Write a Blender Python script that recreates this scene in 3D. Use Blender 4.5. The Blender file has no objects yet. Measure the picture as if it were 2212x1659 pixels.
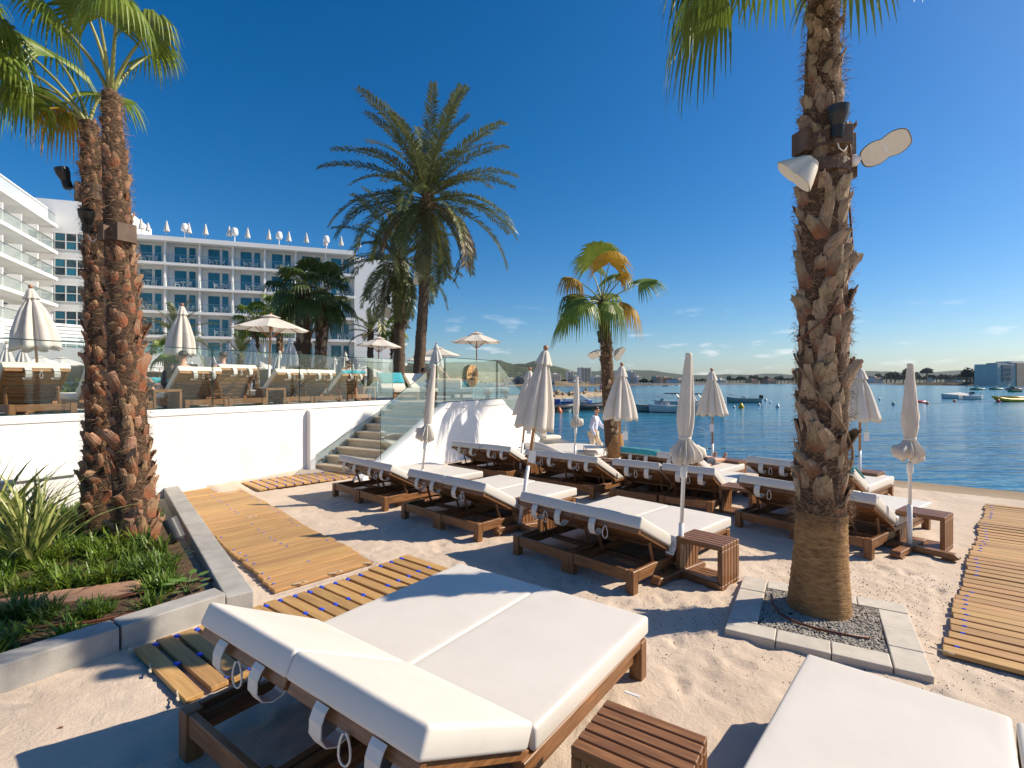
import bpy, bmesh, math, random
from mathutils import Vector as V, Matrix, noise
RN = random.Random(11)
sc = bpy.context.scene
COL = sc.collection
rad = math.radians
pi = math.pi

# ------------------------------------------------------------------ camera, sky, sun, exposure
cd = bpy.data.cameras.new('camera'); cam = bpy.data.objects.new('camera', cd); COL.objects.link(cam)
cd.sensor_width = 36.0; cd.lens = 36.0 * 1100 / 2212; cd.shift_y = -4.0 / 2212
cd.clip_start = 0.05; cd.clip_end = 20000
cam.location = (0, 0, 2.0); cam.rotation_euler = (pi / 2, 0, 0)
sc.camera = cam
SUN_EL = rad(37.8); SUN_AZ = math.atan2(0.992, 0.125)          # azimuth clockwise from +Y
w = bpy.data.worlds.new('World'); sc.world = w; w.use_nodes = True
nt = w.node_tree; nt.nodes.clear()
wo = nt.nodes.new('ShaderNodeOutputWorld'); bg = nt.nodes.new('ShaderNodeBackground')
sky = nt.nodes.new('ShaderNodeTexSky'); sky.sky_type = 'NISHITA'; sky.sun_disc = False
sky.sun_elevation = SUN_EL; sky.sun_rotation = SUN_AZ
sky.air_density = 1.0; sky.dust_density = 0.7; sky.ozone_density = 6.0; sky.altitude = 0
hs = nt.nodes.new('ShaderNodeHueSaturation'); hs.inputs['Saturation'].default_value = 1.32; hs.inputs['Value'].default_value = 1.0
nt.links.new(sky.outputs[0], hs.inputs['Color'])
# small fair-weather clouds low over the horizon
tc = nt.nodes.new('ShaderNodeTexCoord'); mp = nt.nodes.new('ShaderNodeMapping'); mp.inputs['Scale'].default_value = (9, 9, 34)
cn = nt.nodes.new('ShaderNodeTexNoise'); cn.inputs['Scale'].default_value = 1.6; cn.inputs['Detail'].default_value = 5
cr = nt.nodes.new('ShaderNodeValToRGB'); cr.color_ramp.elements[0].position = 0.60; cr.color_ramp.elements[1].position = 0.80
sx = nt.nodes.new('ShaderNodeSeparateXYZ')
er = nt.nodes.new('ShaderNodeValToRGB'); er.color_ramp.elements[0].position = 0.03; er.color_ramp.elements[1].position = 0.16
er.color_ramp.elements[0].color = (1, 1, 1, 1); er.color_ramp.elements[1].color = (0.0, 0.0, 0.0, 1)
mm = nt.nodes.new('ShaderNodeMath'); mm.operation = 'MULTIPLY'
m2 = nt.nodes.new('ShaderNodeMath'); m2.operation = 'MULTIPLY'; m2.inputs[1].default_value = 0.75
mx = nt.nodes.new('ShaderNodeMix'); mx.data_type = 'RGBA'; mx.inputs[7].default_value = (10.5, 10.2, 10.2, 1)
L = nt.links.new
L(tc.outputs['Generated'], mp.inputs['Vector']); L(mp.outputs[0], cn.inputs['Vector']); L(cn.outputs['Fac'], cr.inputs[0])
L(tc.outputs['Generated'], sx.inputs[0]); L(sx.outputs['Z'], er.inputs[0])
L(cr.outputs[0], mm.inputs[0]); L(er.outputs[0], mm.inputs[1]); L(mm.outputs[0], m2.inputs[0])
L(m2.outputs[0], mx.inputs[0]); L(hs.outputs[0], mx.inputs[6]); L(mx.outputs[2], bg.inputs['Color'])
L(bg.outputs[0], wo.inputs['Surface']); bg.inputs['Strength'].default_value = 0.080
sl = bpy.data.lights.new('sun', 'SUN'); sl.energy = 4.3; sl.angle = rad(0.53); sl.color = (1.0, 0.875, 0.705)
so = bpy.data.objects.new('sun', sl); COL.objects.link(so)
SD = V((0.992 * math.cos(SUN_EL), 0.125 * math.cos(SUN_EL), math.sin(SUN_EL))).normalized()
so.rotation_euler = SD.to_track_quat('Z', 'Y').to_euler()
vs = sc.view_settings; vs.view_transform = 'Standard'; vs.look = 'None'; vs.exposure = 0.62; vs.gamma = 1
vs.use_curve_mapping = False
sc.cycles.use_denoising = True
sc.cycles.max_bounces = 8; sc.cycles.transparent_max_bounces = 16; sc.cycles.diffuse_bounces = 3; sc.cycles.glossy_bounces = 3

# ------------------------------------------------------------------ helpers
def sm(a, b, x):
    t = min(1, max(0, (x - a) / (b - a))); return t * t * (3 - 2 * t)
def lerp(a, b, t): return a + (b - a) * t
def pw(x, pts):
    if x <= pts[0][0]: return pts[0][1]
    for (a, b), (c, d) in zip(pts, pts[1:]):
        if x <= c: return b + (d - b) * (x - a) / (c - a)
    return pts[-1][1]
class MB:
    def __init__(s): s.v = []; s.f = []
    def add(s, vs, fs):
        n = len(s.v); s.v += [tuple(p) for p in vs]; s.f += [tuple(i + n for i in f) for f in fs]; return s
    def box(s, x0, y0, z0, x1, y1, z1, M=None):
        vs = [V((x, y, z)) for z in (z0, z1) for y in (y0, y1) for x in (x0, x1)]
        if M: vs = [M @ p for p in vs]
        return s.add(vs, [(0, 2, 3, 1), (4, 5, 7, 6), (0, 1, 5, 4), (2, 6, 7, 3), (0, 4, 6, 2), (1, 3, 7, 5)])
    def prism(s, poly, a, b, axis='x', M=None):
        """poly in the plane across axis, extruded from a to b"""
        def mk(p, t):
            q = {'x': (t, p[0], p[1]), 'y': (p[0], t, p[1]), 'z': (p[0], p[1], t)}[axis]; q = V(q)
            return M @ q if M else q
        n = len(poly)
        return s.add([mk(p, a) for p in poly] + [mk(p, b) for p in poly],
                     [tuple(range(n))[::-1], tuple(range(n, 2 * n))] + [(i, (i + 1) % n, n + (i + 1) % n, n + i) for i in range(n)])
    def tube(s, pts, r, n=8, cap=True, M=None):
        pts = [V(p) for p in pts]; m = len(pts); rs = r if isinstance(r, (list, tuple)) else [r] * m
        vs = []; prev = None
        for i, p in enumerate(pts):
            t = (pts[min(i + 1, m - 1)] - pts[max(i - 1, 0)]).normalized()
            if prev is None:
                a = V((0, 0, 1)) if abs(t.z) < 0.9 else V((1, 0, 0)); u = t.cross(a).normalized()
            else:
                u = (prev - t * prev.dot(t)).normalized()
            prev = u; q = t.cross(u)
            for k in range(n):
                an = 2 * pi * k / n; c = p + (u * math.cos(an) + q * math.sin(an)) * rs[i]
                vs.append(M @ c if M else c)
        fs = [(i * n + k, i * n + (k + 1) % n, (i + 1) * n + (k + 1) % n, (i + 1) * n + k) for i in range(m - 1) for k in range(n)]
        if cap: fs += [tuple(range(n))[::-1], tuple(range((m - 1) * n, m * n))]
        return s.add(vs, fs)
    def lathe(s, prof, n=16, M=None, fn=None, cap=True):
        vs = []
        for j, (r, z) in enumerate(prof):
            for k in range(n):
                a = 2 * pi * k / n; rr, zz = (fn(r, z, a, j) if fn else (r, z))
                p = V((rr * math.cos(a), rr * math.sin(a), zz)); vs.append(M @ p if M else p)
        m = len(prof)
        fs = [(j * n + k, j * n + (k + 1) % n, (j + 1) * n + (k + 1) % n, (j + 1) * n + k) for j in range(m - 1) for k in range(n)]
        if cap: fs += [tuple(range(n))[::-1], tuple(range((m - 1) * n, m * n))]
        return s.add(vs, fs)
    def ball(s, c, rx, ry=None, rz=None, n=12, m=8):
        ry = ry or rx; rz = rz or rx; c = V(c)
        M = Matrix.Translation(c) @ Matrix.Diagonal((rx, ry, rz, 1))
        return s.lathe([(math.sin(pi * j / m) + 1e-4, -math.cos(pi * j / m)) for j in range(m + 1)], n, M)
    def ribbon(s, pts, wv, th=0.004, M=None):
        """a flat band along pts, wv = width vector, th = thickness"""
        pts = [V(p) for p in pts]; wv = V(wv); m = len(pts); vs = []
        for i, p in enumerate(pts):
            t = (pts[min(i + 1, m - 1)] - pts[max(i - 1, 0)]).normalized(); nn = t.cross(wv).normalized() * th / 2
            for q in (p - wv / 2 - nn, p + wv / 2 - nn, p + wv / 2 + nn, p - wv / 2 + nn): vs.append(M @ q if M else q)
        fs = [(i * 4 + k, i * 4 + (k + 1) % 4, i * 4 + 4 + (k + 1) % 4, i * 4 + 4 + k) for i in range(m - 1) for k in range(4)]
        return s.add(vs, fs + [(3, 2, 1, 0), (m * 4 - 4, m * 4 - 3, m * 4 - 2, m * 4 - 1)])
    def mesh(s, name, mat, smooth=False, bevel=0, seg=1):
        me = bpy.data.meshes.new(name); me.from_pydata(s.v, [], s.f)
        if bevel:
            bm = bmesh.new(); bm.from_mesh(me)
            ed = [e for e in bm.edges if len(e.link_faces) == 2 and e.calc_face_angle(0) > 0.5]
            bmesh.ops.bevel(bm, geom=ed, offset=bevel, segments=seg, affect='EDGES', profile=0.5, clamp_overlap=True)
            bm.to_mesh(me); bm.free()
        if smooth: me.polygons.foreach_set('use_smooth', [True] * len(me.polygons))
        if mat: me.materials.append(mat)
        me.update(); return me
    def build(s, name, mat, parent=None, smooth=False, bevel=0, seg=1, loc=None):
        return ob(name, s.mesh(name, mat, smooth, bevel, seg), parent, loc)
def ob(name, data, parent=None, loc=None, rotz=0):
    o = bpy.data.objects.new(name, data); COL.objects.link(o)
    if parent: o.parent = parent
    if loc is not None: o.location = loc
    if rotz: o.rotation_euler = (0, 0, rotz)
    return o
def tag(o, label=None, cat=None, group=None, kind=None):
    if label: o['label'] = label
    if cat: o['category'] = cat
    if group: o['group'] = group
    if kind: o['kind'] = kind
    return o
def thing(name, label, cat, loc=(0, 0, 0), rotz=0, group=None):
    o = bpy.data.objects.new(name, None); COL.objects.link(o); o.empty_display_size = 0.1
    o.location = loc; o.rotation_euler = (0, 0, rotz); return tag(o, label, cat, group)
def dup(o, parent=None):
    c = o.copy(); COL.objects.link(c); c.parent = parent
    for ch in list(o.children): dup(ch, c)
    return c
def Tm(loc=(0, 0, 0), rz=0, sc_=1): return Matrix.Translation(V(loc)) @ Matrix.Rotation(rz, 4, 'Z') @ Matrix.Scale(sc_, 4)
ORD = ['first', 'second', 'third', 'fourth', 'fifth', 'sixth', 'seventh', 'eighth', 'ninth', 'tenth', 'eleventh', 'twelfth', 'thirteenth',
       'fourteenth', 'fifteenth', 'sixteenth', 'seventeenth', 'eighteenth', 'nineteenth', 'twentieth']

# ------------------------------------------------------------------ materials
def pm(name, c1, c2=None, scale=5.0, rough=0.6, bump=0.0, bscale=40.0, stretch=(1, 1, 1), rnd=0.0, metal=0.0, spec=0.5,
       detail=4, trans=0.0, lo=0.35, hi=0.65, sheen=0, huer=0.0, c3=None, bdist=0.01, space='Object'):
    m = bpy.data.materials.new(name); m.use_nodes = True; t = m.node_tree; N = t.nodes; K = t.links.new
    b = N['Principled BSDF']; out = N['Material Output']
    b.inputs['Roughness'].default_value = rough; b.inputs['Metallic'].default_value = metal
    b.inputs['Specular IOR Level'].default_value = spec
    if sheen: b.inputs['Sheen Weight'].default_value = sheen
    tcx = N.new('ShaderNodeTexCoord'); oi = N.new('ShaderNodeObjectInfo')
    mpx = N.new('ShaderNodeMapping'); mpx.inputs['Scale'].default_value = stretch; K(tcx.outputs[space], mpx.inputs['Vector'])
    ml = N.new('ShaderNodeMath'); ml.operation = 'MULTIPLY'; ml.inputs[1].default_value = 37.0; K(oi.outputs['Random'], ml.inputs[0])
    col = None
    if c2:
        nz = N.new('ShaderNodeTexNoise'); nz.noise_dimensions = '4D'; nz.inputs['Scale'].default_value = scale; nz.inputs['Detail'].default_value = detail
        K(mpx.outputs[0], nz.inputs['Vector']); K(ml.outputs[0], nz.inputs['W'])
        rp = N.new('ShaderNodeValToRGB'); e = rp.color_ramp.elements
        e[0].position = lo; e[0].color = (*c1, 1); e[1].position = hi; e[1].color = (*c2, 1)
        if c3: q = e.new((lo + hi) / 2); q.color = (*c3, 1)
        K(nz.outputs['Fac'], rp.inputs[0]); col = rp.outputs[0]
    else:
        rg = N.new('ShaderNodeRGB'); rg.outputs[0].default_value = (*c1, 1); col = rg.outputs[0]
    if rnd or huer:
        h = N.new('ShaderNodeHueSaturation'); mr = N.new('ShaderNodeMapRange')
        mr.inputs['To Min'].default_value = 1 - rnd; mr.inputs['To Max'].default_value = 1 + rnd; K(oi.outputs['Random'], mr.inputs['Value'])
        K(mr.outputs[0], h.inputs['Value']); K(col, h.inputs['Color']); col = h.outputs[0]
        if huer:
            mh = N.new('ShaderNodeMapRange'); mh.inputs['To Min'].default_value = 0.5 - huer; mh.inputs['To Max'].default_value = 0.5 + huer
            fr = N.new('ShaderNodeMath'); fr.operation = 'FRACT'; K(ml.outputs[0], fr.inputs[0]); K(fr.outputs[0], mh.inputs['Value']); K(mh.outputs[0], h.inputs['Hue'])
    K(col, b.inputs['Base Color'])
    if bump:
        nb = N.new('ShaderNodeTexNoise'); nb.inputs['Scale'].default_value = bscale; nb.inputs['Detail'].default_value = 5
        K(mpx.outputs[0], nb.inputs['Vector'])
        bp = N.new('ShaderNodeBump'); bp.inputs['Strength'].default_value = bump; bp.inputs['Distance'].default_value = bdist
        K(nb.outputs['Fac'], bp.inputs['Height']); K(bp.outputs[0], b.inputs['Normal'])
    if trans:
        tr = N.new('ShaderNodeBsdfTranslucent'); K(col, tr.inputs['Color'])
        mxs = N.new('ShaderNodeMixShader'); mxs.inputs[0].default_value = trans
        K(b.outputs[0], mxs.inputs[1]); K(tr.outputs[0], mxs.inputs[2]); K(mxs.outputs[0], out.inputs['Surface'])
    return m
def glass(name, tint, base=0.06, rough=0.0):
    m = bpy.data.materials.new(name); m.use_nodes = True; t = m.node_tree; N = t.nodes; K = t.links.new; N.clear()
    o = N.new('ShaderNodeOutputMaterial'); tr = N.new('ShaderNodeBsdfTransparent'); tr.inputs[0].default_value = (*tint, 1)
    gl = N.new('ShaderNodeBsdfGlossy'); gl.inputs['Roughness'].default_value = rough; gl.inputs[0].default_value = (0.9, 0.97, 0.95, 1)
    fr = N.new('ShaderNodeFresnel'); fr.inputs[0].default_value = 1.45
    ad = N.new('ShaderNodeMath'); ad.operation = 'MULTIPLY_ADD'; ad.inputs[1].default_value = 0.42; ad.inputs[2].default_value = base * 0.3
    mi = N.new('ShaderNodeMixShader'); K(fr.outputs[0], ad.inputs[0]); K(ad.outputs[0], mi.inputs[0]); K(tr.outputs[0], mi.inputs[1]); K(gl.outputs[0], mi.inputs[2])
    K(mi.outputs[0], o.inputs['Surface']); return m
M = {}
M['fabric'] = pm('mattress_fabric', (0.66, 0.615, 0.545), (0.70, 0.655, 0.585), 3, 0.5, 0.22, 7, spec=0.4, bdist=0.012)
M['strap'] = pm('strap_white', (0.66, 0.62, 0.55), (0.72, 0.68, 0.61), 20, 0.6, 0.1, 300)
M['ivory'] = pm('ivory_fabric', (0.78, 0.70, 0.55), (0.83, 0.76, 0.62), 4, 0.55, 0.1, 200, bdist=0.002)
M['canvas'] = pm('parasol_canvas', (0.73, 0.675, 0.59), (0.79, 0.735, 0.655), 6, 0.8, 0.15, 120, trans=0.22, bdist=0.003)
M['canvas_far'] = pm('parasol_canvas_white', (0.72, 0.70, 0.66), (0.78, 0.76, 0.72), 3, 0.8, rnd=0.06, trans=0.2)
W1, W2, W3 = (0.125, 0.052, 0.019), (0.31, 0.145, 0.055), (0.215, 0.096, 0.036)
for ax, st in (('x', (0.7, 9, 9)), ('y', (9, 0.7, 9)), ('z', (9, 9, 0.7))):
    M['teak_' + ax] = pm('teak_' + ax, W1, W2, 7, 0.42, 0.25, 10, st, 0.12, detail=7, lo=0.28, hi=0.72, c3=W3, bdist=0.004)
    M['teakl_' + ax] = pm('light_teak_' + ax, (0.22, 0.10, 0.035), (0.42, 0.21, 0.08), 7, 0.5, 0.25, 10, st, 0.12, detail=7, lo=0.28, hi=0.72, bdist=0.004)
M['pine'] = pm('boardwalk_pine', (0.33, 0.175, 0.062), (0.55, 0.335, 0.13), 4, 0.62, 0.35, 7, (0.7, 11, 11), 0.15, detail=8, lo=0.25, hi=0.75, c3=(0.46, 0.265, 0.098), huer=0.006, bdist=0.004)
M['pole_wood'] = pm('parasol_pole_wood', (0.30, 0.125, 0.035), (0.42, 0.19, 0.06), 9, 0.35, stretch=(9, 9, 0.6), rnd=0.15)
M['finial'] = pm('finial_wood', (0.33, 0.15, 0.085), (0.42, 0.21, 0.12), 20, 0.35)
M['white_paint'] = pm('white_painted_metal', (0.78, 0.765, 0.74), None, rough=0.35)
M['black'] = pm('black_metal', (0.012, 0.012, 0.013), None, rough=0.35)
M['blue'] = pm('blue_clip_plastic', (0.02, 0.07, 0.62), None, rough=0.35)
M['rope'] = pm('rope', (0.50, 0.43, 0.30), (0.62, 0.55, 0.42), 60, 0.9, 0.4, 300)
M['wall'] = pm('white_render', (0.70, 0.675, 0.64), (0.81, 0.80, 0.78), 1.6, 0.85, 0.5, 26, (1, 1, 0.6), lo=0.22, hi=0.5, detail=8, bdist=0.006)
M['hotelwall'] = pm('hotel_white_render', (0.80, 0.79, 0.765), (0.85, 0.84, 0.825), 0.35, 0.85, 0.15, 20)
M['concrete'] = pm('stair_concrete', (0.52, 0.42, 0.29), (0.62, 0.52, 0.38), 9, 0.85, 0.4, 90, lo=0.25, hi=0.75)
M['kerb'] = pm('grey_kerb_stone', (0.30, 0.285, 0.255), (0.42, 0.40, 0.365), 7, 0.8, 0.35, 80, rnd=0.08, lo=0.25, hi=0.75, bdist=0.006)
M['slab'] = pm('beige_kerb_slab', (0.47, 0.42, 0.35), (0.60, 0.55, 0.47), 11, 0.85, 0.5, 120, rnd=0.05, lo=0.25, hi=0.75, bdist=0.006)
M['deck'] = pm('terrace_paving', (0.30, 0.26, 0.21), (0.40, 0.36, 0.30), 0.8, 0.8, 0.2, 30)
M['soil'] = pm('dark_soil', (0.045, 0.026, 0.013), (0.17, 0.10, 0.05), 14, 0.95, 1.0, 45, lo=0.3, hi=0.75, bdist=0.03)
M['brickpath'] = pm('red_step_stone', (0.30, 0.155, 0.09), (0.42, 0.25, 0.16), 16, 0.85, 0.4, 120, lo=0.25, hi=0.75)
M['pipe'] = pm('brown_pipe', (0.10, 0.032, 0.016), (0.14, 0.05, 0.025), 10, 0.5)
M['glass'] = glass('balustrade_glass', (0.962, 0.985, 0.978))
M['glassedge'] = pm('glass_edge', (0.012, 0.05, 0.042), None, rough=0.2)
M['steel'] = pm('brushed_steel', (0.42, 0.40, 0.37), None, rough=0.3, metal=1.0)
M['boot'] = None
M['fibre'] = pm('palm_fibre', (0.13, 0.072, 0.035), (0.30, 0.20, 0.115), 30, 0.9, rnd=0.1, lo=0.3, hi=0.7)
M['trunk'] = pm('palm_trunk_core', (0.055, 0.030, 0.016), (0.16, 0.09, 0.05), 26, 0.95, 1.0, 60, (1, 1, 2.0), lo=0.3, hi=0.7, bdist=0.03)
M['datetrunk'] = pm('date_palm_bark', (0.060, 0.037, 0.020), (0.19, 0.13, 0.085), 15, 0.95, 1.0, 22, (1, 1, 2.2), lo=0.3, hi=0.7, bdist=0.06)
M['leaf'] = pm('fan_palm_leaf', (0.11, 0.18, 0.022), (0.21, 0.265, 0.036), 7, 0.42, rnd=0.18, trans=0.35, huer=0.012, lo=0.3, hi=0.7)
M['leafy'] = pm('yellowing_palm_leaf', (0.36, 0.22, 0.02), (0.50, 0.30, 0.03), 7, 0.5, rnd=0.12, trans=0.35, lo=0.3, hi=0.7)
M['leafd'] = pm('dark_fan_palm_leaf', (0.045, 0.08, 0.018), (0.10, 0.14, 0.03), 7, 0.42, rnd=0.2, trans=0.25, lo=0.3, hi=0.7)
M['petiole'] = pm('palm_petiole', (0.19, 0.22, 0.06), (0.30, 0.29, 0.09), 8, 0.45, rnd=0.15)
M['date'] = pm('date_palm_leaflets', (0.085, 0.108, 0.034), (0.185, 0.20, 0.07), 2.2, 0.38, rnd=0.2, trans=0.25, huer=0.01, lo=0.3, hi=0.7)
M['datedry'] = pm('dry_date_palm_leaflets', (0.13, 0.10, 0.045), (0.22, 0.165, 0.08), 2.5, 0.5, rnd=0.2, trans=0.2, lo=0.3, hi=0.7)
M['flax'] = pm('striped_flax_leaf', (0.13, 0.19, 0.04), (0.46, 0.46, 0.15), 26, 0.4, stretch=(3.2, 1, 0.05), rnd=0.15, trans=0.2, lo=0.42, hi=0.58)
M['grassl'] = pm('lilyturf_leaf', (0.06, 0.13, 0.015), (0.19, 0.27, 0.03), 9, 0.4, rnd=0.25, trans=0.3, huer=0.02, lo=0.3, hi=0.7)
M['weed'] = pm('weed_leaf', (0.10, 0.22, 0.03), (0.16, 0.28, 0.05), 20, 0.45, rnd=0.1, trans=0.3)
M['bush'] = pm('bush_leaf', (0.05, 0.085, 0.012), (0.13, 0.16, 0.022), 3, 0.5, rnd=0.2, trans=0.25, lo=0.3, hi=0.7)
M['cream'] = pm('speaker_cream_plastic', (0.72, 0.66, 0.53), (0.76, 0.70, 0.58), 30, 0.5)
M['rust'] = pm('brown_mount_steel', (0.085, 0.05, 0.03), (0.14, 0.085, 0.05), 12, 0.6, 0.2, 60)
M['signwood'] = pm('golden_sign_wood', (0.40, 0.23, 0.08), (0.58, 0.37, 0.15), 6, 0.4, stretch=(1, 1, 9))
M['rib'] = pm('dark_rubber', (0.05, 0.05, 0.052), (0.08, 0.08, 0.085), 4, 0.45)
M['towel'] = pm('turquoise_towel', (0.02, 0.30, 0.36), (0.04, 0.40, 0.46), 14, 0.95, 0.5, 300, sheen=0.3)
M['skin'] = pm('skin', (0.50, 0.26, 0.16), (0.56, 0.31, 0.20), 12, 0.5)
M['hair'] = pm('dark_hair', (0.016, 0.010, 0.007), (0.035, 0.02, 0.012), 60, 0.5, 0.4, 200)
M['shirt'] = pm('pale_blue_shirt', (0.55, 0.60, 0.78), (0.66, 0.71, 0.86), 9, 0.8, 0.5, 16, bdist=0.03)
M['chino'] = pm('beige_trousers', (0.60, 0.51, 0.37), (0.68, 0.59, 0.45), 9, 0.8, 0.4, 16, bdist=0.03)
M['navy'] = pm('navy_shirt', (0.010, 0.013, 0.03), (0.02, 0.025, 0.05), 9, 0.8, 0.4, 18)
M['purple'] = pm('violet_shirt', (0.17, 0.17, 0.45), (0.22, 0.22, 0.52), 9, 0.8, 0.4, 18)
M['grey'] = pm('grey_cladding', (0.25, 0.265, 0.28), (0.30, 0.315, 0.33), 0.5, 0.6)
M['teal'] = pm('tinted_window_glass', (0.008, 0.11, 0.18), (0.025, 0.20, 0.28), 3.0, 0.06, 0, 1, (6, 6, 0.15), rnd=0.35, spec=0.8, lo=0.3, hi=0.7)
M['darkglass'] = pm('dark_window_glass', (0.012, 0.035, 0.05), (0.03, 0.075, 0.10), 1.2, 0.05, rnd=0.5, spec=0.8)
M['gravel'] = pm('gravel_stone', (0.25, 0.225, 0.185), (0.56, 0.51, 0.43), 60, 0.9, 0.3, 200, lo=0.3, hi=0.7)
M['speck'] = pm('dark_seed', (0.02, 0.013, 0.008), None, rough=0.9)

def sand_mat():
    m = pm('beach_sand', (0.56, 0.45, 0.345), (0.63, 0.52, 0.415), 1.6, 0.95, 0, lo=0.3, hi=0.7); t = m.node_tree; N = t.nodes; K = t.links.new
    b = N['Principled BSDF']; b.inputs['Specular IOR Level'].default_value = 0.15
    tcx = N.new('ShaderNodeTexCoord'); h = None
    for scl, amp in ((9, 0.016), (38, 0.006), (170, 0.0028), (700, 0.0012)):
        nz = N.new('ShaderNodeTexNoise'); nz.inputs['Scale'].default_value = scl; nz.inputs['Detail'].default_value = 4; nz.inputs['Roughness'].default_value = 0.6
        nz.inputs['Distortion'].default_value = 0.6 if scl < 100 else 0
        K(tcx.outputs['Object'], nz.inputs['Vector'])
        mu = N.new('ShaderNodeMath'); mu.operation = 'MULTIPLY'; mu.inputs[1].default_value = amp; K(nz.outputs['Fac'], mu.inputs[0])
        if h is None: h = mu.outputs[0]
        else:
            ad = N.new('ShaderNodeMath'); ad.operation = 'ADD'; K(h, ad.inputs[0]); K(mu.outputs[0], ad.inputs[1]); h = ad.outputs[0]
    bp = N.new('ShaderNodeBump'); bp.inputs['Strength'].default_value = 0.8; bp.inputs['Distance'].default_value = 1.0
    K(h, bp.inputs['Height']); K(bp.outputs[0], b.inputs['Normal'])
    # damp sand towards the water line
    sp = N.new('ShaderNodeSeparateXYZ'); K(tcx.outputs['Object'], sp.inputs[0])
    mr = N.new('ShaderNodeMapRange'); mr.inputs['From Min'].default_value = -0.60; mr.inputs['From Max'].default_value = -0.50
    K(sp.outputs['Z'], mr.inputs['Value'])
    src = b.inputs['Base Color'].links[0].from_socket
    mi = N.new('ShaderNodeMix'); mi.data_type = 'RGBA'; mi.inputs[6].default_value = (0.26, 0.19, 0.115, 1)
    K(mr.outputs[0], mi.inputs[0]); K(src, mi.inputs[7]); K(mi.outputs[2], b.inputs['Base Color'])
    return m
M['sand'] = sand_mat()
def water_mat():
    m = bpy.data.materials.new('sea_water'); m.use_nodes = True; t = m.node_tree; N = t.nodes; K = t.links.new
    b = N['Principled BSDF']; b.inputs['Roughness'].default_value = 0.10; b.inputs['IOR'].default_value = 1.33
    g = N.new('ShaderNodeNewGeometry'); mp1 = N.new('ShaderNodeMapping'); mp1.inputs['Rotation'].default_value = (0, 0, rad(-12)); mp1.inputs['Scale'].default_value = (0.16, 0.9, 1)
    K(g.outputs['Position'], mp1.inputs['Vector'])
    n1 = N.new('ShaderNodeTexNoise'); n1.inputs['Scale'].default_value = 2.6; n1.inputs['Detail'].default_value = 3; K(mp1.outputs[0], n1.inputs['Vector'])
    n2 = N.new('ShaderNodeTexNoise'); n2.inputs['Scale'].default_value = 0.55; n2.inputs['Detail'].default_value = 2; K(mp1.outputs[0], n2.inputs['Vector'])
    n4 = N.new('ShaderNodeTexNoise'); n4.inputs['Scale'].default_value = 6; n4.inputs['Detail'].default_value = 2; K(mp1.outputs[0], n4.inputs['Vector'])
    a1 = N.new('ShaderNodeMath'); a1.operation = 'MULTIPLY'; a1.inputs[1].default_value = 0.075; K(n1.outputs['Fac'], a1.inputs[0])
    a2 = N.new('ShaderNodeMath'); a2.operation = 'MULTIPLY_ADD'; a2.inputs[1].default_value = 0.22; K(n2.outputs['Fac'], a2.inputs[0]); K(a1.outputs[0], a2.inputs[2])
    a4 = N.new('ShaderNodeMath'); a4.operation = 'MULTIPLY_ADD'; a4.inputs[1].default_value = 0.03; K(n4.outputs['Fac'], a4.inputs[0]); K(a2.outputs[0], a4.inputs[2])
    bp = N.new('ShaderNodeBump'); bp.inputs['Strength'].default_value = 1.0; bp.inputs['Distance'].default_value = 1.0; K(a4.outputs[0], bp.inputs['Height']); K(bp.outputs[0], b.inputs['Normal'])
    # seagrass beds and open sand below give dark and light patches
    mp2 = N.new('ShaderNodeMapping'); mp2.inputs['Scale'].default_value = (0.012, 0.05, 1); K(g.outputs['Position'], mp2.inputs['Vector'])
    n3 = N.new('ShaderNodeTexNoise'); n3.inputs['Scale'].default_value = 1.0; n3.inputs['Detail'].default_value = 4; K(mp2.outputs[0], n3.inputs['Vector'])
    rp = N.new('ShaderNodeValToRGB'); e = rp.color_ramp.elements; e[0].position = 0.38; e[0].color = (0.012, 0.080, 0.155, 1); e[1].position = 0.62; e[1].color = (0.028, 0.185, 0.255, 1)
    K(n3.outputs['Fac'], rp.inputs[0]); K(rp.outputs[0], b.inputs['Base Color'])
    return m
M['water'] = water_mat()
def boot_mat(name='palm_leaf_base', ca=(0.19, 0.125, 0.07), cb=(0.40, 0.30, 0.195), th=(0.13, 0.19), cr_=(0.20, 0.075, 0.032)):
    m = pm(name, ca, cb, 24, 0.8, 0.5, 40, (3, 3, 0.5), 0.22, lo=0.25, hi=0.75, huer=0.012, bdist=0.01)
    t = m.node_tree; N = t.nodes; K = t.links.new; b = N['Principled BSDF']
    tcx = N.new('ShaderNodeTexCoord'); sp = N.new('ShaderNodeSeparateXYZ'); K(tcx.outputs['Object'], sp.inputs[0])
    nz = N.new('ShaderNodeTexNoise'); nz.inputs['Scale'].default_value = 14; K(tcx.outputs['Object'], nz.inputs['Vector'])
    oi = N.new('ShaderNodeObjectInfo')
    ad = N.new('ShaderNodeMath'); ad.operation = 'MULTIPLY_ADD'; ad.inputs[1].default_value = 0.12; K(nz.outputs['Fac'], ad.inputs[0]); K(sp.outputs['Z'], ad.inputs[2])
    a2 = N.new('ShaderNodeMath'); a2.operation = 'MULTIPLY_ADD'; a2.inputs[1].default_value = 0.10; K(oi.outputs['Random'], a2.inputs[0]); K(ad.outputs[0], a2.inputs[2])
    mr = N.new('ShaderNodeMapRange'); mr.inputs['From Min'].default_value = th[0]; mr.inputs['From Max'].default_value = th[1]; K(a2.outputs[0], mr.inputs['Value'])
    src = b.inputs['Base Color'].links[0].from_socket
    mi = N.new('ShaderNodeMix'); mi.data_type = 'RGBA'; mi.inputs[6].default_value = (*cr_, 1)
    K(mr.outputs[0], mi.inputs[0]); K(src, mi.inputs[7]); K(mi.outputs[2], b.inputs['Base Color']); return m
M['boot'] = boot_mat()
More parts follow.
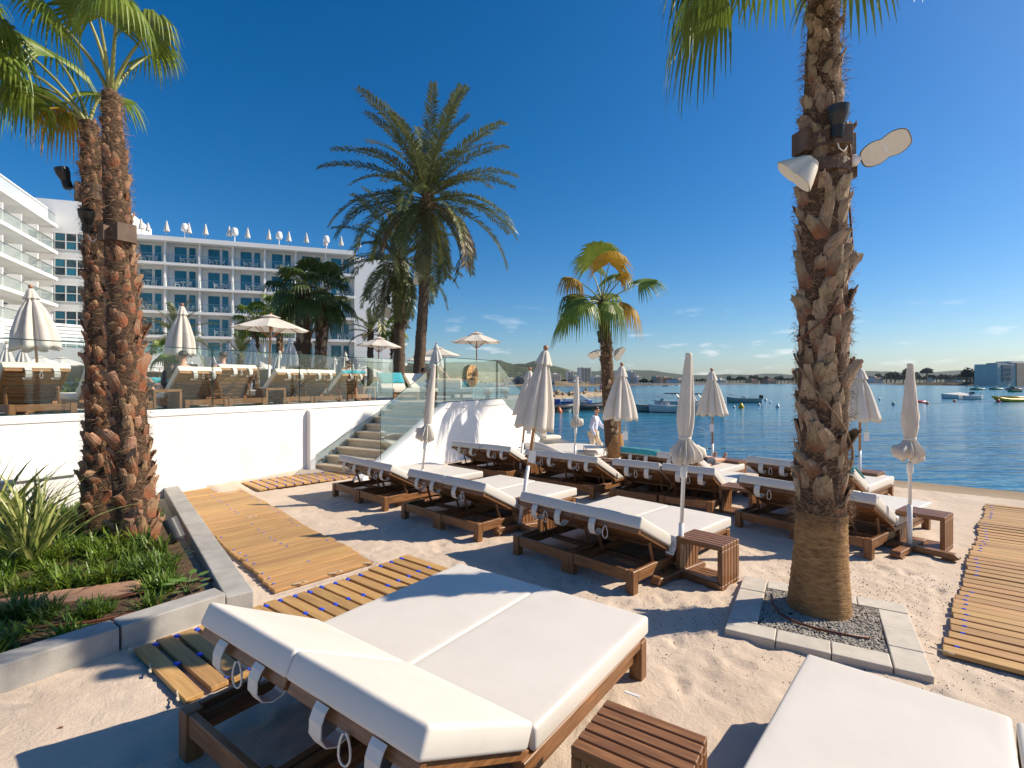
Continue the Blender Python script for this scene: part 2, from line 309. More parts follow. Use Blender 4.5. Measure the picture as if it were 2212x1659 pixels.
M['boot_red'] = boot_mat('red_palm_leaf_base', (0.20, 0.10, 0.05), (0.40, 0.25, 0.15), (0.17, 0.26), (0.26, 0.085, 0.035))

# ------------------------------------------------------------------ ground and water
WN = V((0.62, 0.785, 0))
def prof(s): return pw(s, [(-50, 0), (12.0, 0), (12.6, -0.10), (13.5, -0.50), (14.2, -0.545), (16.85, -0.60), (20, -0.85), (40, -1.6), (400, -1.9)])
def nz2(x, y, s): return noise.noise(V((x * s, y * s, 3.1)))
BWK = [(-2.24, 4.80, -0.673, 0.74, 0.68, 0.733, 5.7, 1.08), (-5.28, 9.92, 0.70, 0.714, 0.714, -0.70, 2.45, 0.96), (-2.80, 3.75, 0.62, 0.785, 0.785, -0.62, 2.62, 1.0), (3.13, 3.72, 0.709, 0.705, 0.775, -0.632, 6.45, 1.9)]
def sand_h(x, y):
    s = WN.x * x + WN.y * y
    z = prof(s)
    if s < 13:
        z += 0.020 * nz2(x, y, 0.9) + 0.014 * nz2(x + 7, y, 2.4)
        rg = abs(nz2(x + 3 * nz2(x, y, 0.7), y, 3.2))
        z += 0.014 * (0.35 - rg) + 0.010 * nz2(x, y - 9, 6.5) + 0.006 * nz2(x, y, 14)
    # drifted sand against the foot of the white wall
    d = (x + 4.45) * 0.86 - (y - 11.5) * 0.51
    if y > 8.2 and -0.3 < d < 1.0: z += 0.07 * (1 - d) * sm(8.2, 9.4, y)
    for (px, py_, dx, dy, rx, ry, L1, L2) in BWK:
        u = (x - px) * dx + (y - py_) * dy; v = (x - px) * rx + (y - py_) * ry
        if -0.05 < u < L1 and -0.03 < v < L2: z = min(z, -0.012)
    return z + 0.006
def axis(segs):
    a = []
    for (x0, x1, st) in segs:
        n = max(1, int(round((x1 - x0) / st))); a += [x0 + (x1 - x0) * i / n for i in range(n)]
    return a + [segs[-1][1]]
xs = axis([(-300, -40, 40), (-40, -12, 4), (-12, -7, 0.5), (-7, -2.2, 0.07), (-2.2, 4.2, 0.04), (4.2, 9, 0.07), (9, 14, 0.25), (14, 40, 3), (40, 300, 40)])
ys = axis([(-60, -8, 13), (-8, 1, 0.5), (1, 2, 0.1), (2, 6.5, 0.04), (6.5, 10, 0.07), (10, 15, 0.16), (15, 22, 0.8), (22, 60, 5), (60, 150, 45)])
from bisect import bisect_left
HT = [[sand_h(x, y) for x in xs] for y in ys]
def dent(px, py_, an, L_, W_, dp, rim):
    c_, s_ = math.cos(an), math.sin(an); q = L_ * 1.1
    for j in range(bisect_left(ys, py_ - q), min(len(ys), bisect_left(ys, py_ + q))):
        for i in range(bisect_left(xs, px - q), min(len(xs), bisect_left(xs, px + q))):
            dx, dy = xs[i] - px, ys[j] - py_; u = (dx * c_ + dy * s_) / (L_ / 2); v = (-dx * s_ + dy * c_) / (W_ / 2); r2 = u * u + v * v
            if r2 < 3.2: HT[j][i] += -dp * max(0, 1 - r2) + rim * math.exp(-((math.sqrt(r2) - 1.25) / 0.25) ** 2)
fr = random.Random(77)
for (ax, ay, bx_, by_) in ((-1.0, 6.2, -2.9, 8.4), (0.4, 4.9, -0.9, 6.0), (1.2, 3.6, 2.1, 3.1), (0.7, 4.4, 3.9, 5.6), (4.0, 5.0, 5.8, 8.2), (3.2, 3.2, 2.4, 2.4), (-2.6, 3.0, -3.0, 3.3), (-3.4, 8.6, -4.2, 9.6), (5.4, 7.2, 7.4, 9.6), (1.5, 4.6, 1.2, 3.3), (3.6, 4.3, 4.6, 5.9), (-1.6, 6.6, -3.6, 8.0), (6.2, 8.0, 8.2, 10.0), (0.9, 3.9, 1.9, 3.7)):
    d = math.hypot(bx_ - ax, by_ - ay); an = math.atan2(by_ - ay, bx_ - ax); n = int(d / 0.33)
    for k in range(n + 1):
        f = k / max(1, n); sd_ = 0.11 * (1 if k % 2 else -1); dent(lerp(ax, bx_, f) - math.sin(an) * sd_ + fr.uniform(-.04, .04), lerp(ay, by_, f) + math.cos(an) * sd_ + fr.uniform(-.04, .04), an + fr.uniform(-.25, .25), 0.26, 0.11, 0.020, 0.008)
for k in range(420): dent(fr.uniform(-3.4, 7), fr.uniform(2.2, 9.5), fr.uniform(0, 3), fr.uniform(0.12, 0.34), fr.uniform(0.08, 0.2), fr.uniform(0.004, 0.014), fr.uniform(0.001, 0.006))
b = MB(); nx = len(xs)
b.v = [(x, y, HT[j][i]) for j, y in enumerate(ys) for i, x in enumerate(xs)]
b.f = [(j * nx + i, j * nx + i + 1, (j + 1) * nx + i + 1, (j + 1) * nx + i) for j in range(len(ys) - 1) for i in range(nx - 1)]
tag(b.build('beach_sand', M['sand'], smooth=True), kind='structure', label='pale sand of the beach with footprints and ripples')
b = MB(); b.add([(-4400, -250, -0.6), (4400, -250, -0.6), (4400, 4600, -0.6), (-4400, 4600, -0.6)], [(0, 1, 2, 3)])
tag(b.build('sea_water', M['water']), kind='structure', label='calm blue water of the bay')

# ------------------------------------------------------------------ terrace, wall, stairs
WD = V((0.51, 0.86, 0)); WR = V((0.86, -0.51, 0)); W0 = V((-4.45, 11.5, 0)); TZ = 1.44
AW = math.atan2(WD.y, WD.x)
def wl(t, o=0.0, z=0.0): p = W0 + WD * t + WR * o; return V((p.x, p.y, z))
# the paved terrace: from the wall line to the hotel
pts = [wl(-14, -0.1), wl(2.66, -0.1), wl(2.66, 1.72), wl(8.2, 1.72), wl(8.6, -2), wl(11, -22), (-10, 52, 0), (-6, 80, 0), (-80, 80, 0), (-80, 2, 0)]
b = MB(); b.prism([(p[0], p[1]) for p in pts], -1.2, TZ, 'z')
tag(b.build('terrace_floor', M['deck']), kind='structure', label='paved hotel terrace above the beach')
# long white retaining wall
rw = thing('retaining_wall', 'long white rendered retaining wall below the terrace loungers', 'wall', W0, AW)
# local x along the wall (towards the sea), local y to the left (terrace side)
b = MB(); b.box(-15, -0.02, -0.4, 2.66, 0.28, 1.40); b.build('wall_face', M['wall'], rw, bevel=0.01)
b = MB(); b.box(-15, -0.035, 1.403, -3.98, 0.30, 1.52); b.build('coping', M['wall'], rw, bevel=0.012)
b = MB(); b.box(-3.975, -0.035, 1.403, 2.66, 0.30, 1.52); b.build('coping', M['wall'], rw, bevel=0.012)
b = MB(); b.prism([(-0.15, -0.3), (-0.15, 1.30), (-0.13, 1.36), (-0.02, 1.385), (-0.02, -0.3)], -0.24, -0.10, 'x'); b.build('pilaster', M['wall'], rw, bevel=0.006)
cab = thing('service_cabinet', 'white metal cabinet against the wall behind the spiky plants', 'cabinet', wl(-4.5, 0.035), AW)
b = MB(); b.box(-1.7, -0.42, -0.2, 0, -0.02, 0.66); b.build('body', M['white_paint'], cab, bevel=0.01)
b = MB(); b.box(-1.75, -0.47, 0.662, 0.04, -0.02, 0.70); b.build('lid', M['white_paint'], cab, bevel=0.006)
for k in range(2):
    b = MB(); b.box(-0.78 - 0.78 * k, -0.435, 0.05, -0.04 - 0.78 * k, -0.424, 0.60); b.build('door', M['white_paint'], cab, bevel=0.004)
# stairs of nine concrete steps
st = thing('beach_stairs', 'nine concrete steps climbing from the boardwalk to the terrace', 'stairs', W0, AW)
RISE, RUN = 0.16, 0.295
for i in range(9):
    b = MB(); b.prism([(i * RUN, -0.3), (i * RUN, (i + 1) * RISE - 0.05), (i * RUN - 0.03, (i + 1) * RISE - 0.045), (i * RUN - 0.03, (i + 1) * RISE), ((i + 1) * RUN + (0.12 if i == 8 else 0.0), (i + 1) * RISE), ((i + 1) * RUN + (0.12 if i == 8 else 0), -0.3)], -1.66, -0.03, 'y')
    b.build('step', M['concrete'], st, bevel=0.012, seg=2)
# stringer block with the big sloped white side wall
sw = thing('stair_side_wall', 'white wall with sloping ends beside the stairs, palm shadow on it', 'wall', W0, AW)
b = MB(); b.prism([(-0.35, -0.6), (-0.35, 0.06), (2.46, 1.50), (4.9, 1.50), (7.9, -0.15), (7.9, -0.8)], -1.90, -1.665, 'y'); b.build('wall_face', M['wall'], sw, bevel=0.012)
b = MB(); b.prism([(2.3, 1.35), (2.47, 1.503), (4.92, 1.503), (5.12, 1.40), (5.10, 1.35)], -1.925, -1.903, 'y'); b.build('coping', M['wall'], sw, bevel=0.006)
b = MB(); b.box(5.2, -1.66, -0.8, 8.1, 0.2, 1.05); b.build('end_block', M['wall'], sw, bevel=0.01)
# glass balustrades
def pane(parent, poly, y, th=0.018, name='glass_panel'):
    """poly in local (x,z), at local y; the dark green edge of the glass is a part of the panel"""
    b = MB(); b.prism(poly, y - th / 2, y + th / 2, 'y'); p = b.build(name, M['glass'], parent)
    e = MB(); n = len(poly)
    for i in range(n):
        a, c = V((poly[i][0], y, poly[i][1])), V((poly[(i + 1) % n][0], y, poly[(i + 1) % n][1]))
        e.tube([a, c], th * 0.42, 4)
    e.build('glass_edge', M['glassedge'], p); return p
g = thing('glass_balustrade', 'frameless glass balustrade along the top of the long white wall', 'balustrade', W0, AW)
xs_ = [-9.8, -7.9, -6.0, -4.1, -2.2, -0.3, 1.2, 2.62]
for a, c in zip(xs_, xs_[1:]): pane(g, [(a + 0.01, 1.525), (c - 0.01, 1.525), (c - 0.01, 2.62), (a + 0.01, 2.62)], 0.14)
g = thing('stair_glass', 'sloping glass panel on the right side of the stairs', 'balustrade', W0, AW)
pane(g, [(0.25, 0.33), (0.25, 1.42), (2.42, 2.62), (2.42, 1.46)], -1.78)
g = thing('terrace_glass', 'glass balustrade above the sloped white wall, beside the oval sign', 'balustrade', W0, AW)
pane(g, [(2.46, 1.51), (2.46, 2.62), (4.85, 2.62), (4.85, 1.51)], -1.78)
pane(g, [(4.9, 1.51), (4.9, 2.62), (5.9, 1.95), (7.7, 0.9), (7.7, 0.0)], -1.78)
pane(g, [(5.3, 1.06), (5.3, 2.35), (7.0, 2.35), (7.0, 1.06)], -0.6)
g = thing('stair_wall_glass', 'low glass panel fixed with round steel discs beside the lower steps', 'balustrade', W0, AW)
pane(g, [(-0.05, 0.02), (-0.05, 0.35), (0.75, 0.72), (2.5, 1.50), (2.5, 1.38), (0.9, 0.52)], -0.05, 0.014)
for k in range(8):
    x = 0.12 + k * 0.315; z = 0.24 + k * 0.158
    b = MB(); b.lathe([(0.02, 0), (0.036, 0), (0.038, 0.012), (0.034, 0.03), (0.012, 0.032)], 16, Matrix.Translation(V((x, -0.06, z))) @ Matrix.Rotation(pi / 2, 4, 'X'))
    b.build('fixing_disc', M['steel'], g, smooth=False)
# oval sign
sg = thing('oval_sign', 'oval golden wood sign on the terrace glass, lettered in dark capitals', 'sign', wl(3.55, 1.83, 2.17), AW)
b = MB(); b.lathe([(1, 0), (1.0, 0.02)], 40, Matrix.Rotation(pi / 2, 4, 'X') @ Matrix.Diagonal((0.27, 0.30, 1, 1))); b.build('board', M['signwood'], sg, bevel=0.003)
def text(parent, s, size, loc, mat, rot=(pi / 2, 0, 0), ext=0.002):
    c = bpy.data.curves.new('lettering', 'FONT'); c.body = s; c.size = size; c.align_x = 'CENTER'; c.align_y = 'CENTER'; c.extrude = ext
    tmp = bpy.data.objects.new('lettering_curve', c); COL.objects.link(tmp); dg = bpy.context.evaluated_depsgraph_get()
    me = bpy.data.meshes.new_from_object(tmp.evaluated_get(dg)); bpy.data.objects.remove(tmp); me.materials.clear(); me.materials.append(mat)
    o = ob('lettering', me, parent, loc); o.rotation_euler = rot; return o
text(sg, 'AMÀRE', 0.15, (0, -0.024, 0.03), M['black'])
text(sg, 'BEACH', 0.085, (0, -0.024, -0.09), M['black'])

# ------------------------------------------------------------------ boardwalks
def clip_mesh():
    b = MB(); b.prism([(-0.016, 0.0), (-0.02, 0.008), (-0.012, 0.017), (0.012, 0.017), (0.02, 0.008), (0.016, 0.0)], -0.021, 0.021, 'x'); return b.mesh('clip', M['blue'], bevel=0.003)
CLIP = clip_mesh()
def boardwalk(name, label, p0, d, n, pitch, pw_, ln, wav=0.01, clips=(0.06, 0.5, 0.94), th=0.032, z0=0.024, side=None, rope_at=(), cs=1.0):
    """planks laid one by one from p0 along d; each plank runs to the right of d for ln metres"""
    d = V((d[0], d[1], 0)).normalized(); r = V((d.y, -d.x, 0)) if side is None else V((side[0], side[1], 0)).normalized()
    root = thing(name, label, 'boardwalk', (p0[0], p0[1], 0), math.atan2(r.y, r.x))
    Mi = Matrix.Rotation(-math.atan2(r.y, r.x), 4, 'Z')
    meshes = []
    for k in range(3):
        b = MB(); b.box(0, -pw_ / 2, -th, ln, pw_ / 2, 0); meshes.append(b.mesh('plank', M['pine'], bevel=0.005, seg=2))
    for i in range(n):
        q = d * (i * pitch + pitch / 2) + r * (wav * 2.5 * math.sin(i * 0.55) + RN.uniform(-0.012, 0.012))
        q.z = z0 + 0.012 * math.sin(i * 0.42) + RN.uniform(-0.002, 0.002)
        o = ob('plank', meshes[i % 3], root, Mi @ q); o.rotation_euler = (RN.uniform(-0.02, 0.02), RN.uniform(-0.004, 0.004), RN.uniform(-0.008, 0.008))
        if i < n - 1:
            for c in clips:
                if RN.random() < (0.93 if cs == 1 else 0.6):
                    b = ob('clip', CLIP, o, (c * ln + RN.uniform(-0.01, 0.01), pitch / 2, -0.008)); b.rotation_euler = (0, 0, RN.uniform(-0.3, 0.3)); b.scale = (cs, cs, 1 if cs == 1 else 0.8)
    for (i, c) in rope_at:
        q = d * (i * pitch) + r * (c * ln); q = Mi @ q
        b = MB(); b.tube([(q.x + 0.10 * math.sin(t * 5) * t, q.y - 0.02 - 0.035 * t * math.cos(t * 3), z0 + 0.012 - 0.01 * t) for t in [k / 8 for k in range(9)]], 0.006, 6)
        b.build('rope_end', M['rope'], root, smooth=True)
    return root
boardwalk('wooden_boardwalk', 'wide wooden boardwalk running beside the planter kerb', (-2.24, 4.80), (-0.673, 0.74), 33, 0.172, 0.152, 1.06, 0.003, z0=0.035, cs=0.5, side=(0.68, 0.733), rope_at=((0, 0.25), (0, 0.6), (0, 0.98), (17, -0.12), (17, 0.6)))
boardwalk('wooden_boardwalk', 'short slatted boardwalk leading to the foot of the stairs', (-5.28, 9.92), (0.70, 0.714), 15, 0.162, 0.135, 0.95, 0.005, z0=0.05)
boardwalk('wooden_boardwalk', 'slatted boardwalk with blue clips under the nearest double lounger', (-2.80, 3.75), (0.62, 0.785), 19, 0.137, 0.108, 0.99, 0.004, z0=0.035, rope_at=((0, 0.0), (0, 0.45), (0, 0.95)))
boardwalk('wooden_boardwalk', 'long wooden boardwalk leading down to the water past the palm', (3.13, 3.72), (0.709, 0.705), 45, 0.143, 0.122, 1.9, 0.004, z0=0.04, cs=0.7, side=(0.775, -0.632), clips=(0.045, 0.5), rope_at=((0, 0.02),))

# ------------------------------------------------------------------ planter kerbs
def kerb_run(root, p, q, n, wd, h, mat, z0=-0.1, first=0.0, name='kerb_stone', gap=0.014):
    p, q = V((p[0], p[1], 0)), V((q[0], q[1], 0)); d = (q - p); ln = d.length; a = math.atan2(d.y, d.x); s = ln / n
    for i in range(n):
        b = MB(); b.box(0, 0, z0, s - gap, wd, h + RN.uniform(-0.004, 0.004)); o = b.build(name, mat, root, bevel=0.012, seg=2)
        c = p + d.normalized() * (i * s); o.location = (c.x, c.y, 0); o.rotation_euler = (0, 0, a + RN.uniform(-0.004, 0.004))
kb = thing('planter_kerb', 'grey stone kerb around the planted bed', 'kerb')
C0 = V((-2.44, 4.34, 0))
kerb_run(kb, C0, C0 + V((-4.05, 5.05, 0)), 9, -0.22, 0.17, M['kerb'])
b2 = V((-3.55, 2.85, 0)) - C0
kerb_run(kb, C0 + V((0.13, 0.17, 0)) * 0, C0 + b2 * 1.6, 4, -0.21 * -1 * -1, 0.20, M['kerb'])
k2 = thing('loose_kerb', 'grey kerb stone in the sand at the lower corner', 'kerb')
kerb_run(k2, (-3.6, 3.02), (-2.25, 2.02), 2, -0.30, 0.05, M['kerb'])
# soil bed between the kerb and the wall
b = MB(); P_ = [C0 + V((-0.10, 0.0, 0)), C0 + V((-4.05, 5.05, 0)) + V((-0.12, -0.1, 0)), wl(-3.2, 0.0), wl(-11, 0.0), C0 + b2 * 1.6 + V((-0.1, 0.05, 0))]
cx = sum((p for p in P_), V()) / len(P_)
g_ = []; NX = 56
for j in range(NX + 1):
    for i in range(NX + 1):
        u, v = i / NX, j / NX
        a = lerp(P_[0], P_[1], v); c = lerp(P_[4], lerp(P_[3], P_[2], max(0, (v - 0.3) / 0.7)) if v > 0.3 else lerp(P_[4], P_[3], v / 0.3), 1.0)
        p = lerp(a, c, u); g_.append((p.x, p.y, 0.095 + 0.03 * nz2(p.x, p.y, 1.7) + 0.02 * nz2(p.x, p.y, 5) + 0.008 * nz2(p.x, p.y, 17)))
b.v = g_; b.f = [(j * (NX + 1) + i, j * (NX + 1) + i + 1, (j + 1) * (NX + 1) + i + 1, (j + 1) * (NX + 1) + i) for j in range(NX) for i in range(NX)]
tag(b.build('planter_soil', M['soil'], smooth=True), kind='structure', label='dark soil of the planted bed')
# square slab frame round the right palm
PC = V((2.56, 4.24, 0)); PA = math.atan2(-0.66, 1.11)
sqk = thing('palm_surround', 'square of pale stone slabs around the foot of the big palm', 'kerb', PC, PA)
ro, ri, hh = 0.645, 0.43, 0.055
for k in range(4):
    R_ = Matrix.Rotation(k * pi / 2, 4, 'Z'); n = 3
    ln = (ro + ri) / n
    for i in range(n):
        b = MB(); b.box(-ro + i * ln, -ro, -0.10, -ro + (i + 1) * ln - 0.006, -ri - 0.003, hh + RN.uniform(-0.003, 0.003), R_); b.build('slab', M['slab'], sqk, bevel=0.008, seg=2)
# gravel bed
b = MB(); ico = [V(p).normalized() for p in ((1, 0, 0.3), (-1, 0.2, 0.2), (0.1, 1, -0.2), (0, -1, 0.1), (0.2, 0.1, 1), (0, 0, -1))]
icf = [(0, 2, 4), (2, 1, 4), (1, 3, 4), (3, 0, 4), (2, 0, 5), (1, 2, 5), (3, 1, 5), (0, 3, 5)]
Rg = Matrix.Rotation(PA, 3, 'Z')
for k in range(5200):
    x, y = RN.uniform(-ri, ri), RN.uniform(-ri, ri)
    s = RN.uniform(0.006, 0.013); q = Matrix.Rotation(RN.uniform(0, 6.3), 3, 'Z') @ Matrix.Rotation(RN.uniform(-0.8, 0.8), 3, 'X')
    o = PC + Rg @ V((x, y, 0)); o.z = 0.034 + 0.010 * nz2(o.x, o.y, 6) + RN.uniform(-0.006, 0.006)
    b.add([o + Rg @ (q @ V((p.x * s * 1.5, p.y * s, p.z * s * 0.7))) for p in ico], icf)
tag(b.build('gravel', M['gravel']), kind='stuff', label='grey gravel around the palm foot')
b = MB(); b.box(-ri, -ri, -0.1, ri, ri, 0.028, Matrix.Translation(PC) @ Matrix.Rotation(PA, 4, 'Z')); tag(b.build('gravel_bed', M['soil']), kind='structure', label='bed under the gravel')
b = MB(); b.tube([(2.29, 4.50, 0.12), (2.24, 4.38, 0.10), (2.23, 4.25, 0.075), (2.29, 4.12, 0.06), (2.40, 4.02, 0.055), (2.55, 3.94, 0.052), (2.72, 3.88, 0.05)], 0.0105, 8)
tag(b.build('irrigation_pipe', M['pipe'], smooth=True), 'brown irrigation pipe curling over the gravel at the palm foot', 'pipe')
for nm, lb, pp in (('irrigation_pipe', 'brown drip pipe lying on the soil beside the stepping stone', [(-3.55, 4.30), (-3.3, 4.55), (-3.1, 4.75), (-2.95, 4.85), (-2.84, 4.82)]),
                   ('irrigation_pipe', 'brown drip pipe nearest the front kerb of the planted bed', [(-3.9, 3.85), (-3.6, 3.90), (-3.3, 3.98), (-3.05, 4.15), (-2.9, 4.35)])):
    b = MB(); b.tube([(x, y, 0.125) for x, y in pp], 0.013, 6); tag(b.build(nm, M['pipe'], smooth=True), lb, 'pipe')
b = MB(); b.box(-0.55, -0.16, 0.06, 0.55, 0.16, 0.135, Tm((-3.95, 4.45, 0), rad(24))); tag(b.build('stepping_stone', M['brickpath'], bevel=0.01), 'flat reddish stepping stone in the planted bed', 'stone')
# shore kerb: a low white wall behind the last loungers
sk = thing('shore_kerb', 'low white kerb wall between the last loungers and the water', 'kerb')
SP = [(0.4, 15.9), (2.53, 14.2), (5.37, 11.85), (7.35, 9.85)]
for p, q in zip(SP, SP[1:]):
    n = 2; d = V((q[0] - p[0], q[1] - p[1], 0)); kerb_run(sk, p, q, n, 0.22, 0.13, M['wall'], z0=-0.75)
# dark seeds scattered on the sand
b = MB()
for k in range(2300):
    cxy = RN.choice([(2.4, 4.0, 0.9), (3.5, 4.7, 0.7), (3.0, 3.6, 0.9), (1.6, 4.2, 0.9), (0.6, 4.6, 1.2), (3.4, 5.6, 0.8), (4.3, 4.9, 0.5)])
    x, y = RN.gauss(cxy[0], cxy[2] * 0.6), RN.gauss(cxy[1], cxy[2] * 0.5)
    loc = Matrix.Rotation(-PA, 3, 'Z') @ (V((x, y, 0)) - PC)
    if y < 2 or (abs(loc.x) < ro + 0.02 and abs(loc.y) < ro + 0.02) or RN.random() < 0.3: continue
    s = RN.uniform(0.0028, 0.006); o = V((x, y, sand_h(x, y) + s * 0.6)); b.add([o + p * s for p in ico], icf)
tag(b.build('seed_debris', M['speck']), kind='stuff', label='small dark palm seeds scattered over the sand')
for i, (x, y, a, lb) in enumerate(((2.05, 3.15, 0.1, 'orange cigarette butt on the sand between the near lounger and the slabs'), (-2.6, 2.92, 0.3, 'small orange butt on the sand beside the front kerb'))):
    b = MB(); b.tube([(0, 0, 0), (0.022, 0, 0)], 0.004, 8); o = b.build('cigarette_butt', M['teakl_x']); o.location = (x, y, sand_h(x, y) + 0.006); o.rotation_euler = (0, 0, a); tag(o, lb, 'cigarette butt')

# ------------------------------------------------------------------ loungers
def cushion(sx, sy, sz, r, dome=0.012, M_=None, edge=0.0):
    """rounded cushion, corner at origin; slightly domed top"""
    b = MB()
    def ax(L_):
        e = [0, r * 0.3, r * 0.65, r, r + 0.03]; mid = [L_ * t for t in (0.25, 0.5, 0.75)]
        return [q for q in e] + [q for q in mid if e[-1] < q < L_ - e[-1]] + [L_ - q for q in reversed(e)]
    ex, ey, ez = ax(sx), ax(sy), [0, r * 0.4, r, sz * 0.5, sz - r, sz - r * 0.4, sz]
    def rp(x, y, z):
        c = V((min(max(x, r), sx - r), min(max(y, r), sy - r), min(max(z, r), sz - r))); d = V((x, y, z)) - c
        if d.length > 1e-9:
            m_ = max(abs(d.x), abs(d.y), abs(d.z)); d = d.normalized() * m_
        p = c + d
        u = (2 * x / sx - 1); v = (2 * y / sy - 1)
        p.z += dome * (1 - u ** 4) * (1 - v ** 4) * (z / sz)
        p.z += 0.004 * nz2(x * 2 + sx, y * 2, 1.6) * (z / sz)
        return M_ @ p if M_ else p
    def face(A, B, f, flip):
        n, m = len(A), len(B); vs = [f(a, c) for c in B for a in A]
        fs = [(j * n + i, j * n + i + 1, (j + 1) * n + i + 1, (j + 1) * n + i) for j in range(m - 1) for i in range(n - 1)]
        b.add([rp(*q) for q in vs], [t[::-1] for t in fs] if flip else fs)
    face(ex, ey, lambda a, c: (a, c, sz), False); face(ex, ey, lambda a, c: (a, c, 0), True)
    face(ex, ez, lambda a, c: (a, 0, c), False); face(ex, ez, lambda a, c: (a, sy, c), True)
    face(ey, ez, lambda a, c: (0, a, c), True); face(ey, ez, lambda a, c: (sx, a, c), False)
    return b
def weld(me, d=1e-5):
    bm = bmesh.new(); bm.from_mesh(me); bmesh.ops.remove_doubles(bm, verts=bm.verts, dist=d); bm.to_mesh(me); bm.free(); me.update(); return me
LW, LL, PV = 0.815, 2.08, 0.77
def make_lounger(ang, fab, strap, teak, missing=0, bl=0.735):
    """origin at the head-left corner on the ground, x across, y towards the feet"""
    t = thing('sun_lounger', 'x', 'sun lounger')
    lg = MB(); lg.box(0, 0, -0.03, 0.085, 0.085, 0.23); lm = lg.mesh('leg', M[teak + 'z'], bevel=0.005)
    for x, y in ((0, 0), (LW - 0.085, 0), (0, LL - 0.085), (LW - 0.085, LL - 0.085)): ob('leg', lm, t, (x, y, 0))
    rm = MB().box(0.087, 0, 0, LW - 0.087, 0.038, 0.108).mesh('end_rail', M[teak + 'x'], bevel=0.004)
    ob('head_rail', rm, t, (0, 0.012, 0.119)); ob('foot_rail', rm, t, (0, LL - 0.05, 0.119))
    for s in (0, 1):
        x0 = 0.002 if s == 0 else LW - 0.040
        b = MB(); b.prism([(0.087, 0.118), (0.087, 0.227), (0.42, 0.227), (0.345, 0.118)], x0, x0 + 0.038, 'x'); b.build('side_block', M[teak + 'y'], t, bevel=0.004)
        x0 = 0.042 if s == 0 else LW - 0.082
        b = MB(); b.box(x0, 0.088, 0.10, x0 + 0.04, LL - 0.088, 0.195); b.build('side_rail', M[teak + 'y'], t, bevel=0.004)
        b = MB(); b.box(x0 - (0.038 if s == 0 else -0.0), PV - 0.06, 0.197, x0 + (0.04 if s == 0 else 0.078), LL - 0.088, 0.246); b.build('seat_rail', M[teak + 'y'], t, bevel=0.004)
    sm_ = MB().box(0.083, 0, 0, LW - 0.083, 0.075, 0.02).mesh('seat_slat', M[teak + 'x'], bevel=0.003)
    for k in range(10): ob('seat_slat', sm_, t, (0, PV + 0.0 + k * 0.125, 0.224))
    b = MB(); b.box(0.083, 0.55, 0.105, LW - 0.083, 0.61, 0.15); b.build('cross_bar', M[teak + 'x'], t, bevel=0.004)
    # backrest: frame in its own plane, u runs from the hinge to the head
    MR = Matrix.Translation(V((0, PV, 0.252))) @ Matrix.Rotation(pi, 4, 'Z') @ Matrix.Translation(V((-LW, 0, 0))) @ Matrix.Rotation(ang, 4, 'X')
    for s in (0, 1):
        x0 = 0.02 if s == 0 else LW - 0.065
        b = MB(); b.box(x0, 0.0, -0.03, x0 + 0.045, bl - 0.03, 0.012, MR); b.build('back_stile', M[teak + 'y'], t, bevel=0.004)
        b = MB(); b.tube([MR @ V((x0 + (0.07 if s == 0 else -0.025), bl * 0.52, -0.03)), V((LW - x0 - (0.07 if s == 0 else -0.025), 0.50 if ang < 0.6 else 0.40, 0.15))], 0.02, 4); b.build('support_strut', M[teak + 'y'], t)
    sb = MB().box(0.066, 0, -0.012, LW - 0.066, 0.066, 0.008).mesh('back_slat', M[teak + 'x'], bevel=0.003)
    for k in range(7):
        o = ob('back_slat', sb, t); o.matrix_local = MR @ Matrix.Translation(V((0, 0.03 + k * 0.096, 0)))
    b = MB(); b.box(0.01, bl - 0.028, -0.034, LW - 0.01, bl + 0.005, 0.012, MR); b.build('top_rail', M[teak + 'x'], t, bevel=0.004)
    th = 0.115
    Ms = Matrix.Translation(V((-0.003, PV + 0.012, 0.249))); me = weld(cushion(LW + 0.006, LL - PV + 0.02, th, 0.020, 0.007, Ms).mesh('seat_cushion', fab, True)); ob('seat_cushion', me, t)
    Mb = MR @ Matrix.Translation(V((-0.003, 0.055, 0.014))); me = weld(cushion(LW + 0.006, bl - 0.02, th, 0.019, 0.007, Mb).mesh('back_cushion', fab, True)); ob('back_cushion', me, t)
    for k, fx in enumerate((0.24, 0.66)):
        if missing == k + 1: continue
        pts = [(bl + 0.030, 0.012), (bl + 0.036, -0.01), (bl + 0.035, -0.05), (bl + 0.012, -0.10), (bl - 0.03, -0.128), (bl - 0.08, -0.125), (bl - 0.12, -0.095), (bl - 0.135, -0.05)]
        b = MB(); b.ribbon([MR @ V((LW * fx, u, v)) for u, v in pts], (0.078, 0, 0), 0.005); b.build('strap', strap, t, smooth=False)
    c0 = MR @ V((LW * 0.47, bl + 0.02, -0.03)); pts = []
    for k in range(17):
        a = 2 * pi * k / 16; r_ = 0.5 * (1 - math.cos(a)); pts.append(c0 + V((0.030 * math.sin(a) * (0.35 + 0.65 * r_), -0.004 * k / 16 + 0.01 * math.sin(a), -0.125 * r_)))
    b = MB(); b.tube(pts, 0.0048, 6, False); b.build('pull_loop', strap, t, smooth=True)
    return t
P_beach = make_lounger(rad(27.5), M['fabric'], M['strap'], 'teak_')
P_beach2 = make_lounger(rad(27.5), M['fabric'], M['strap'], 'teak_', missing=1)
P_terr = make_lounger(rad(43), M['ivory'], M['strap'], 'teakl_')
P_terr2 = make_lounger(rad(52), M['ivory'], M['strap'], 'teakl_')
usedp = set()
def put(proto, loc, rot, label, group=None, name=None):
    if id(proto) not in usedp: usedp.add(id(proto)); o = proto
    else: o = dup(proto)
    o.location = loc; o.rotation_euler = (0, 0, rot); o['label'] = label
    if group: o['group'] = group
    return o
GB = 'cream sun loungers in pairs on the beach'
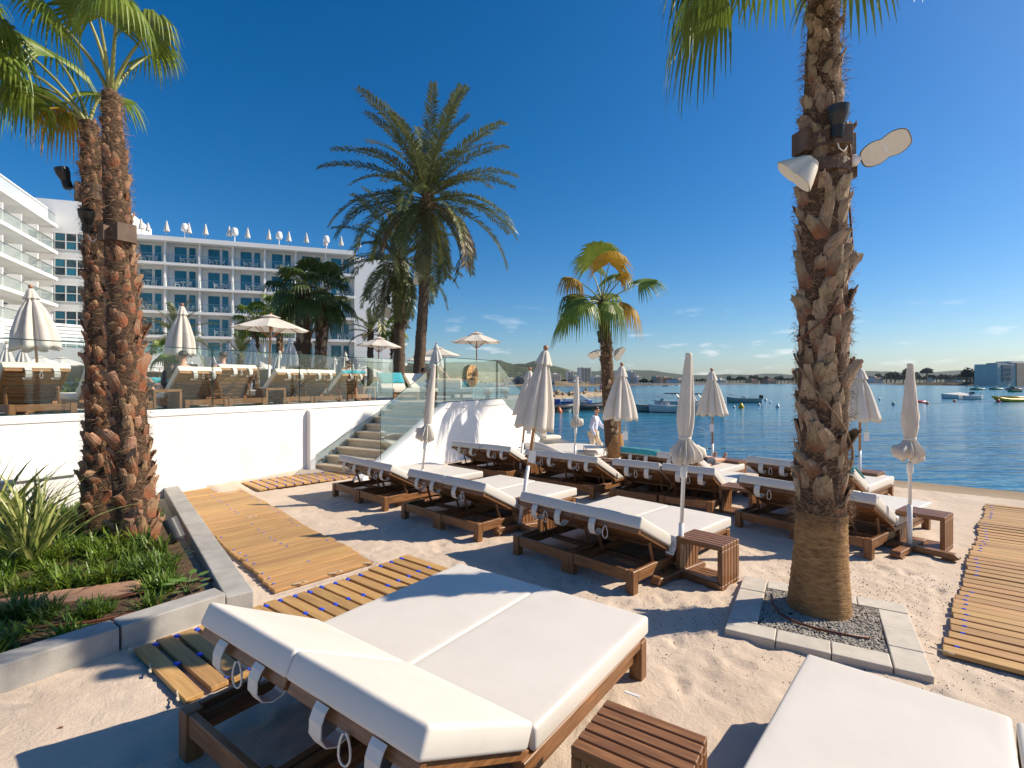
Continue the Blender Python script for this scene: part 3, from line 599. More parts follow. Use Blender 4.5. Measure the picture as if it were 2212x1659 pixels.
def pair(p, r, labels, pitch=0.835, z=0.0, proto=None, proto2=None, grp=GB, jit=0.02, sc_=1.0):
    r = V((r[0], r[1], 0)).normalized(); a = math.atan2(r.y, r.x); out = []
    for k, lb in enumerate(labels):
        q = V((p[0], p[1], z)) + r * (k * pitch)
        q += V((-r.y, r.x, 0)) * (RN.uniform(-jit, jit))
        out.append(put(proto if k == 0 else (proto2 or proto), q, a + (RN.uniform(-0.01, 0.01) if jit else 0), lb, grp)); out[-1].scale = (sc_,) * 3
    return out
BB = P_beach
pair((-1.776, 2.71), (0.806, -0.592), ['nearest cream lounger, its head corner over the front boardwalk', 'nearest cream lounger touching the slatted table in front'], 0.866, 0.018, BB, jit=0, sc_=1.055)
pair((1.65 - 0.664 * LL, 2.89 - 0.747 * LL), (0.747, -0.664), ['cream lounger cut off by the bottom edge below the palm', 'cream lounger showing only a corner at the bottom right'], 0.866, 0.018, BB, sc_=1.055)
pair((-3.16, 8.92), (0.733, -0.68), ['cream lounger nearest the foot of the stairs', 'second lounger from the stairs, beside the twisted white-poled parasol'], 0.82, 0, BB)
pair((-1.62, 7.47), (0.733, -0.68), ['left lounger of the pair in front of the twisted parasol', 'right lounger of that middle pair, left of the leaning brown pole'], 0.83, 0, BB, P_beach2)
pair((0.02, 5.91), (0.69, -0.724), ['lounger just right of the leaning brown parasol pole', 'lounger beside the slatted cube table and the tied white parasol'], 0.80, 0, BB, P_beach2)
pair((-1.39, 11.03), (0.775, -0.63), ['lounger below the sloped white wall, nearest its dark shadow', 'lounger below the sloped white wall, right one of its pair'], 0.82, 0, BB)
pair((0.17, 9.71), (0.74, -0.67), ['back row lounger partly behind the leaning brown parasol pole', 'back row lounger in front of the round bed'], 0.81, 0, BB)
pair((1.62, 8.48), (0.80, -0.60), ['back row lounger left of the tied white parasol pole', 'back row lounger crossed by the tied white parasol pole'], 0.84, 0, BB)
pair((3.06, 7.02), (0.60, -0.80), ['lounger just left of the big palm trunk', 'lounger just right of the big palm trunk'], 0.82, 0, P_beach2)
C2 = pair((2.02, 9.95), (0.69, -0.724), ['far lounger with a turquoise towel over its head end', 'far lounger with a sunbather, bare feet showing'], 0.83, 0, BB)
C3 = pair((3.98, 8.80), (0.63, -0.78), ['far lounger half hidden behind the left side of the palm trunk', 'far lounger with a turquoise towel, right of the palm trunk'], 0.82, 0, BB)
# round day bed with its small metal table
rb = thing('round_bed', 'round white day bed with raised back near the water', 'day bed', (1.42, 12.75, 0))
b = MB(); b.lathe([(0.80, 0.06), (0.86, 0.10), (0.86, 0.20), (0.82, 0.22)], 48); b.build('base', M['teakl_x'], rb)
for k in range(5):
    a = 2 * pi * k / 5 + 0.4; b = MB(); b.box(-0.05, -0.05, -0.03, 0.05, 0.05, 0.07, Tm((0.68 * math.cos(a), 0.68 * math.sin(a), 0))); b.build('leg', M['teakl_z'], rb)
b = MB(); b.lathe([(0.80, 0.22), (0.875, 0.24), (0.885, 0.33), (0.85, 0.375), (0.7, 0.385), (0.01, 0.39)], 48); b.build('mattress', M['fabric'], rb, smooth=True)
def rbfn(r, z, a, j):
    k = 0.5 + 0.5 * math.cos(a - rad(165)); return r, (0.22 + (z - 0.22) * (0.15 + 0.85 * sm(0.25, 0.85, k)))
b = MB(); b.lathe([(0.89, 0.22), (0.95, 0.24), (0.955, 0.48), (0.93, 0.54), (0.885, 0.54), (0.865, 0.46), (0.865, 0.23)], 64, fn=rbfn); b.build('backrest', M['fabric'], rb, smooth=True)
b = cushion(0.5, 0.32, 0.09, 0.04, 0.02, Tm((-0.55, 0.42, 0.50), 0.5)); b.build('pillow', M['ivory'], rb, smooth=True)
mt = thing('metal_side_table', 'small grey metal side table beside the round bed', 'table', (1.95, 11.95, 0))
b = MB(); b.box(-0.26, -0.2, 0.47, 0.26, 0.2, 0.49); b.build('top', M['steel'], mt)
for sx_, sy_ in ((-1, -1), (1, -1), (-1, 1), (1, 1)):
    b = MB(); b.tube([(0.24 * sx_, 0.18 * sy_, -0.02), (0.24 * sx_, 0.18 * sy_, 0.47)], 0.013, 6); b.build('leg', M['steel'], mt)
# towels
def towel(label, lounger, ang, bl=0.735, foot=False):
    Mx = lounger.matrix_basis
    MR = Matrix.Translation(V((0, PV, 0.252))) @ Matrix.Rotation(pi, 4, 'Z') @ Matrix.Translation(V((-LW, 0, 0))) @ Matrix.Rotation(ang, 4, 'X')
    path = [(bl + 0.052, 0.02 - 0.0), (bl + 0.056, 0.09), (bl + 0.046, 0.135), (bl - 0.0, 0.158), (bl * 0.75, 0.158), (bl * 0.5, 0.158), (0.25, 0.156)]
    b = MB(); n = len(path); rows = []
    for j, (u, v) in enumerate(path):
        for i in range(9):
            x = -0.012 + (LW + 0.024) * i / 8; rows.append(Mx @ (MR @ V((x, u + 0.012 * math.sin(i * 1.7) * (1 if j == 0 else 0), v + 0.004 * math.sin(i * 2.3 + j)))))
    fs = [(j * 9 + i, j * 9 + i + 1, (j + 1) * 9 + i + 1, (j + 1) * 9 + i) for j in range(n - 1) for i in range(8)]
    b.add(rows, fs); o = b.build('towel', M['towel'], smooth=True)
    md = o.modifiers.new('thick', 'SOLIDIFY'); md.thickness = 0.008; md.offset = 1
    return tag(o, label, 'towel', 'turquoise towels on the loungers')
bpy.context.view_layer.update()
towel('turquoise towel draped over the far lounger left of the sunbather', C2[0], rad(27.5))
towel('turquoise towel draped over the lounger right of the palm trunk', C3[1], rad(27.5))

# ------------------------------------------------------------------ slatted cube tables
TW, TDp, TH = 0.48, 0.40, 0.43
def make_table(teak):
    t = thing('side_table', 'x', 'table'); n = 6; s = TDp / n; k = 0.048
    tm = MB().box(0, 0, 0, TW, s - 0.009, k).mesh('slat', M[teak + 'x'], bevel=0.004); sm2 = MB().box(0, 0, k + 0.002, k, s - 0.009, TH - k - 0.002).mesh('slat', M[teak + 'z'], bevel=0.004)
    for i in range(n):
        ob('slat', tm, t, (0, i * s, TH - k)); ob('slat', tm, t, (0, i * s, 0)); ob('slat', sm2, t, (0, i * s, 0)); ob('slat', sm2, t, (TW - k, i * s, 0))
    b = MB(); b.box(k + 0.01, 0.02, TH - k - 0.022, k + 0.05, TDp - 0.02, TH - k - 0.002); b.build('batten', M[teak + 'y'], t)
    return t
P_tab = make_table('teak_'); P_tabl = make_table('teakl_')
def table(p, r, label, proto=None, z=-0.01, grp='slatted cube tables on the beach'):
    return put(proto or P_tab, (p[0], p[1], z), math.atan2(r[1], r[0]), label, grp)
table((0.255, 2.215), (0.83, -0.56), 'slatted cube table touching the nearest lounger, cut by the bottom edge')
table((1.68, 5.22), (0.69, -0.724), 'slatted cube table beside the tied white parasol, in full view')
table((0.02, 6.95), (0.72, -0.69), 'slatted cube table behind the leaning brown parasol pole')
table((4.74, 6.30), (0.62, -0.785), 'slatted cube table right of the palm, beside the tied parasol')
table((3.16, 7.78), (0.72, -0.69), 'slatted cube table at the left of the palm trunk, between two lounger pairs')
table((1.30, 9.90), (0.72, -0.69), 'slatted cube table half hidden, beside the middle wood-poled parasol')
table((4.17, 10.45), (0.69, -0.724), 'slatted cube table beside the far lounger with the sunbather')
table((6.00, 9.15), (0.63, -0.78), 'slatted cube table near the water, right of the palm trunk')
table((0.02, 10.55), (0.75, -0.66), 'slatted cube table below the white sloped wall, behind a parasol pole')
table((1.62, 10.33), (0.69, -0.724), 'dark slatted cube table at the left end of the far towel lounger')
wt = MB(); wt.box(0, 0, 0, 0.075, 0.014, 0.004); o = wt.build('paper_stick', M['white_paint']); o.location = (0.57, 2.585, 0.4245); o.rotation_euler = (0, 0, -0.6); tag(o, 'small white stick lying on the near slatted table', 'stick')

# ------------------------------------------------------------------ parasols
def pleat_canopy(prof_, pleats, depth, seed, n=72, twist=0.0, lobes=0.25):
    rr = random.Random(seed); ph = [rr.uniform(-0.5, 0.5) for _ in range(pleats)]; am = [rr.uniform(0.55, 1.25) for _ in range(pleats)]
    def fn(r, z, a, j):
        t = j / (len(prof_) - 1); aa = a + twist * t
        k = (aa / (2 * pi) * pleats) % pleats; i = int(k); f = k - i
        w_ = abs(math.sin(pi * min(1, max(0, f + 0.18 * ph[i] * math.sin(pi * f))))) ** 0.75
        d = depth[j]; q = 1 - d * am[i] * (1 - w_)
        q *= 1 + lobes * d * math.sin(2 * aa + seed) * 0.5
        return max(0.012, r * q), z + (0.05 * (w_ - 0.6) * (r / 0.3) if j >= len(prof_) - 2 else 0) * -1
    b = MB(); b.lathe(prof_, n, fn=fn, cap=False); return b
def parasol_base(t, teak, rz=0.0):
    for k in range(2):
        Mx = Matrix.Rotation(rz + k * pi / 2, 4, 'Z')
        z0, z1 = 0.0, 0.085
        for s in ((-1, 1) if k else (0,)):
            if k == 0: b = MB(); b.prism([(-0.46, 0.03), (-0.46, 0.05), (-0.42, z1), (0.42, z1), (0.46, 0.05), (0.46, 0.03), (0.42, 0.02), (-0.42, 0.02)], -0.05, 0.05, 'y', Mx)
            else: b = MB(); b.prism([(0.052 * s, 0.02), (0.052 * s, z1), (0.42 * s, z1), (0.46 * s, 0.05), (0.46 * s, 0.03), (0.42 * s, 0.02)], -0.05, 0.05, 'y', Mx)
            b.build('base_beam', M[teak + 'x'], t, bevel=0.006)
        for s in (-1, 1):
            b = MB(); b.box(0.36 * s - 0.055, -0.055, -0.03, 0.36 * s + 0.055, 0.055, 0.018, Mx); b.build('base_foot', M[teak + 'x'], t, bevel=0.004)
def lean(t, base, top, h0):
    """tilt the parasol so that its head stands over top"""
    d = V((top[0] - base[0], top[1] - base[1], h0)); t.location = base; t.rotation_euler = V((0, 0, 1)).rotation_difference(d.normalized()).to_euler(); return d.length
def closed_parasol(label, base, topx, topz, seed, rb=0.30, cl=1.0, sleeve=0.62, tagz=None, grp='closed wood-poled parasols on the beach', knob=True, far=False, teak='teak_', canvas='canvas', tilt_y=0.0, base_rz=0.7, basefoot=True, tag_side=0.10):
    t = thing('closed_parasol', label, 'parasol', group=grp); H = lean(t, base, (topx, base[1] + tilt_y), topz - base[2])
    zt = H - 0.06
    b = MB(); b.tube([(0, 0, -0.05), (0, 0, sleeve)], 0.026, 10); b.build('pole_sleeve', M['white_paint'], t, smooth=True)
    b = MB(); b.tube([(0, 0, sleeve - 0.02), (0, 0, zt)], 0.020, 8); b.build('pole', M['pole_wood'], t, smooth=True)
    b = MB(); b.ball((0, 0, H - 0.035), 0.036, n=12); b.tube([(0, 0, H - 0.10), (0, 0, H - 0.06)], 0.02, 8); b.build('finial', M['finial'], t, smooth=True)
    P_ = [(0.035, H - 0.10), (0.06, H - 0.13), (0.075, H - 0.20), (0.095, H - 0.30), (rb * 0.50, H - 0.45), (rb * 0.70, H - 0.65), (rb * 0.88, H - 0.85), (rb * 0.97, H - cl + 0.06), (rb, H - cl), (rb * 0.96, H - cl + 0.015)]
    D_ = [0.05, 0.15, 0.3, 0.42, 0.5, 0.52, 0.5, 0.46, 0.44, 0.44]
    b = pleat_canopy(P_, 8, D_, seed); b.build('canopy', M[canvas], t, smooth=True)
    P_ = [(0.03, H - 0.075), (0.055, H - 0.10), (0.085, H - 0.17), (0.118, H - 0.245), (0.125, H - 0.26)]
    b = pleat_canopy(P_, 8, [0, 0.08, 0.18, 0.24, 0.26], seed + 5, 48); b.build('top_vent', M[canvas], t, smooth=True)
    if knob: b = MB(); b.tube([(-0.025, 0, sleeve - 0.10), (-0.06, 0, sleeve - 0.10)], 0.008, 6); b.ball((-0.065, 0, sleeve - 0.10), 0.016, n=8, m=6); b.build('knob', M['black'], t)
    if tagz is not None:
        b = MB(); b.tube([(tag_side, -0.03, H - cl + 0.03), (tag_side, -0.03, tagz + 0.12)], 0.006, 6); b.build('pull_cord', M['rope'], t)
        b = MB(); b.box(tag_side - 0.045, -0.034, tagz - 0.05, tag_side + 0.045, -0.026, tagz + 0.11); b.build('paper_tag', M['white_paint'], t)
    if basefoot: parasol_base(t, teak, base_rz)
    return t
def tied_parasol(label, base, topx, topz, seed, r=0.085, tie=0.62, grp='tied white-poled parasols on the beach', bunch=0.13, sleeve=0.55, tagged=False, base_rz=0.7, basefoot=True, frill_dir=0.0, twist=1.4):
    t = thing('tied_parasol', label, 'parasol', group=grp); H = lean(t, base, (topx, base[1]), topz - base[2])
    b = MB(); b.tube([(0, 0, -0.05), (0, 0, sleeve)], 0.027, 12); b.tube([(0, 0, sleeve), (0, 0, H - 0.05)], 0.019, 10); b.build('pole', M['white_paint'], t, smooth=True)
    b = MB(); b.lathe([(0.03, H - 0.06), (0.034, H - 0.05), (0.033, H - 0.006), (0.028, H)], 16); b.build('cap', M['canvas'], t, smooth=True)
    zb = H * tie
    P_ = [(0.036, H - 0.055), (0.045, H - 0.15), (0.058, H - 0.30), (r * 0.85, H - 0.48), (r, zb + 0.26), (r * 0.95, zb + 0.14), (r * 0.8, zb + 0.05), (r * 0.62, zb)]
    b = pleat_canopy(P_, 7, [0.05, 0.15, 0.22, 0.28, 0.3, 0.3, 0.28, 0.25], seed, 72, twist, 0.4); b.build('canopy', M['canvas'], t, smooth=True)
    b = MB(); b.lathe([(r * 0.64, zb - 0.02), (r * 0.70, zb - 0.015), (r * 0.70, zb + 0.015), (r * 0.64, zb + 0.02)], 24); b.build('tie_band', M['strap'], t, smooth=True)
    # the bunched hem below the band, blown out to one side
    def fn(rr, z, a, j):
        k = max(0, math.cos(a - frill_dir)) ** 3; q = 1 + 0.8 * k * [0, 0.4, 0.9, 1.0, 0.6][j] + 0.42 * math.sin(11 * a + seed + 0.7 * math.sin(3 * a)) * [0.2, 0.8, 1, 1, 0.6][j]
        return rr * q, z + 0.03 * math.sin(5 * a) * (j > 1) + 0.05 * k * (j >= 2)
    b = MB(); b.lathe([(r * 0.62, zb - 0.01), (bunch * 0.52, zb - 0.06), (bunch * 0.78, zb - 0.15), (bunch * 0.82, zb - 0.22), (bunch * 0.40, zb - 0.265)], 72, fn=fn, cap=False); b.build('hem', M['canvas'], t, smooth=True)
    b = MB(); b.lathe([(0.022, zb - 0.42), (0.034, zb - 0.40), (0.034, zb - 0.30), (0.022, zb - 0.27)], 12); b.build('runner', M['white_paint'], t, smooth=True)
    b = MB(); b.tube([(0.025, 0, sleeve - 0.14), (0.055, 0, sleeve - 0.14)], 0.008, 6); b.ball((0.06, 0, sleeve - 0.14), 0.016, n=8, m=6); b.build('knob', M['black'], t)
    if tagged:
        Mx = Matrix.Translation(V((-0.05, -0.02, sleeve - 0.16))) @ Matrix.Rotation(0.3, 4, 'Y')
        b = MB(); b.box(-0.06, -0.003, -0.17, 0.025, 0.003, 0.02, Mx); tg = b.build('paper_tag', M['white_paint'], t)
        for k in range(6): b = MB(); b.box(-0.05, -0.006, -0.15 + k * 0.022, 0.012 - 0.012 * (k % 3), -0.004, -0.142 + k * 0.022, Mx); b.build('print', M['grey'], tg)
    if basefoot: parasol_base(t, 'teak_', base_rz)
    return t
tied_parasol('tied parasol with white pole nearest the stairs', (-1.55, 8.48, 0), -1.30, 2.30, 3, 0.085, 0.56, twist=2.2, frill_dir=2.5)
closed_parasol('closed parasol with ball top on the strongly leaning brown pole', (0.09, 6.89, 0), 0.463, 2.50, 4, 0.29, 1.14, 0.88, 0.98, tag_side=0.03, base_rz=0.78)
closed_parasol('closed parasol just behind the leaning one, brown pole', (0.15, 10.5, 0), 0.372, 2.31, 5, 0.30, 1.0, 0.75, 1.0)
tied_parasol('thin tied parasol standing by the round bed', (1.44, 11.75, 0), 1.50, 2.12, 6, 0.075, 0.58, bunch=0.11, basefoot=False)
closed_parasol('closed parasol in front of the middle palm, price tag hanging', (1.97, 9.46, 0), 2.04, 2.37, 7, 0.33, 1.06, 0.60, 0.98, tag_side=0.10)
tied_parasol('tied parasol with white pole beside the full cube table', (1.72, 5.24, 0), 1.82, 2.30, 8, 0.088, 0.62, tagged=True, base_rz=0.72, frill_dir=0.2, twist=0.5)
closed_parasol('closed parasol beside the far lounger with the sunbather', (4.24, 10.76, 0), 4.22, 2.30, 9, 0.31, 1.0, 0.70, 1.0, tag_side=-0.02)
closed_parasol('closed parasol near the water just right of the palm trunk', (6.19, 9.07, 0), 6.20, 2.32, 10, 0.33, 1.0, 0.78, 1.0, tag_side=0.10)
tied_parasol('tied parasol furthest right, spiral folds, beside a cube table', (4.70, 6.02, 0), 4.71, 2.22, 12, 0.088, 0.60, base_rz=0.62, frill_dir=3.4, twist=3.2)

# ------------------------------------------------------------------ palms
def boot_mesh(seed):
    r = random.Random(seed); L_ = r.uniform(0.16, 0.23); w0 = r.uniform(0.15, 0.20); w1 = r.uniform(0.05, 0.09); out = r.uniform(0.008, 0.045); b = MB(); nt_, ns = 5, 4; skew = r.uniform(-0.06, 0.06)
    for side in (0, 1):
        for i in range(nt_ + 1):
            t = i / nt_; wd = lerp(w0, w1, t ** 0.8)
            for j in range(ns + 1):
                s = 2 * j / ns - 1
                x = out * t ** 1.6 - 0.030 * s * s * (1 - 0.4 * t) - side * (0.016 * (1 - 0.55 * t)) + 0.008
                z = L_ * t + (r.uniform(-0.03, 0.03) - 0.035 * abs(s) if i == nt_ and side == 0 else (-0.012 if i == nt_ else 0))
                b.v.append((x, s * wd / 2 + skew * t, z))
    n = ns + 1; o = (nt_ + 1) * n
    for i in range(nt_):
        for j in range(ns):
            q = (i * n + j, i * n + j + 1, (i + 1) * n + j + 1, (i + 1) * n + j); b.f.append(q); b.f.append(tuple(k + o for k in q[::-1]))
        for j, fl in ((0, 1), (ns, 0)):
            q = (i * n + j, (i + 1) * n + j, (i + 1) * n + j + o, i * n + j + o); b.f.append(q[::-1] if fl else q)
    for j in range(ns): b.f.append((nt_ * n + j, nt_ * n + j + 1, nt_ * n + j + 1 + o, nt_ * n + j + o))
    return b.mesh('leaf_base', M['boot'])
BOOTS = [boot_mesh(k) for k in range(9)]
BOOTS_RED = [boot_mesh(k + 20) for k in range(9)]
for me in BOOTS_RED: me.materials[0] = M['boot_red']
def fibre_mesh(n, rf, cx, z0, z1, seed, ln=(0.04, 0.12), rad_=0.0032):
    r = random.Random(seed); b = MB()
    for k in range(n):
        z = r.uniform(z0, z1); a = r.uniform(0, 2 * pi); c = V(cx(z)); rr = rf(z)
        o = V((math.cos(a), math.sin(a), 0)); t = V((-o.y, o.x, 0)); p = V((c.x, c.y, z)) + o * (rr + r.uniform(0.0, 0.03))
        d = (t * r.uniform(-1, 1) + V((0, 0, 1)) * r.uniform(-0.5, 0.9) + o * r.uniform(0.0, 0.32)).normalized(); l_ = r.uniform(*ln)
        q = d.cross(o).normalized() * r.uniform(0.4, 1) * rad_; e = p + d * l_ * 0.55 + o * r.uniform(-0.01, 0.015); g_ = p + d * l_ + V((0, 0, -l_ * r.uniform(0, 0.5)))
        b.add([p - q, p + q, e + q * 0.7, e - q * 0.7, g_], [(0, 1, 2, 3), (3, 2, 4)])
    return b
def boots_on(root, rf, cx, z0, z1, n, seed, sc_=(1.0, 1.38), kind=''):
    r = random.Random(seed)
    for k in range(n):
        z = lerp(z0, z1, (k + r.uniform(-0.4, 0.4)) / n); a = k * 2.39996 + r.uniform(-0.22, 0.22); c = V(cx(z)); rr = rf(z)
        o = ob('leaf_base', (BOOTS_RED if kind else BOOTS)[r.randrange(9)], root); s = r.uniform(*sc_) * rr / 0.19
        o.location = (c.x + math.cos(a) * (rr - 0.010), c.y + math.sin(a) * (rr - 0.010), z - 0.05)
        o.rotation_euler = (Matrix.Rotation(a, 3, 'Z') @ Matrix.Rotation(r.uniform(-0.6, 0.6), 3, 'X') @ Matrix.Rotation(r.uniform(-0.06, 0.09), 3, 'Y')).to_euler(); o.scale = (s, s, s * r.uniform(0.85, 1.15))
def fan_leaf(b, hub, d, R_, spread=rad(118), nseg=36, droop=0.30, tip=0.35, cup=0.12, rr=RN, roll=0.0, split=0.55):
    hub = V(hub); d = V(d).normalized(); up = V((0, 0, 1))
    side = d.cross(up)
    side = V((1, 0, 0)) if side.length < 0.15 else side.normalized()
    side = Matrix.Rotation(roll, 3, d) @ side
    nr = side.cross(d).normalized(); da = 2 * spread / nseg; st = [0.04, 0.28, split, 0.72, 0.87, 1.0]
    for k in range(nseg):
        a = -spread + (k + 0.5) * da; dr = d * math.cos(a) + side * math.sin(a); tv = side * math.cos(a) - d * math.sin(a)
        ln = R_ * (0.80 + 0.20 * math.cos(a * 0.75)) * rr.uniform(0.92, 1.05); dv = rr.uniform(0.75, 1.3); vs = []; off = rr.uniform(-0.03, 0.03)
        for s in st:
            p = hub + dr * ln * s + nr * (cup * R_ * s * (abs(math.sin(a)) - 0.4)) + tv * off * ln * max(0, s - split)
            g_ = droop * ln * s ** 2 + tip * dv * ln * max(0, s - 0.5) ** 1.5 * 2.2; p.z -= g_
            p -= dr * g_ * 0.35
            w_ = ln * s * math.tan(da / 2) * 1.02 if s <= split else ln * split * math.tan(da / 2) * max(0.03, (1 - s) / (1 - split)) ** 0.8
            vs += [p - tv * w_, p + nr * w_ * 0.55, p + tv * w_]
        fs = []
        for i in range(len(st) - 1):
            q = i * 3; fs += [(q, q + 1, q + 4, q + 3), (q + 1, q + 2, q + 5, q + 4)]
        b.add(vs, fs)
def palm_leaf(root, crown, az, el, pl, R_, mat='leaf', droop=0.3, tip=0.35, bend=0.35, roll=0.0, seed=0, nseg=36, pr=0.018, spread=rad(118)):
    """one fan leaf: petiole arching from the crown, blade at its end"""
    r = random.Random(seed); c = V(crown); h = V((math.sin(az), math.cos(az), 0)); p = c.copy(); pts = [p.copy()]; e = el
    for k in range(6):
        p = p + (h * math.cos(e) + V((0, 0, math.sin(e)))) * pl / 6; e -= bend / 6; pts.append(p.copy())
    d = pts[-1] - pts[-2]
    b = MB(); fan_leaf(b, p, d, R_, spread, nseg, droop, tip, rr=r, roll=roll); lf = b.build('fan_leaf', M[mat], root)
    b = MB(); b.tube(pts, [lerp(pr * 1.5, pr * 0.7, k / 6) for k in range(7)], 6); b.build('petiole', M['petiole'], lf, smooth=True)
    return lf
def lathe_trunk(root, rf, cx, z0, z1, mat, n=24, dz=0.12, name='trunk', rough_=0.012):
    m = max(2, int((z1 - z0) / dz)); b = MB(); vs = []
    for j in range(m + 1):
        z = lerp(z0, z1, j / m); c = V(cx(z)); r_ = rf(z)
        for k in range(n):
            a = 2 * pi * k / n; q = r_ + rough_ * noise.noise(V((math.cos(a) * 3, math.sin(a) * 3, z * 6))); vs.append((c.x + q * math.cos(a), c.y + q * math.sin(a), z))
    fs = [(j * n + k, j * n + (k + 1) % n, (j + 1) * n + (k + 1) % n, (j + 1) * n + k) for j in range(m) for k in range(n)] + [tuple(range(m * n, m * n + n))]
    b.add(vs, fs); return b.build(name, mat, root, smooth=True)
# --- big palm on the right
pr_ = thing('fan_palm', 'tall fan palm in the square of slabs, speakers strapped to its trunk', 'palm tree', (2.66, 4.42, 0))
rfR = lambda z: pw(z, [(0, 0.245), (0.12, 0.235), (0.5, 0.205), (0.9, 0.19), (2.0, 0.195), (3.5, 0.19), (4.3, 0.16), (5.0, 0.13), (5.9, 0.11)])
cxR = lambda z: (0.012 * z + 0.02 * math.sin(z), 0, 0)
M['ringbark'] = pm('ringed_palm_base', (0.17, 0.085, 0.030), (0.43, 0.245, 0.095), 14, 0.9, 1.0, 34, (1.1, 1.1, 3.6), lo=0.3, hi=0.7, bdist=0.012)
b = MB(); vs = []; n = 48; m = 46
for j in range(m + 1):
    z = -0.05 + 0.93 * j / m
    for k in range(n):
        a = 2 * pi * k / n; q = rfR(z) + 0.006 * (j % 2) + 0.006 * noise.noise(V((math.cos(a) * 2.5, math.sin(a) * 2.5, z * 9))); c = cxR(z); vs.append((c[0] + q * math.cos(a), q * math.sin(a), z + 0.006 * math.sin(3 * a + j)))
b.add(vs, [(j * n + k, j * n + (k + 1) % n, (j + 1) * n + (k + 1) % n, (j + 1) * n + k) for j in range(m) for k in range(n)]); b.build('trunk_base', M['ringbark'], pr_, smooth=True)
lathe_trunk(pr_, lambda z: rfR(z) - 0.008, cxR, 0.80, 5.9, M['trunk'])
boots_on(pr_, lambda z: rfR(z) - 0.01, cxR, 0.90, 5.75, 285, 5)
tag(fibre_mesh(5200, rfR, cxR, 0.80, 5.7, 6).build('fibre', M['fibre'], pr_), kind='stuff')
b = fibre_mesh(420, lambda z: 0.195, cxR, 0.80, 0.98, 8, (0.07, 0.16)); tag(b.build('fibre_skirt', M['fibre'], pr_), kind='stuff')
for (az, el, pl, R_, dr, tp, mt_, ro_) in ((-1.75, 0.25, 0.95, 0.85, 0.55, 0.5, 'leaf', 0.3), (3.3, -0.40, 0.45, 0.78, 0.30, 0.3, 'leaf', 0.0), (-1.45, -0.05, 0.9, 0.85, 0.55, 0.5, 'leaf', 0.2), (-2.3, 0.3, 0.75, 0.80, 0.6, 0.5, 'leaf', 0.1), (2.2, 0.4, 0.7, 0.72, 0.6, 0.5, 'leafd', 0.0),
        (-1.2, 0.5, 0.8, 0.8, 0.4, 0.4, 'leaf', 0.0), (0.8, 0.55, 0.75, 0.8, 0.4, 0.4, 'leafd', 0), (-0.2, 0.7, 0.75, 0.8, 0.3, 0.4, 'leaf', 0.0), (-1.9, 1.1, 0.75, 0.8, 0.3, 0.3, 'leaf', 0.0), (1.7, 1.0, 0.75, 0.8, 0.3, 0.3, 'leaf', 0), (3.0, 1.0, 0.75, 0.8, 0.3, 0.3, 'leaf', 0)):
    palm_leaf(pr_, (0.09, 0, 5.74), az, el, pl, R_, mt_, dr, tp, roll=ro_, seed=int(az * 100 + el * 10) + 500)
b = MB(); b.tube([(0.10, -0.22, 4.15), (0.19, -0.14, 3.9), (0.25, -0.02, 3.6), (0.22, -0.13, 3.0), (-0.05, -0.24, 2.55), (-0.22, -0.06, 2.35)], 0.009, 6); b.build('cable', M['pipe'], pr_, smooth=True)
b = MB(); pts = []
for k in range(40):
    z = 2.25 - k * 0.035; a = -0.9 - 2.4 + k * 0.11; pts.append((0.03 + (rfR(z) + 0.03) * math.cos(a), (rfR(z) + 0.03) * math.sin(a), z))
b.tube(pts, 0.010, 6); b.build('cable', M['fibre'], pr_, smooth=True)
# --- two palms on the left
def left_palm(label, loc, rf, cx, h, n, seed, leaves, lab=None):
    t = thing('fan_palm', label, 'palm tree', loc, group='fan palms in the planted bed')
    lathe_trunk(t, lambda z: rf(z) - 0.008, cx, -0.05, h, M['trunk']); boots_on(t, lambda z: rf(z) - 0.01, cx, 0.02, h, n, seed, (0.9, 1.25), 'left')
    tag(fibre_mesh(5200, rf, cx, 0.0, h, seed + 1).build('fibre', M['fibre'], t), kind='stuff')
    for i, q in enumerate(leaves): palm_leaf(t, (cx(h)[0], cx(h)[1], h - 0.05), *q, seed=seed * 50 + i)
    return t
rfL = lambda z: pw(z, [(0, 0.25), (0.3, 0.22), (1.0, 0.20), (2.5, 0.185), (3.6, 0.158), (4.6, 0.135), (5.2, 0.105), (5.9, 0.08)])
left_palm('fan palm with the front trunk of the left pair, two spotlights on it', (-4.60, 6.22, 0.08), rfL, lambda z: (-0.055 * z - 0.0, 0, 0), 5.45, 270, 21,
    [(2.9, 1.35, 0.85, 0.72, 'leaf', 0.1, 0.25, 0.25), (1.6, 1.25, 0.9, 0.70, 'leaf', 0.35, 0.5, 0.5), (-2.0, 1.2, 0.95, 0.75, 'leaf', 0.3, 0.4, 0.5), (0.3, 1.2, 0.9, 0.75, 'leaf', 0.3, 0.4, 0.4), (2.4, 0.95, 0.95, 0.66, 'leaf', 0.5, 0.5, 0.5), (-2.6, 1.45, 1.0, 0.8, 'leaf', 0.2, 0.3, 0.4)])
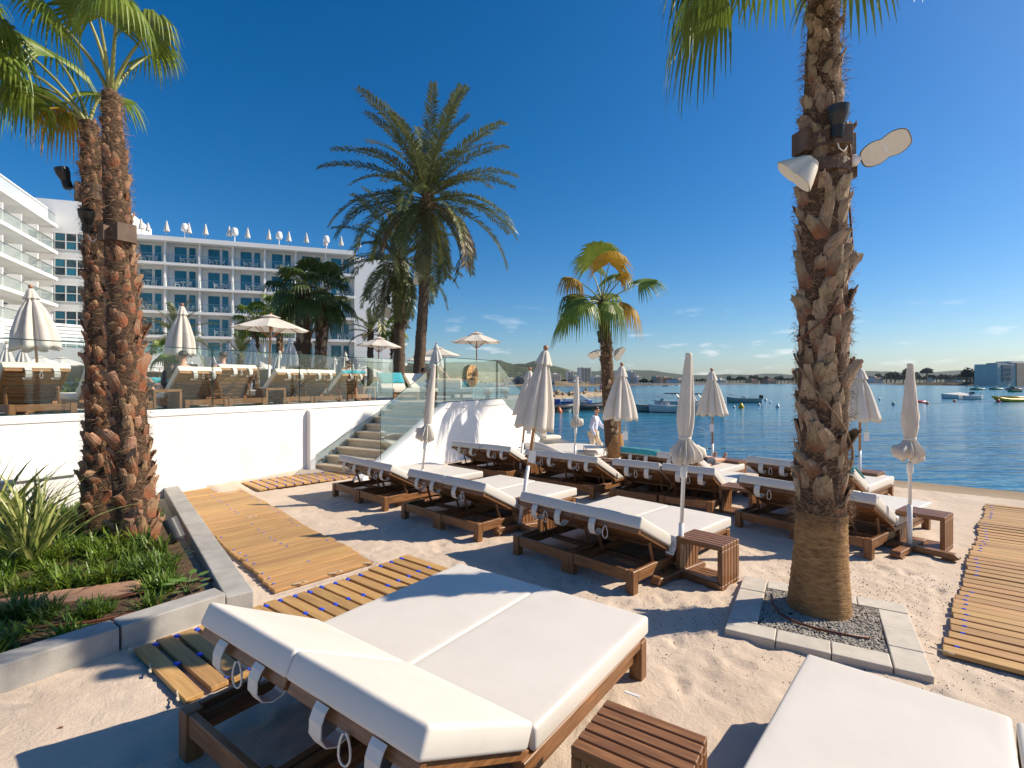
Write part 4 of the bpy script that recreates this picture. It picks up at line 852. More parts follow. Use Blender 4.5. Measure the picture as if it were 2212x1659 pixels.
left_palm('fan palm with the rear trunk of the left pair', (-5.42, 6.72, 0.08), lambda z: rfL(z) * 1.02, lambda z: (-0.03 * z + 0.09 * math.sin(z * 0.6), 0, 0), 5.35, 260, 33,
    [(-1.5, 1.0, 0.9, 0.72, 'leaf', 0.5, 0.5, 0.8), (-2.4, 0.95, 0.9, 0.70, 'leaf', 0.55, 0.5, 0.8), (-1.0, 0.85, 0.8, 0.70, 'leafy', 0.6, 0.5, 0.8), (-1.9, 0.8, 0.7, 0.66, 'leaf', 0.65, 0.5, 0.7), (-0.4, 1.1, 0.9, 0.8, 'leaf', 0.4, 0.4, 0.5), (-1.3, 1.25, 1.15, 0.85, 'leaf', 0.3, 0.4, 0.5), (-2.0, 1.1, 1.25, 0.9, 'leaf', 0.3, 0.4, 0.6)])
left_palm('fan palm out of frame, its leaves hanging in at the top left corner', (-6.55, 5.9, 0.08), lambda z: rfL(z) * 0.9, lambda z: (-0.05 * z, 0, 0), 5.5, 120, 45,
    [(1.7, 0.95, 0.85, 0.85, 'leaf', 0.35, 0.45, 0.6), (1.2, 1.25, 0.9, 0.8, 'leaf', 0.3, 0.4, 0.4), (2.4, 0.7, 0.8, 0.85, 'leaf', 0.5, 0.5, 0.6), (0.6, 1.1, 0.9, 0.8, 'leaf', 0.3, 0.4, 0.4), (-2.8, 1.0, 0.9, 0.8, 'leaf', 0.3, 0.4, 0.4)])
# --- small fan palm by the water
pm_ = thing('fan_palm', 'slim fan palm with green and yellow leaves near the water', 'palm tree', (2.80, 13.9, -0.02))
rfM = lambda z: pw(z, [(0, 0.245), (0.3, 0.215), (1.2, 0.18), (2.6, 0.16), (3.6, 0.14), (4.3, 0.12)]); cxM = lambda z: (-0.085 * z - 0.03 * math.sin(z * 1.3), 0, 0)
lathe_trunk(pm_, rfM, cxM, -0.2, 4.25, M['trunk']); boots_on(pm_, lambda z: rfM(z) - 0.02, cxM, 0.55, 4.2, 240, 7); tag(fibre_mesh(1500, rfM, cxM, 0.3, 4.2, 9).build('fibre', M['fibre'], pm_), kind='stuff')
b = MB(); b.lathe([(0.27, -0.2), (0.262, 0.1), (0.245, 0.35), (0.23, 0.6)], 24); b.build('trunk_base', M['ringbark'], pm_, smooth=True)
for q in ((1.5, 0.55, 1.15, 0.98, 'leaf', 0.25, 0.3, 0.15, 0.4), (-0.6, 1.25, 1.15, 1.0, 'leaf', 0.2, 0.3, 0.25), (-1.4, 0.95, 0.95, 0.95, 'leafy', 0.5, 0.4, 0.5), (-1.9, 0.45, 0.75, 0.95, 'leaf', 0.75, 0.4, 0.7), (-1.5, -0.05, 0.85, 1.0, 'leaf', 0.55, 0.3, 0.5), (2.9, 0.2, 0.45, 0.88, 'leaf', 0.9, 0.4, 0.6),
          (1.7, 0.25, 0.55, 0.88, 'leafy', 0.7, 0.4, 0.6), (-2.3, 0.1, 0.9, 1.0, 'leaf', 0.6, 0.3, 0.5), (0.8, 1.1, 0.95, 0.92, 'leaf', 0.35, 0.4, 0.4), (3.0, 1.2, 1.1, 0.95, 'leafy', 0.35, 0.3, 0.4), (-2.8, 1.35, 1.2, 1.0, 'leaf', 0.2, 0.3, 0.3), (0.3, 0.7, 0.8, 0.88, 'leaf', 0.5, 0.4, 0.5), (-1.0, 0.65, 0.8, 0.92, 'leafd', 0.6, 0.4, 0.6), (2.2, 0.9, 0.8, 0.5, 'leafy', 0.2, 0.3, 0.2)):
    palm_leaf(pm_, (cxM(4.2)[0], 0, 4.18), *q, seed=int(q[0] * 77) + 900, pr=0.016)
# --- feather fronds of date palms
def frond_mesh(seed, Lf, e0, bend, mat, l0=0.42, npair=62, width=0.016):
    r = random.Random(seed); b = MB(); n = 26; p = V((0, 0, 0)); pts = [p.copy()]; tg = []; yaw = 0.0; cv = r.uniform(-0.25, 0.25)
    for k in range(n):
        s = k / n; e = e0 - bend * s ** 1.25; yaw = cv * s * s; d = V((math.cos(e) * math.cos(yaw), math.cos(e) * math.sin(yaw), math.sin(e))); tg.append(d); p = p + d * Lf / n; pts.append(p.copy())
    tg.append(tg[-1]); b.tube(pts, [lerp(0.030, 0.004, k / n) for k in range(n + 1)], 5)
    for i in range(npair):
        s = 0.13 + 0.87 * (i + 0.5) / npair; k = min(n - 1, int(s * n)); f = s * n - k; c = lerp(pts[k], pts[k + 1], f); t = tg[k]
        up = V((0, 0, 1)); sd = t.cross(up); sd = sd.normalized() if sd.length > 0.05 else V((0, 1, 0)); nn = sd.cross(t).normalized()
        ll = l0 * (0.35 + 0.65 * math.sin(pi * min(1, 0.12 + s * 0.86)) ** 0.7) * r.uniform(0.85, 1.1)
        for sg_ in (-1, 1):
            fw = r.uniform(0.55, 0.95); li = r.uniform(0.15, 0.55)
            d = (t * fw + sd * sg_ * r.uniform(0.7, 1.0) + nn * li).normalized(); m_ = c + d * ll * 0.5; e_ = c + d * ll + V((0, 0, -ll * r.uniform(0.12, 0.42))); q = d.cross(nn + sd * 0.6 * sg_ * r.uniform(-1, 1)).normalized() * width
            b.add([c - q * 0.5, c + q * 0.5, m_ + q, m_ - q, e_], [(0, 1, 2, 3), (3, 2, 4)])
    return b.mesh('frond', mat)
def feather_palm(label, loc, h, rf, cx, nfr, Lf, seed, grp=None, dry=0.2, l0=0.42, elmin=-0.75, dens=62, trunk='datetrunk', stubs=True, width=0.016, bend=(0.7, 1.3)):
    t = thing('date_palm', label, 'palm tree', loc, group=grp); r = random.Random(seed)
    lathe_trunk(t, rf, cx, -0.3, h, M[trunk], 20, 0.10, rough_=0.05)
    c = cx(h); cls = []
    for k in range(9):
        q = k / 8; e0 = lerp(1.45, elmin, q ** 0.9); cls.append([frond_mesh(seed * 20 + k * 3 + v, Lf * (1.0 - 0.12 * (q > 0.8)), e0, lerp(bend[0], bend[1], q), M['datedry'] if (q > 0.75 and v == 1) else M['date'], l0, dens, width) for v in range(2)])
    for i in range(nfr):
        q = (i + 0.5) / nfr; k = min(8, int(q * 9)); o = ob('frond', cls[k][r.randrange(2)], t, (c[0], c[1], h - 0.05 - 0.35 * q)); o.rotation_euler = (0, 0, i * 2.39996 + r.uniform(-0.3, 0.3)); s = r.uniform(0.88, 1.08); o.scale = (s, s, s)
    if stubs:
        b = MB()
        for k in range(70):
            a = k * 2.4; z = h - 1.0 + k * 0.014; rr = rf(h) * 1.05; b.add([V((c[0] + math.cos(a + u) * (rr + v_), c[1] + math.sin(a + u) * (rr + v_), z + w_)) for u, v_, w_ in ((-0.2, -0.04, 0), (0.2, -0.04, 0), (0.12, 0.10, 0.18), (-0.12, 0.10, 0.18), (0, -0.02, 0.16))], [(0, 1, 2, 3), (3, 2, 4), (0, 3, 4), (1, 4, 2)])
        tag(b.build('leaf_stubs', M['fibre'], t), kind='stuff')
    return t
GD = 'date palms on the terrace'
feather_palm('tallest date palm with the widest crown, above the stairs', (-3.95, 21.0, TZ), 8.3, lambda z: pw(z, [(0, 0.28), (1, 0.235), (4, 0.205), (6.6, 0.20), (7.7, 0.27), (8.3, 0.2)]), lambda z: (0.085 * z - 0.004 * z * z + 0.02, 0, 0), 60, 4.3, 3, GD, l0=0.55, width=0.025, dens=74, elmin=-0.6, bend=(0.85, 1.45))
feather_palm('shorter date palm with drooping fronds behind the tallest one', (-5.55, 25.0, TZ), 6.7, lambda z: pw(z, [(0, 0.32), (1, 0.28), (4, 0.255), (5.6, 0.28), (6.1, 0.35), (6.7, 0.22)]), lambda z: (0.01 * z, 0, 0), 46, 3.7, 4, GD, l0=0.52, elmin=-1.1, bend=(0.9, 1.5), width=0.025, dens=66)
# --- twin fan palms and small palms by the hotel
def small_fan(label, loc, h, r0, cr, n, seed, mat='leafd', grp='fan palms on the hotel terrace', nseg=22, lean_=0.0):
    t = thing('fan_palm', label, 'palm tree', loc, group=grp); r = random.Random(seed)
    lathe_trunk(t, lambda z: r0 * pw(z / h, [(0, 1.25), (0.2, 1), (0.75, 1.0), (0.9, 1.25), (1, 0.8)]), lambda z: (lean_ * z, 0, 0), -0.2, h, M['trunk'], 18, 0.15, rough_=0.06)
    boots_on(t, lambda z: r0 * 0.95, lambda z: (lean_ * z, 0, 0), 0.2, h, 90, seed, (1.2, 1.7))
    for i in range(n):
        q = (i + 0.5) / n; palm_leaf(t, (lean_ * h, 0, h - 0.1), i * 2.4 + r.uniform(-0.3, 0.3), lerp(1.4, -0.65, q), cr * r.uniform(0.45, 0.6), cr * r.uniform(0.5, 0.62), mat if r.random() > 0.1 else 'leaf', lerp(0.1, 0.6, q), 0.35, 0.35, seed=seed * 40 + i, nseg=nseg, pr=0.02)
    return t
small_fan('dark fan palm, left trunk of the twin pair before the hotel', (-10.25, 25.0, TZ), 5.1, 0.33, 2.2, 17, 61)
small_fan('dark fan palm, right trunk of the twin pair before the hotel', (-9.55, 25.3, TZ), 5.0, 0.27, 2.1, 15, 62, lean_=0.03)
feather_palm('small feathery palm just right of the left trunks, by the hotel', (-20.5, 31.0, TZ), 3.6, lambda z: 0.22, lambda z: (0.02 * z, 0, 0), 22, 2.5, 9, 'small feathery palms by the hotel', l0=0.45, dens=34, elmin=-0.3, stubs=False, width=0.024)
feather_palm('small feathery palm left of the large open parasol', (-17.6, 33.0, TZ), 2.4, lambda z: 0.18, lambda z: (0, 0, 0), 18, 1.9, 10, 'small feathery palms by the hotel', l0=0.35, dens=30, elmin=-0.3, stubs=False, width=0.022)
feather_palm('small feathery palm at the hotel end wall', (-9.2, 33.0, TZ), 4.0, lambda z: 0.2, lambda z: (0.01 * z, 0, 0), 18, 1.7, 12, 'small feathery palms by the hotel', l0=0.35, dens=30, elmin=0.1, stubs=False, width=0.022)
small_fan('small green fan palm right of the feathery one at the end wall', (-7.8, 33.5, TZ), 4.1, 0.17, 1.3, 16, 71, 'leaf', nseg=16)
small_fan('small light green fan palm just right of the left trunks', (-19.3, 28.5, TZ), 2.3, 0.16, 1.15, 14, 72, 'leaf', nseg=16)
small_fan('light green fan palm behind the large open parasol, left one', (-14.6, 29.0, TZ), 4.2, 0.17, 1.5, 16, 73, 'leaf', nseg=16)
small_fan('light green fan palm behind the large open parasol, right one', (-13.0, 28.5, TZ), 4.6, 0.17, 1.6, 16, 74, 'leaf', nseg=16)

# ------------------------------------------------------------------ planting in the bed
def blade_leaf(ln, wd, bend, twist, seed):
    r = random.Random(seed); b = MB(); n = 8; vs = []
    for k in range(n + 1):
        s = k / n; a = rad(90) - bend * s ** 1.8; x = 0; z = 0
        for q in range(12): aa = rad(90) - bend * (s * q / 12) ** 1.8; x += math.cos(aa) * ln * s / 12; z += math.sin(aa) * ln * s / 12
        w_ = wd * (0.55 + 0.45 * math.sin(pi * min(1, s * 1.1 + 0.1))) * (1 - s ** 4); t = twist * s; y = math.cos(t) * w_ / 2; dx = math.sin(t) * w_ / 2
        vs += [(x - dx, -y, z), (x + 0.18 * w_, 0, z - 0.1 * w_), (x + dx, y, z)]
    fs = []
    for k in range(n): q = k * 3; fs += [(q, q + 1, q + 4, q + 3), (q + 1, q + 2, q + 5, q + 4)]
    b.add(vs, fs); return b
FLAX = [blade_leaf(RN.uniform(0.75, 1.15), RN.uniform(0.032, 0.046), RN.uniform(0.2, 1.1), RN.uniform(-0.7, 0.7), k).mesh('leaf', M['flax']) for k in range(10)]
def flax(label, loc, n, seed, s0=1.0):
    t = thing('flax_plant', label, 'plant', loc, group='striped sword-leaved plants'); r = random.Random(seed)
    for k in range(n):
        o = ob('leaf', FLAX[r.randrange(10)], t, (r.uniform(-0.06, 0.06), r.uniform(-0.06, 0.06), -0.03)); q = (k + 0.5) / n
        o.rotation_euler = (Matrix.Rotation(k * 2.4 + r.uniform(-0.3, 0.3), 3, 'Z') @ Matrix.Rotation(lerp(0.05, 0.85, q) + r.uniform(-0.1, 0.1), 3, 'Y') @ Matrix.Rotation(r.uniform(-0.5, 0.5), 3, 'Z')).to_euler(); s = s0 * r.uniform(0.75, 1.1); o.scale = (s, s, s)
flax('striped sword-leaved plant in front of the palm trunks', (-5.05, 5.35, 0.09), 66, 3, 1.15)
flax('striped sword-leaved plant cut by the left edge', (-5.75, 5.55, 0.10), 52, 4, 1.5)
flax('striped sword-leaved plant behind, against the white cabinet', (-6.35, 6.75, 0.10), 26, 5, 0.9)
def tuft_mesh(seed, n=60, ln=(0.12, 0.26), wd=0.009):
    r = random.Random(seed); b = MB()
    for k in range(n):
        a = r.uniform(0, 6.3); l_ = r.uniform(*ln); th = r.uniform(0.3, 1.5); c = V((r.uniform(-0.05, 0.05), r.uniform(-0.05, 0.05), -0.01)); h = V((math.cos(a), math.sin(a), 0)); sd = V((-h.y, h.x, 0)) * wd; vs = []; p = c.copy()
        for i in range(5):
            s = i / 4; w_ = (1 - s) ** 0.6 * (1 if i else 0.7); vs += [p - sd * w_, p + sd * w_]; e = pi / 2 - th * (0.35 + s * 1.0); p = p + (h * math.cos(e) + V((0, 0, math.sin(e)))) * l_ / 4
        b.add(vs, [(2 * i, 2 * i + 1, 2 * i + 3, 2 * i + 2) for i in range(4)])
    return b.mesh('grass_tuft', M['grassl'])
TUFT = [tuft_mesh(k) for k in range(6)]
gt = 0
def in_bed(x, y): return (x - C0.x) * 5.05 / 6.47 + (y - C0.y) * 4.05 / 6.47 < -0.28 and (x - C0.x) * (-1.11) * -1 * 0 + ((y - C0.y) * 1.11 - (x - C0.x) * 1.49) / 1.858 > 0.28
for k in range(800):
    x, y = RN.uniform(-6.6, -2.5), RN.uniform(3.0, 8.3)
    if not in_bed(x, y): continue
    if (x + 4.6) ** 2 + (y - 6.2) ** 2 < 0.11 or (x + 5.4) ** 2 + (y - 6.7) ** 2 < 0.11 or (abs(x + 3.95) < 0.6 and abs(y - 4.45 - (x + 3.95) * 0.44) < 0.2): continue
    dn = 0.5 + 0.5 * nz2(x, y, 1.3)
    if RN.random() > 0.35 + 0.6 * dn: continue
    o = ob('grass_tuft', TUFT[RN.randrange(6)], None, (x, y, 0.085 + 0.03 * nz2(x, y, 1.7))); s = RN.uniform(0.9, 1.55); o.scale = (s, s, s * RN.uniform(0.6, 0.85)); o.rotation_euler = (0, 0, RN.uniform(0, 6.3)); gt += 1
    tag(o, 'small tuft of green grassy leaves in the planted bed', 'plant', 'grassy tufts in the planted bed')
b = MB()
for k in range(5200):
    x, y = RN.uniform(-6.6, -2.5), RN.uniform(3.0, 8.3)
    if not in_bed(x, y) or nz2(x, y, 1.1) < -0.12 + 0.25 * RN.random() or (abs(x + 3.95) < 0.6 and abs(y - 4.45 - (x + 3.95) * 0.44) < 0.2): continue
    a = RN.uniform(0, 6.3); d = V((math.cos(a), math.sin(a), RN.uniform(0.2, 1.4))).normalized(); l_ = RN.uniform(0.03, 0.09); p = V((x, y, 0.10 + 0.03 * nz2(x, y, 1.7))); u = V((-math.sin(a), math.cos(a), 0)) * l_ * 0.22
    b.add([p - u * 0.4, p + d * l_ * 0.5 - u, p + d * l_, p + d * l_ * 0.5 + u], [(0, 1, 2, 3)])
tag(b.build('ground_cover', M['grassl']), kind='stuff', label='low green ground cover between the tufts')
def weed_mesh(seed):
    r = random.Random(seed); b = MB()
    for k in range(9):
        a = k * 2.4; l_ = r.uniform(0.05, 0.12); c = V((math.cos(a), math.sin(a), 0)) * l_ + V((0, 0, r.uniform(0.02, 0.09))); h = V((math.cos(a), math.sin(a), 0.2)); sd = V((-h.y, h.x, 0)); q = r.uniform(0.022, 0.045)
        b.add([c - h * q, c - h * q * 0.3 + sd * q * 0.8, c + h * q * 0.6 + sd * q * 0.6, c + h * q * 1.1, c + h * q * 0.6 - sd * q * 0.6, c - h * q * 0.3 - sd * q * 0.8], [(0, 1, 2, 3), (0, 3, 4, 5)])
        b.tube([(0, 0, -0.01), (c.x * 0.5, c.y * 0.5, c.z * 0.8), tuple(c - h * q)], 0.002, 4)
    return b.mesh('leaf_rosette', M['weed'])
for i, (x, y, s, lb) in enumerate(((-2.95, 4.62, 1.5, 'broad-leaved weed in the corner of the bed beside the kerb'), (-4.55, 5.55, 1.1, 'round-leaved weed at the foot of the front palm trunk'), (-4.3, 4.75, 1.0, 'round-leaved weed beside the stepping stone'), (-3.2, 3.75, 0.9, 'low weed behind the front kerb'))):
    o = ob('weed_plant', weed_mesh(i), None, (x, y, 0.10)); o.scale = (s, s, s); tag(o, lb, 'plant')
gs = thing('ground_spotlight', 'dark cylindrical ground spotlight beside the front palm trunk', 'lamp', (-4.02, 6.05, 0.1))
b = MB(); Mx = Matrix.Translation(V((0, 0, 0.16))) @ Matrix.Rotation(-0.45, 4, 'Y'); b.lathe([(0.05, -0.15), (0.075, -0.12), (0.08, 0.12), (0.07, 0.13), (0.066, 0.05), (0.001, 0.05)], 20, Mx); b.build('housing', M['rib'], gs, smooth=False)
b = MB(); b.tube([(0, 0, -0.05), (0, 0, 0.1)], 0.015, 6); b.build('stake', M['black'], gs)

# ------------------------------------------------------------------ speakers and spotlights on the trunks
def along(d, roll=0.0):
    """matrix whose +X axis looks along d"""
    d = V(d).normalized(); return (V((1, 0, 0)).rotation_difference(d).to_matrix() @ Matrix.Rotation(roll, 3, 'X')).to_4x4()
def speaker(label, loc, d, roll=0.0, s=1.0, arm=None):
    t = thing('horn_speaker', label, 'speaker', loc, group='cream horn speakers on palm trunks')
    Mx = along(d, roll) @ Matrix.Scale(s, 4)
    out = []
    for q in range(36):
        a = 2 * pi * q / 36; sx_, cy_ = math.sin(a), math.cos(a); x = 0.20 * math.copysign(abs(sx_) ** 0.75, sx_); out.append((x, 0.112 * math.copysign(abs(cy_) ** 0.6, cy_) * (1 - 0.2 * math.exp(-(x / 0.045) ** 2))))
    b = MB(); vs = []
    for x, k in ((-0.20, 0.30), (-0.16, 0.48), (-0.06, 0.80), (0.0, 0.98), (0.012, 1.0)):
        vs += [Mx @ V((x, p[1] * k, p[0] * k)) for p in out]
    n = len(out); fs = [(j * n + i, j * n + (i + 1) % n, (j + 1) * n + (i + 1) % n, (j + 1) * n + i) for j in range(4) for i in range(n)] + [tuple(range(n))]
    b.add(vs, fs); b.build('shell', M['cream'], t, smooth=True)
    b = MB(); b.prism([(p[1] * 0.94, p[0] * 0.94) for p in out], 0.006, 0.016, 'x', Mx); g_ = b.build('grille', M['cream'], t)
    b = MB(); b.box(0.016, -0.03, -0.01, 0.019, 0.03, 0.01, Mx); b.build('badge', M['white_paint'], g_)
    if arm: b = MB(); b.tube([Mx @ V((-0.18, 0, 0)), V(arm) * 0.6, V(arm)], 0.022 * s, 8); b.ball(arm, 0.055 * s, n=10, m=6); b.build('bracket', M['white_paint'], t, smooth=True)
    return t
def spot(label, loc, d, s=1.0, arm=None):
    t = thing('spotlight', label, 'spotlight', loc, group='black spotlights on palm trunks'); Mx = along(d) @ Matrix.Rotation(pi / 2, 4, 'Y') @ Matrix.Scale(s, 4)
    b = MB(); b.lathe([(0.02, -0.10), (0.045, -0.10), (0.048, 0.0), (0.052, 0.01), (0.075, 0.09), (0.078, 0.15), (0.066, 0.155), (0.06, 0.08), (0.001, 0.07)], 20, Mx); b.build('housing', M['black'], t)
    for k in range(5): b = MB(); b.lathe([(0.046, -0.09 + k * 0.018), (0.054, -0.088 + k * 0.018), (0.054, -0.083 + k * 0.018), (0.046, -0.081 + k * 0.018)], 16, Mx); b.build('cooling_fin', M['black'], t)
    if arm: b = MB(); b.tube([Mx @ V((0, 0, -0.06)), V(arm)], 0.016 * s, 6); b.build('bracket', M['black'], t)
    a = Mx @ V((0, 0, -0.10)); b = MB(); b.tube([a, a + V((0.02, 0, -0.08)), a + V((0.06, 0, -0.11)), a + V((0.10, 0.02, -0.06)), a + V((0.10, 0.08, 0.05))], 0.006, 6); b.build('cable', M['strap'], t, smooth=True)
    return t
def strap_band(label, loc, r_, z, h, mat, boxes):
    t = thing('trunk_clamp', label, 'clamp', loc); b = MB(); b.lathe([(r_, z), (r_ + 0.012, z), (r_ + 0.012, z + h), (r_, z + h)], 24); b.build('band', mat, t)
    for (a, w_, hh_) in boxes: b = MB(); b.box(r_ - 0.01, -w_ / 2, z - 0.02, r_ + 0.07, w_ / 2, z + hh_, Matrix.Rotation(a, 4, 'Z')); b.build('mount_box', M['rust'], t, bevel=0.004)
    return t
# right palm
strap_band('brown steel clamp round the big palm below its black spotlight', (2.70, 4.42, 0), 0.185, 3.98, 0.13, M['rust'], [(0.15, 0.16, 0.17), (-1.5, 0.16, 0.14), (-2.9, 0.16, 0.17)])
strap_band('second brown clamp carrying the two speakers of the big palm', (2.70, 4.42, 0), 0.19, 3.78, 0.10, M['rust'], [(0.05, 0.14, 0.15), (-3.0, 0.14, 0.15)])
speaker('cream horn speaker facing us, right of the big palm trunk', (3.09, 4.22, 3.94), (-0.30, -0.86, -0.40), -0.55, 0.92, (-0.19, 0.10, -0.06))
speaker('cream horn speaker tilted downward, left of the big palm trunk', (2.33, 4.20, 3.70), (-0.70, 0.25, -0.62), 1.2, 0.90, (0.17, 0.10, 0.12))
spot('black spotlight high on the front of the big palm trunk', (2.66, 4.16, 4.10), (-0.02, -0.15, 1), 1.0, (0.02, 0.12, -0.1))
# left palms
strap_band('brown mounting box band lower on the front left palm', (-4.79, 6.22, 0.08), 0.155, 3.62, 0.20, M['rust'], [(-0.6, 0.20, 0.20), (-1.9, 0.12, 0.16)])
strap_band('brown mounting box band higher on the rear left palm', (-5.50, 6.72, 0.08), 0.14, 4.30, 0.20, M['rust'], [(-2.4, 0.14, 0.2)])
spot('black spotlight on the front of the left palm pair, pointing up', (-4.98, 5.97, 3.86), (0.25, -0.4, 0.88), 1.05, (0.06, 0.08, -0.10))
spot('black floodlight sticking out left of the rear left palm', (-5.80, 6.62, 4.62), (-0.25, -0.15, 0.95), 1.05, (0.16, 0.04, -0.10))
# middle palm and date palms
speaker('cream horn speaker left of the slim middle palm', (2.19, 13.62, 2.72), (-0.55, -0.5, -0.65), 0.2, 1.0, (0.16, 0.12, 0.10))
speaker('cream horn speaker right of the slim middle palm', (2.88, 13.60, 2.76), (0.4, -0.75, -0.3), -0.3, 1.0, (-0.14, 0.12, 0.06))
spot('black spotlight on the slim middle palm trunk', (2.36, 13.62, 3.18), (0, -0.2, 1), 1.2, (0.05, 0.1, 0))
speaker('cream horn speaker on the trunk of the tallest date palm', (-3.85, 20.6, 6.2), (-0.5, -0.8, -0.4), 0.2, 1.5, (0.2, 0.25, 0.1))
speaker('cream horn speaker on the trunk of the drooping date palm', (-5.98, 24.5, 5.35), (-0.4, -0.8, -0.4), 0.2, 1.5, (0.2, 0.3, 0.1))
spot('black spotlight above the speaker on the tallest date palm', (-3.82, 20.65, 6.75), (-0.2, -0.2, 1), 1.6, (0.15, 0.25, 0))
spot('black spotlight above the speaker on the drooping date palm', (-5.95, 24.55, 5.9), (-0.2, -0.2, 1), 1.6, (0.15, 0.25, 0))

# ------------------------------------------------------------------ terrace furniture
GT = 'ivory loungers on the terrace'
tr_ = WR
TA = math.atan2(-0.20, 1.0)
def tl(px, py_, label, proto, rot=TA, d=None):
    return put(proto, (px, py_, TZ), rot, label, GT)
def tw(t_, o=0.42): p = wl(t_, -o); return p.x, p.y
def tlw(t_, lb, proto, o=0.42): q = tw(t_, o); return put(proto, (q[0], q[1], TZ), AW + RN.uniform(-0.02, 0.02), lb, GT)
tlw(-4.98, 'ivory terrace lounger just left of the palm trunks', P_terr)
tlw(-3.90, 'ivory terrace lounger just right of the palm trunks', P_terr2)
TA1 = tlw(-2.55, 'ivory terrace lounger with low back, in front of the person in navy', P_terr)
TA2 = tlw(-1.72, 'ivory terrace lounger with steep back, in front of the violet shirt', P_terr2)
tlw(-0.50, 'ivory terrace lounger, left one of the pair under the open parasol', P_terr)
tlw(0.33, 'ivory terrace lounger, right one of the pair beside the seated woman', P_terr)
tl(-8.3, 12.6, 'ivory terrace lounger with turquoise towel at the left edge', P_terr, 0.1)
L5 = tlw(1.75, 'terrace lounger the woman in black sits on', P_terr, 0.9)
L6 = tl(-3.95, 17.6, 'terrace lounger with turquoise towel behind the seated woman', P_terr, -2.6)
L7 = tl(-3.30, 18.2, 'terrace lounger the bare-backed man lies on', P_terr, -2.4)
bpy.context.view_layer.update()
towel('turquoise towel over the lounger the woman sits on', L5, rad(43))
towel('turquoise towel over the terrace lounger behind the seated woman', L6, rad(43))
GTT = 'slatted cube tables on the terrace'
table(tw(-5.75), (0.51, 0.86), 'terrace cube table left of the palm trunks under the closed parasol', P_tabl, TZ, GTT)
table(tw(-3.08), (0.51, 0.86), 'terrace cube table right of the palm trunks', P_tabl, TZ, GTT)
table(tw(-0.86, 0.5), (0.51, 0.86), 'terrace cube table beside the large open parasol pole', P_tabl, TZ, GTT)
table(tw(2.75, 1.4), (0.51, 0.86), 'terrace cube table between the seated woman and the next parasol', P_tabl, TZ, GTT)
table((-3.1, 17.4), (1, 0.05), 'low terrace cube table at the foot of the tall date palm', P_tabl, TZ, GTT)
# long white day bed by the glass
db = thing('day_bed', 'long white padded day bed on the terrace beside the glass', 'day bed', (-2.55, 16.2, TZ), 0.12)
b = MB(); b.box(0, 0, 0.16, 1.9, 0.9, 0.24); b.build('frame', M['teakl_x'], db, bevel=0.006)
for x, y in ((0.05, 0.05), (1.78, 0.05), (0.05, 0.78), (1.78, 0.78), (0.9, 0.05)): b = MB(); b.box(x, y, 0, x + 0.08, y + 0.08, 0.16); b.build('leg', M['teakl_z'], db)
cushion(1.9, 0.9, 0.13, 0.035, 0.01, Matrix.Translation(V((0, 0, 0.243)))).build('mattress', M['fabric'], db, smooth=True)
cushion(0.95, 0.14, 0.30, 0.05, 0.0, Matrix.Translation(V((0, -0.02, 0.375)))).build('back_cushion', M['ivory'], db, smooth=True)
# open parasols
def open_parasol(label, base, topz, r_, seed, sides=8, grp='open cream parasols', leanx=0.0, ripped=False, canvas='canvas', sleeve=1.0):
    t = thing('open_parasol', label, 'parasol', group=grp); H = lean(t, base, (base[0] + leanx, base[1]), topz - base[2])
    b = MB(); b.tube([(0, 0, -0.02), (0, 0, sleeve)], 0.028, 8); b.build('pole_sleeve', M['white_paint'], t, smooth=True)
    b = MB(); b.tube([(0, 0, sleeve - 0.02), (0, 0, H - 0.05)], 0.021, 8); b.build('pole', M['pole_wood'], t, smooth=True)
    b = MB(); b.ball((0, 0, H), 0.04, n=10, m=6); b.build('finial', M['finial'], t, smooth=True)
    dz = r_ * 0.36; a0 = seed * 0.37; vs = []; nr = 6; m = 4
    for j in range(nr + 1):
        f = j / nr
        for k in range(sides * m):
            a = a0 + 2 * pi * k / (sides * m); e = (k % m) / m; sag = 1 - (1 - math.cos(pi / sides)) * math.sin(pi * e) * 1.0
            rr = max(0.02, r_ * f * sag); vs.append((rr * math.cos(a), rr * math.sin(a), H - 0.04 - dz * f * (1 - 0.12 * (1 - f)) - 0.03 * r_ * math.sin(pi * e) * f))
    n = sides * m; fs = [(j * n + k, j * n + (k + 1) % n, (j + 1) * n + (k + 1) % n, (j + 1) * n + k) for j in range(nr) for k in range(n)]
    b = MB(); b.add(vs, fs); b.build('canopy', M[canvas], t, smooth=False)
    vs = []
    for j in range(3):
        f = (0.04, 0.2, 0.26)[j]
        for k in range(n): a = a0 + 2 * pi * k / n; vs.append((r_ * f * math.cos(a), r_ * f * math.sin(a), H + 0.01 - dz * f * 0.9))
    b = MB(); b.add(vs, [(j * n + k, j * n + (k + 1) % n, (j + 1) * n + (k + 1) % n, (j + 1) * n + k) for j in range(2) for k in range(n)]); b.build('top_vent', M[canvas], t)
    for k in range(sides):
        a = a0 + 2 * pi * k / sides; h = V((math.cos(a), math.sin(a), 0)); b = MB(); b.tube([h * 0.04 + V((0, 0, H - 0.08)), h * r_ * 0.98 + V((0, 0, H - 0.055 - dz))], 0.012, 4); b.tube([h * 0.05 + V((0, 0, H - dz - 0.25)), h * r_ * 0.5 + V((0, 0, H - 0.075 - dz * 0.5))], 0.010, 4); b.build('rib', M['pole_wood'], t)
    return t
open_parasol('large open parasol in front of the hotel, left of the twin palms', (-6.19, 12.94, TZ), 3.72, 0.92, 1, leanx=0.06)
open_parasol('open parasol right of the twin palms, above the seated woman', (-5.02, 18.9, TZ), 3.68, 0.86, 2, leanx=0.1)
open_parasol('open parasol standing free against the sky, by the oval sign', (-1.28, 18.4, TZ), 3.82, 0.93, 3)
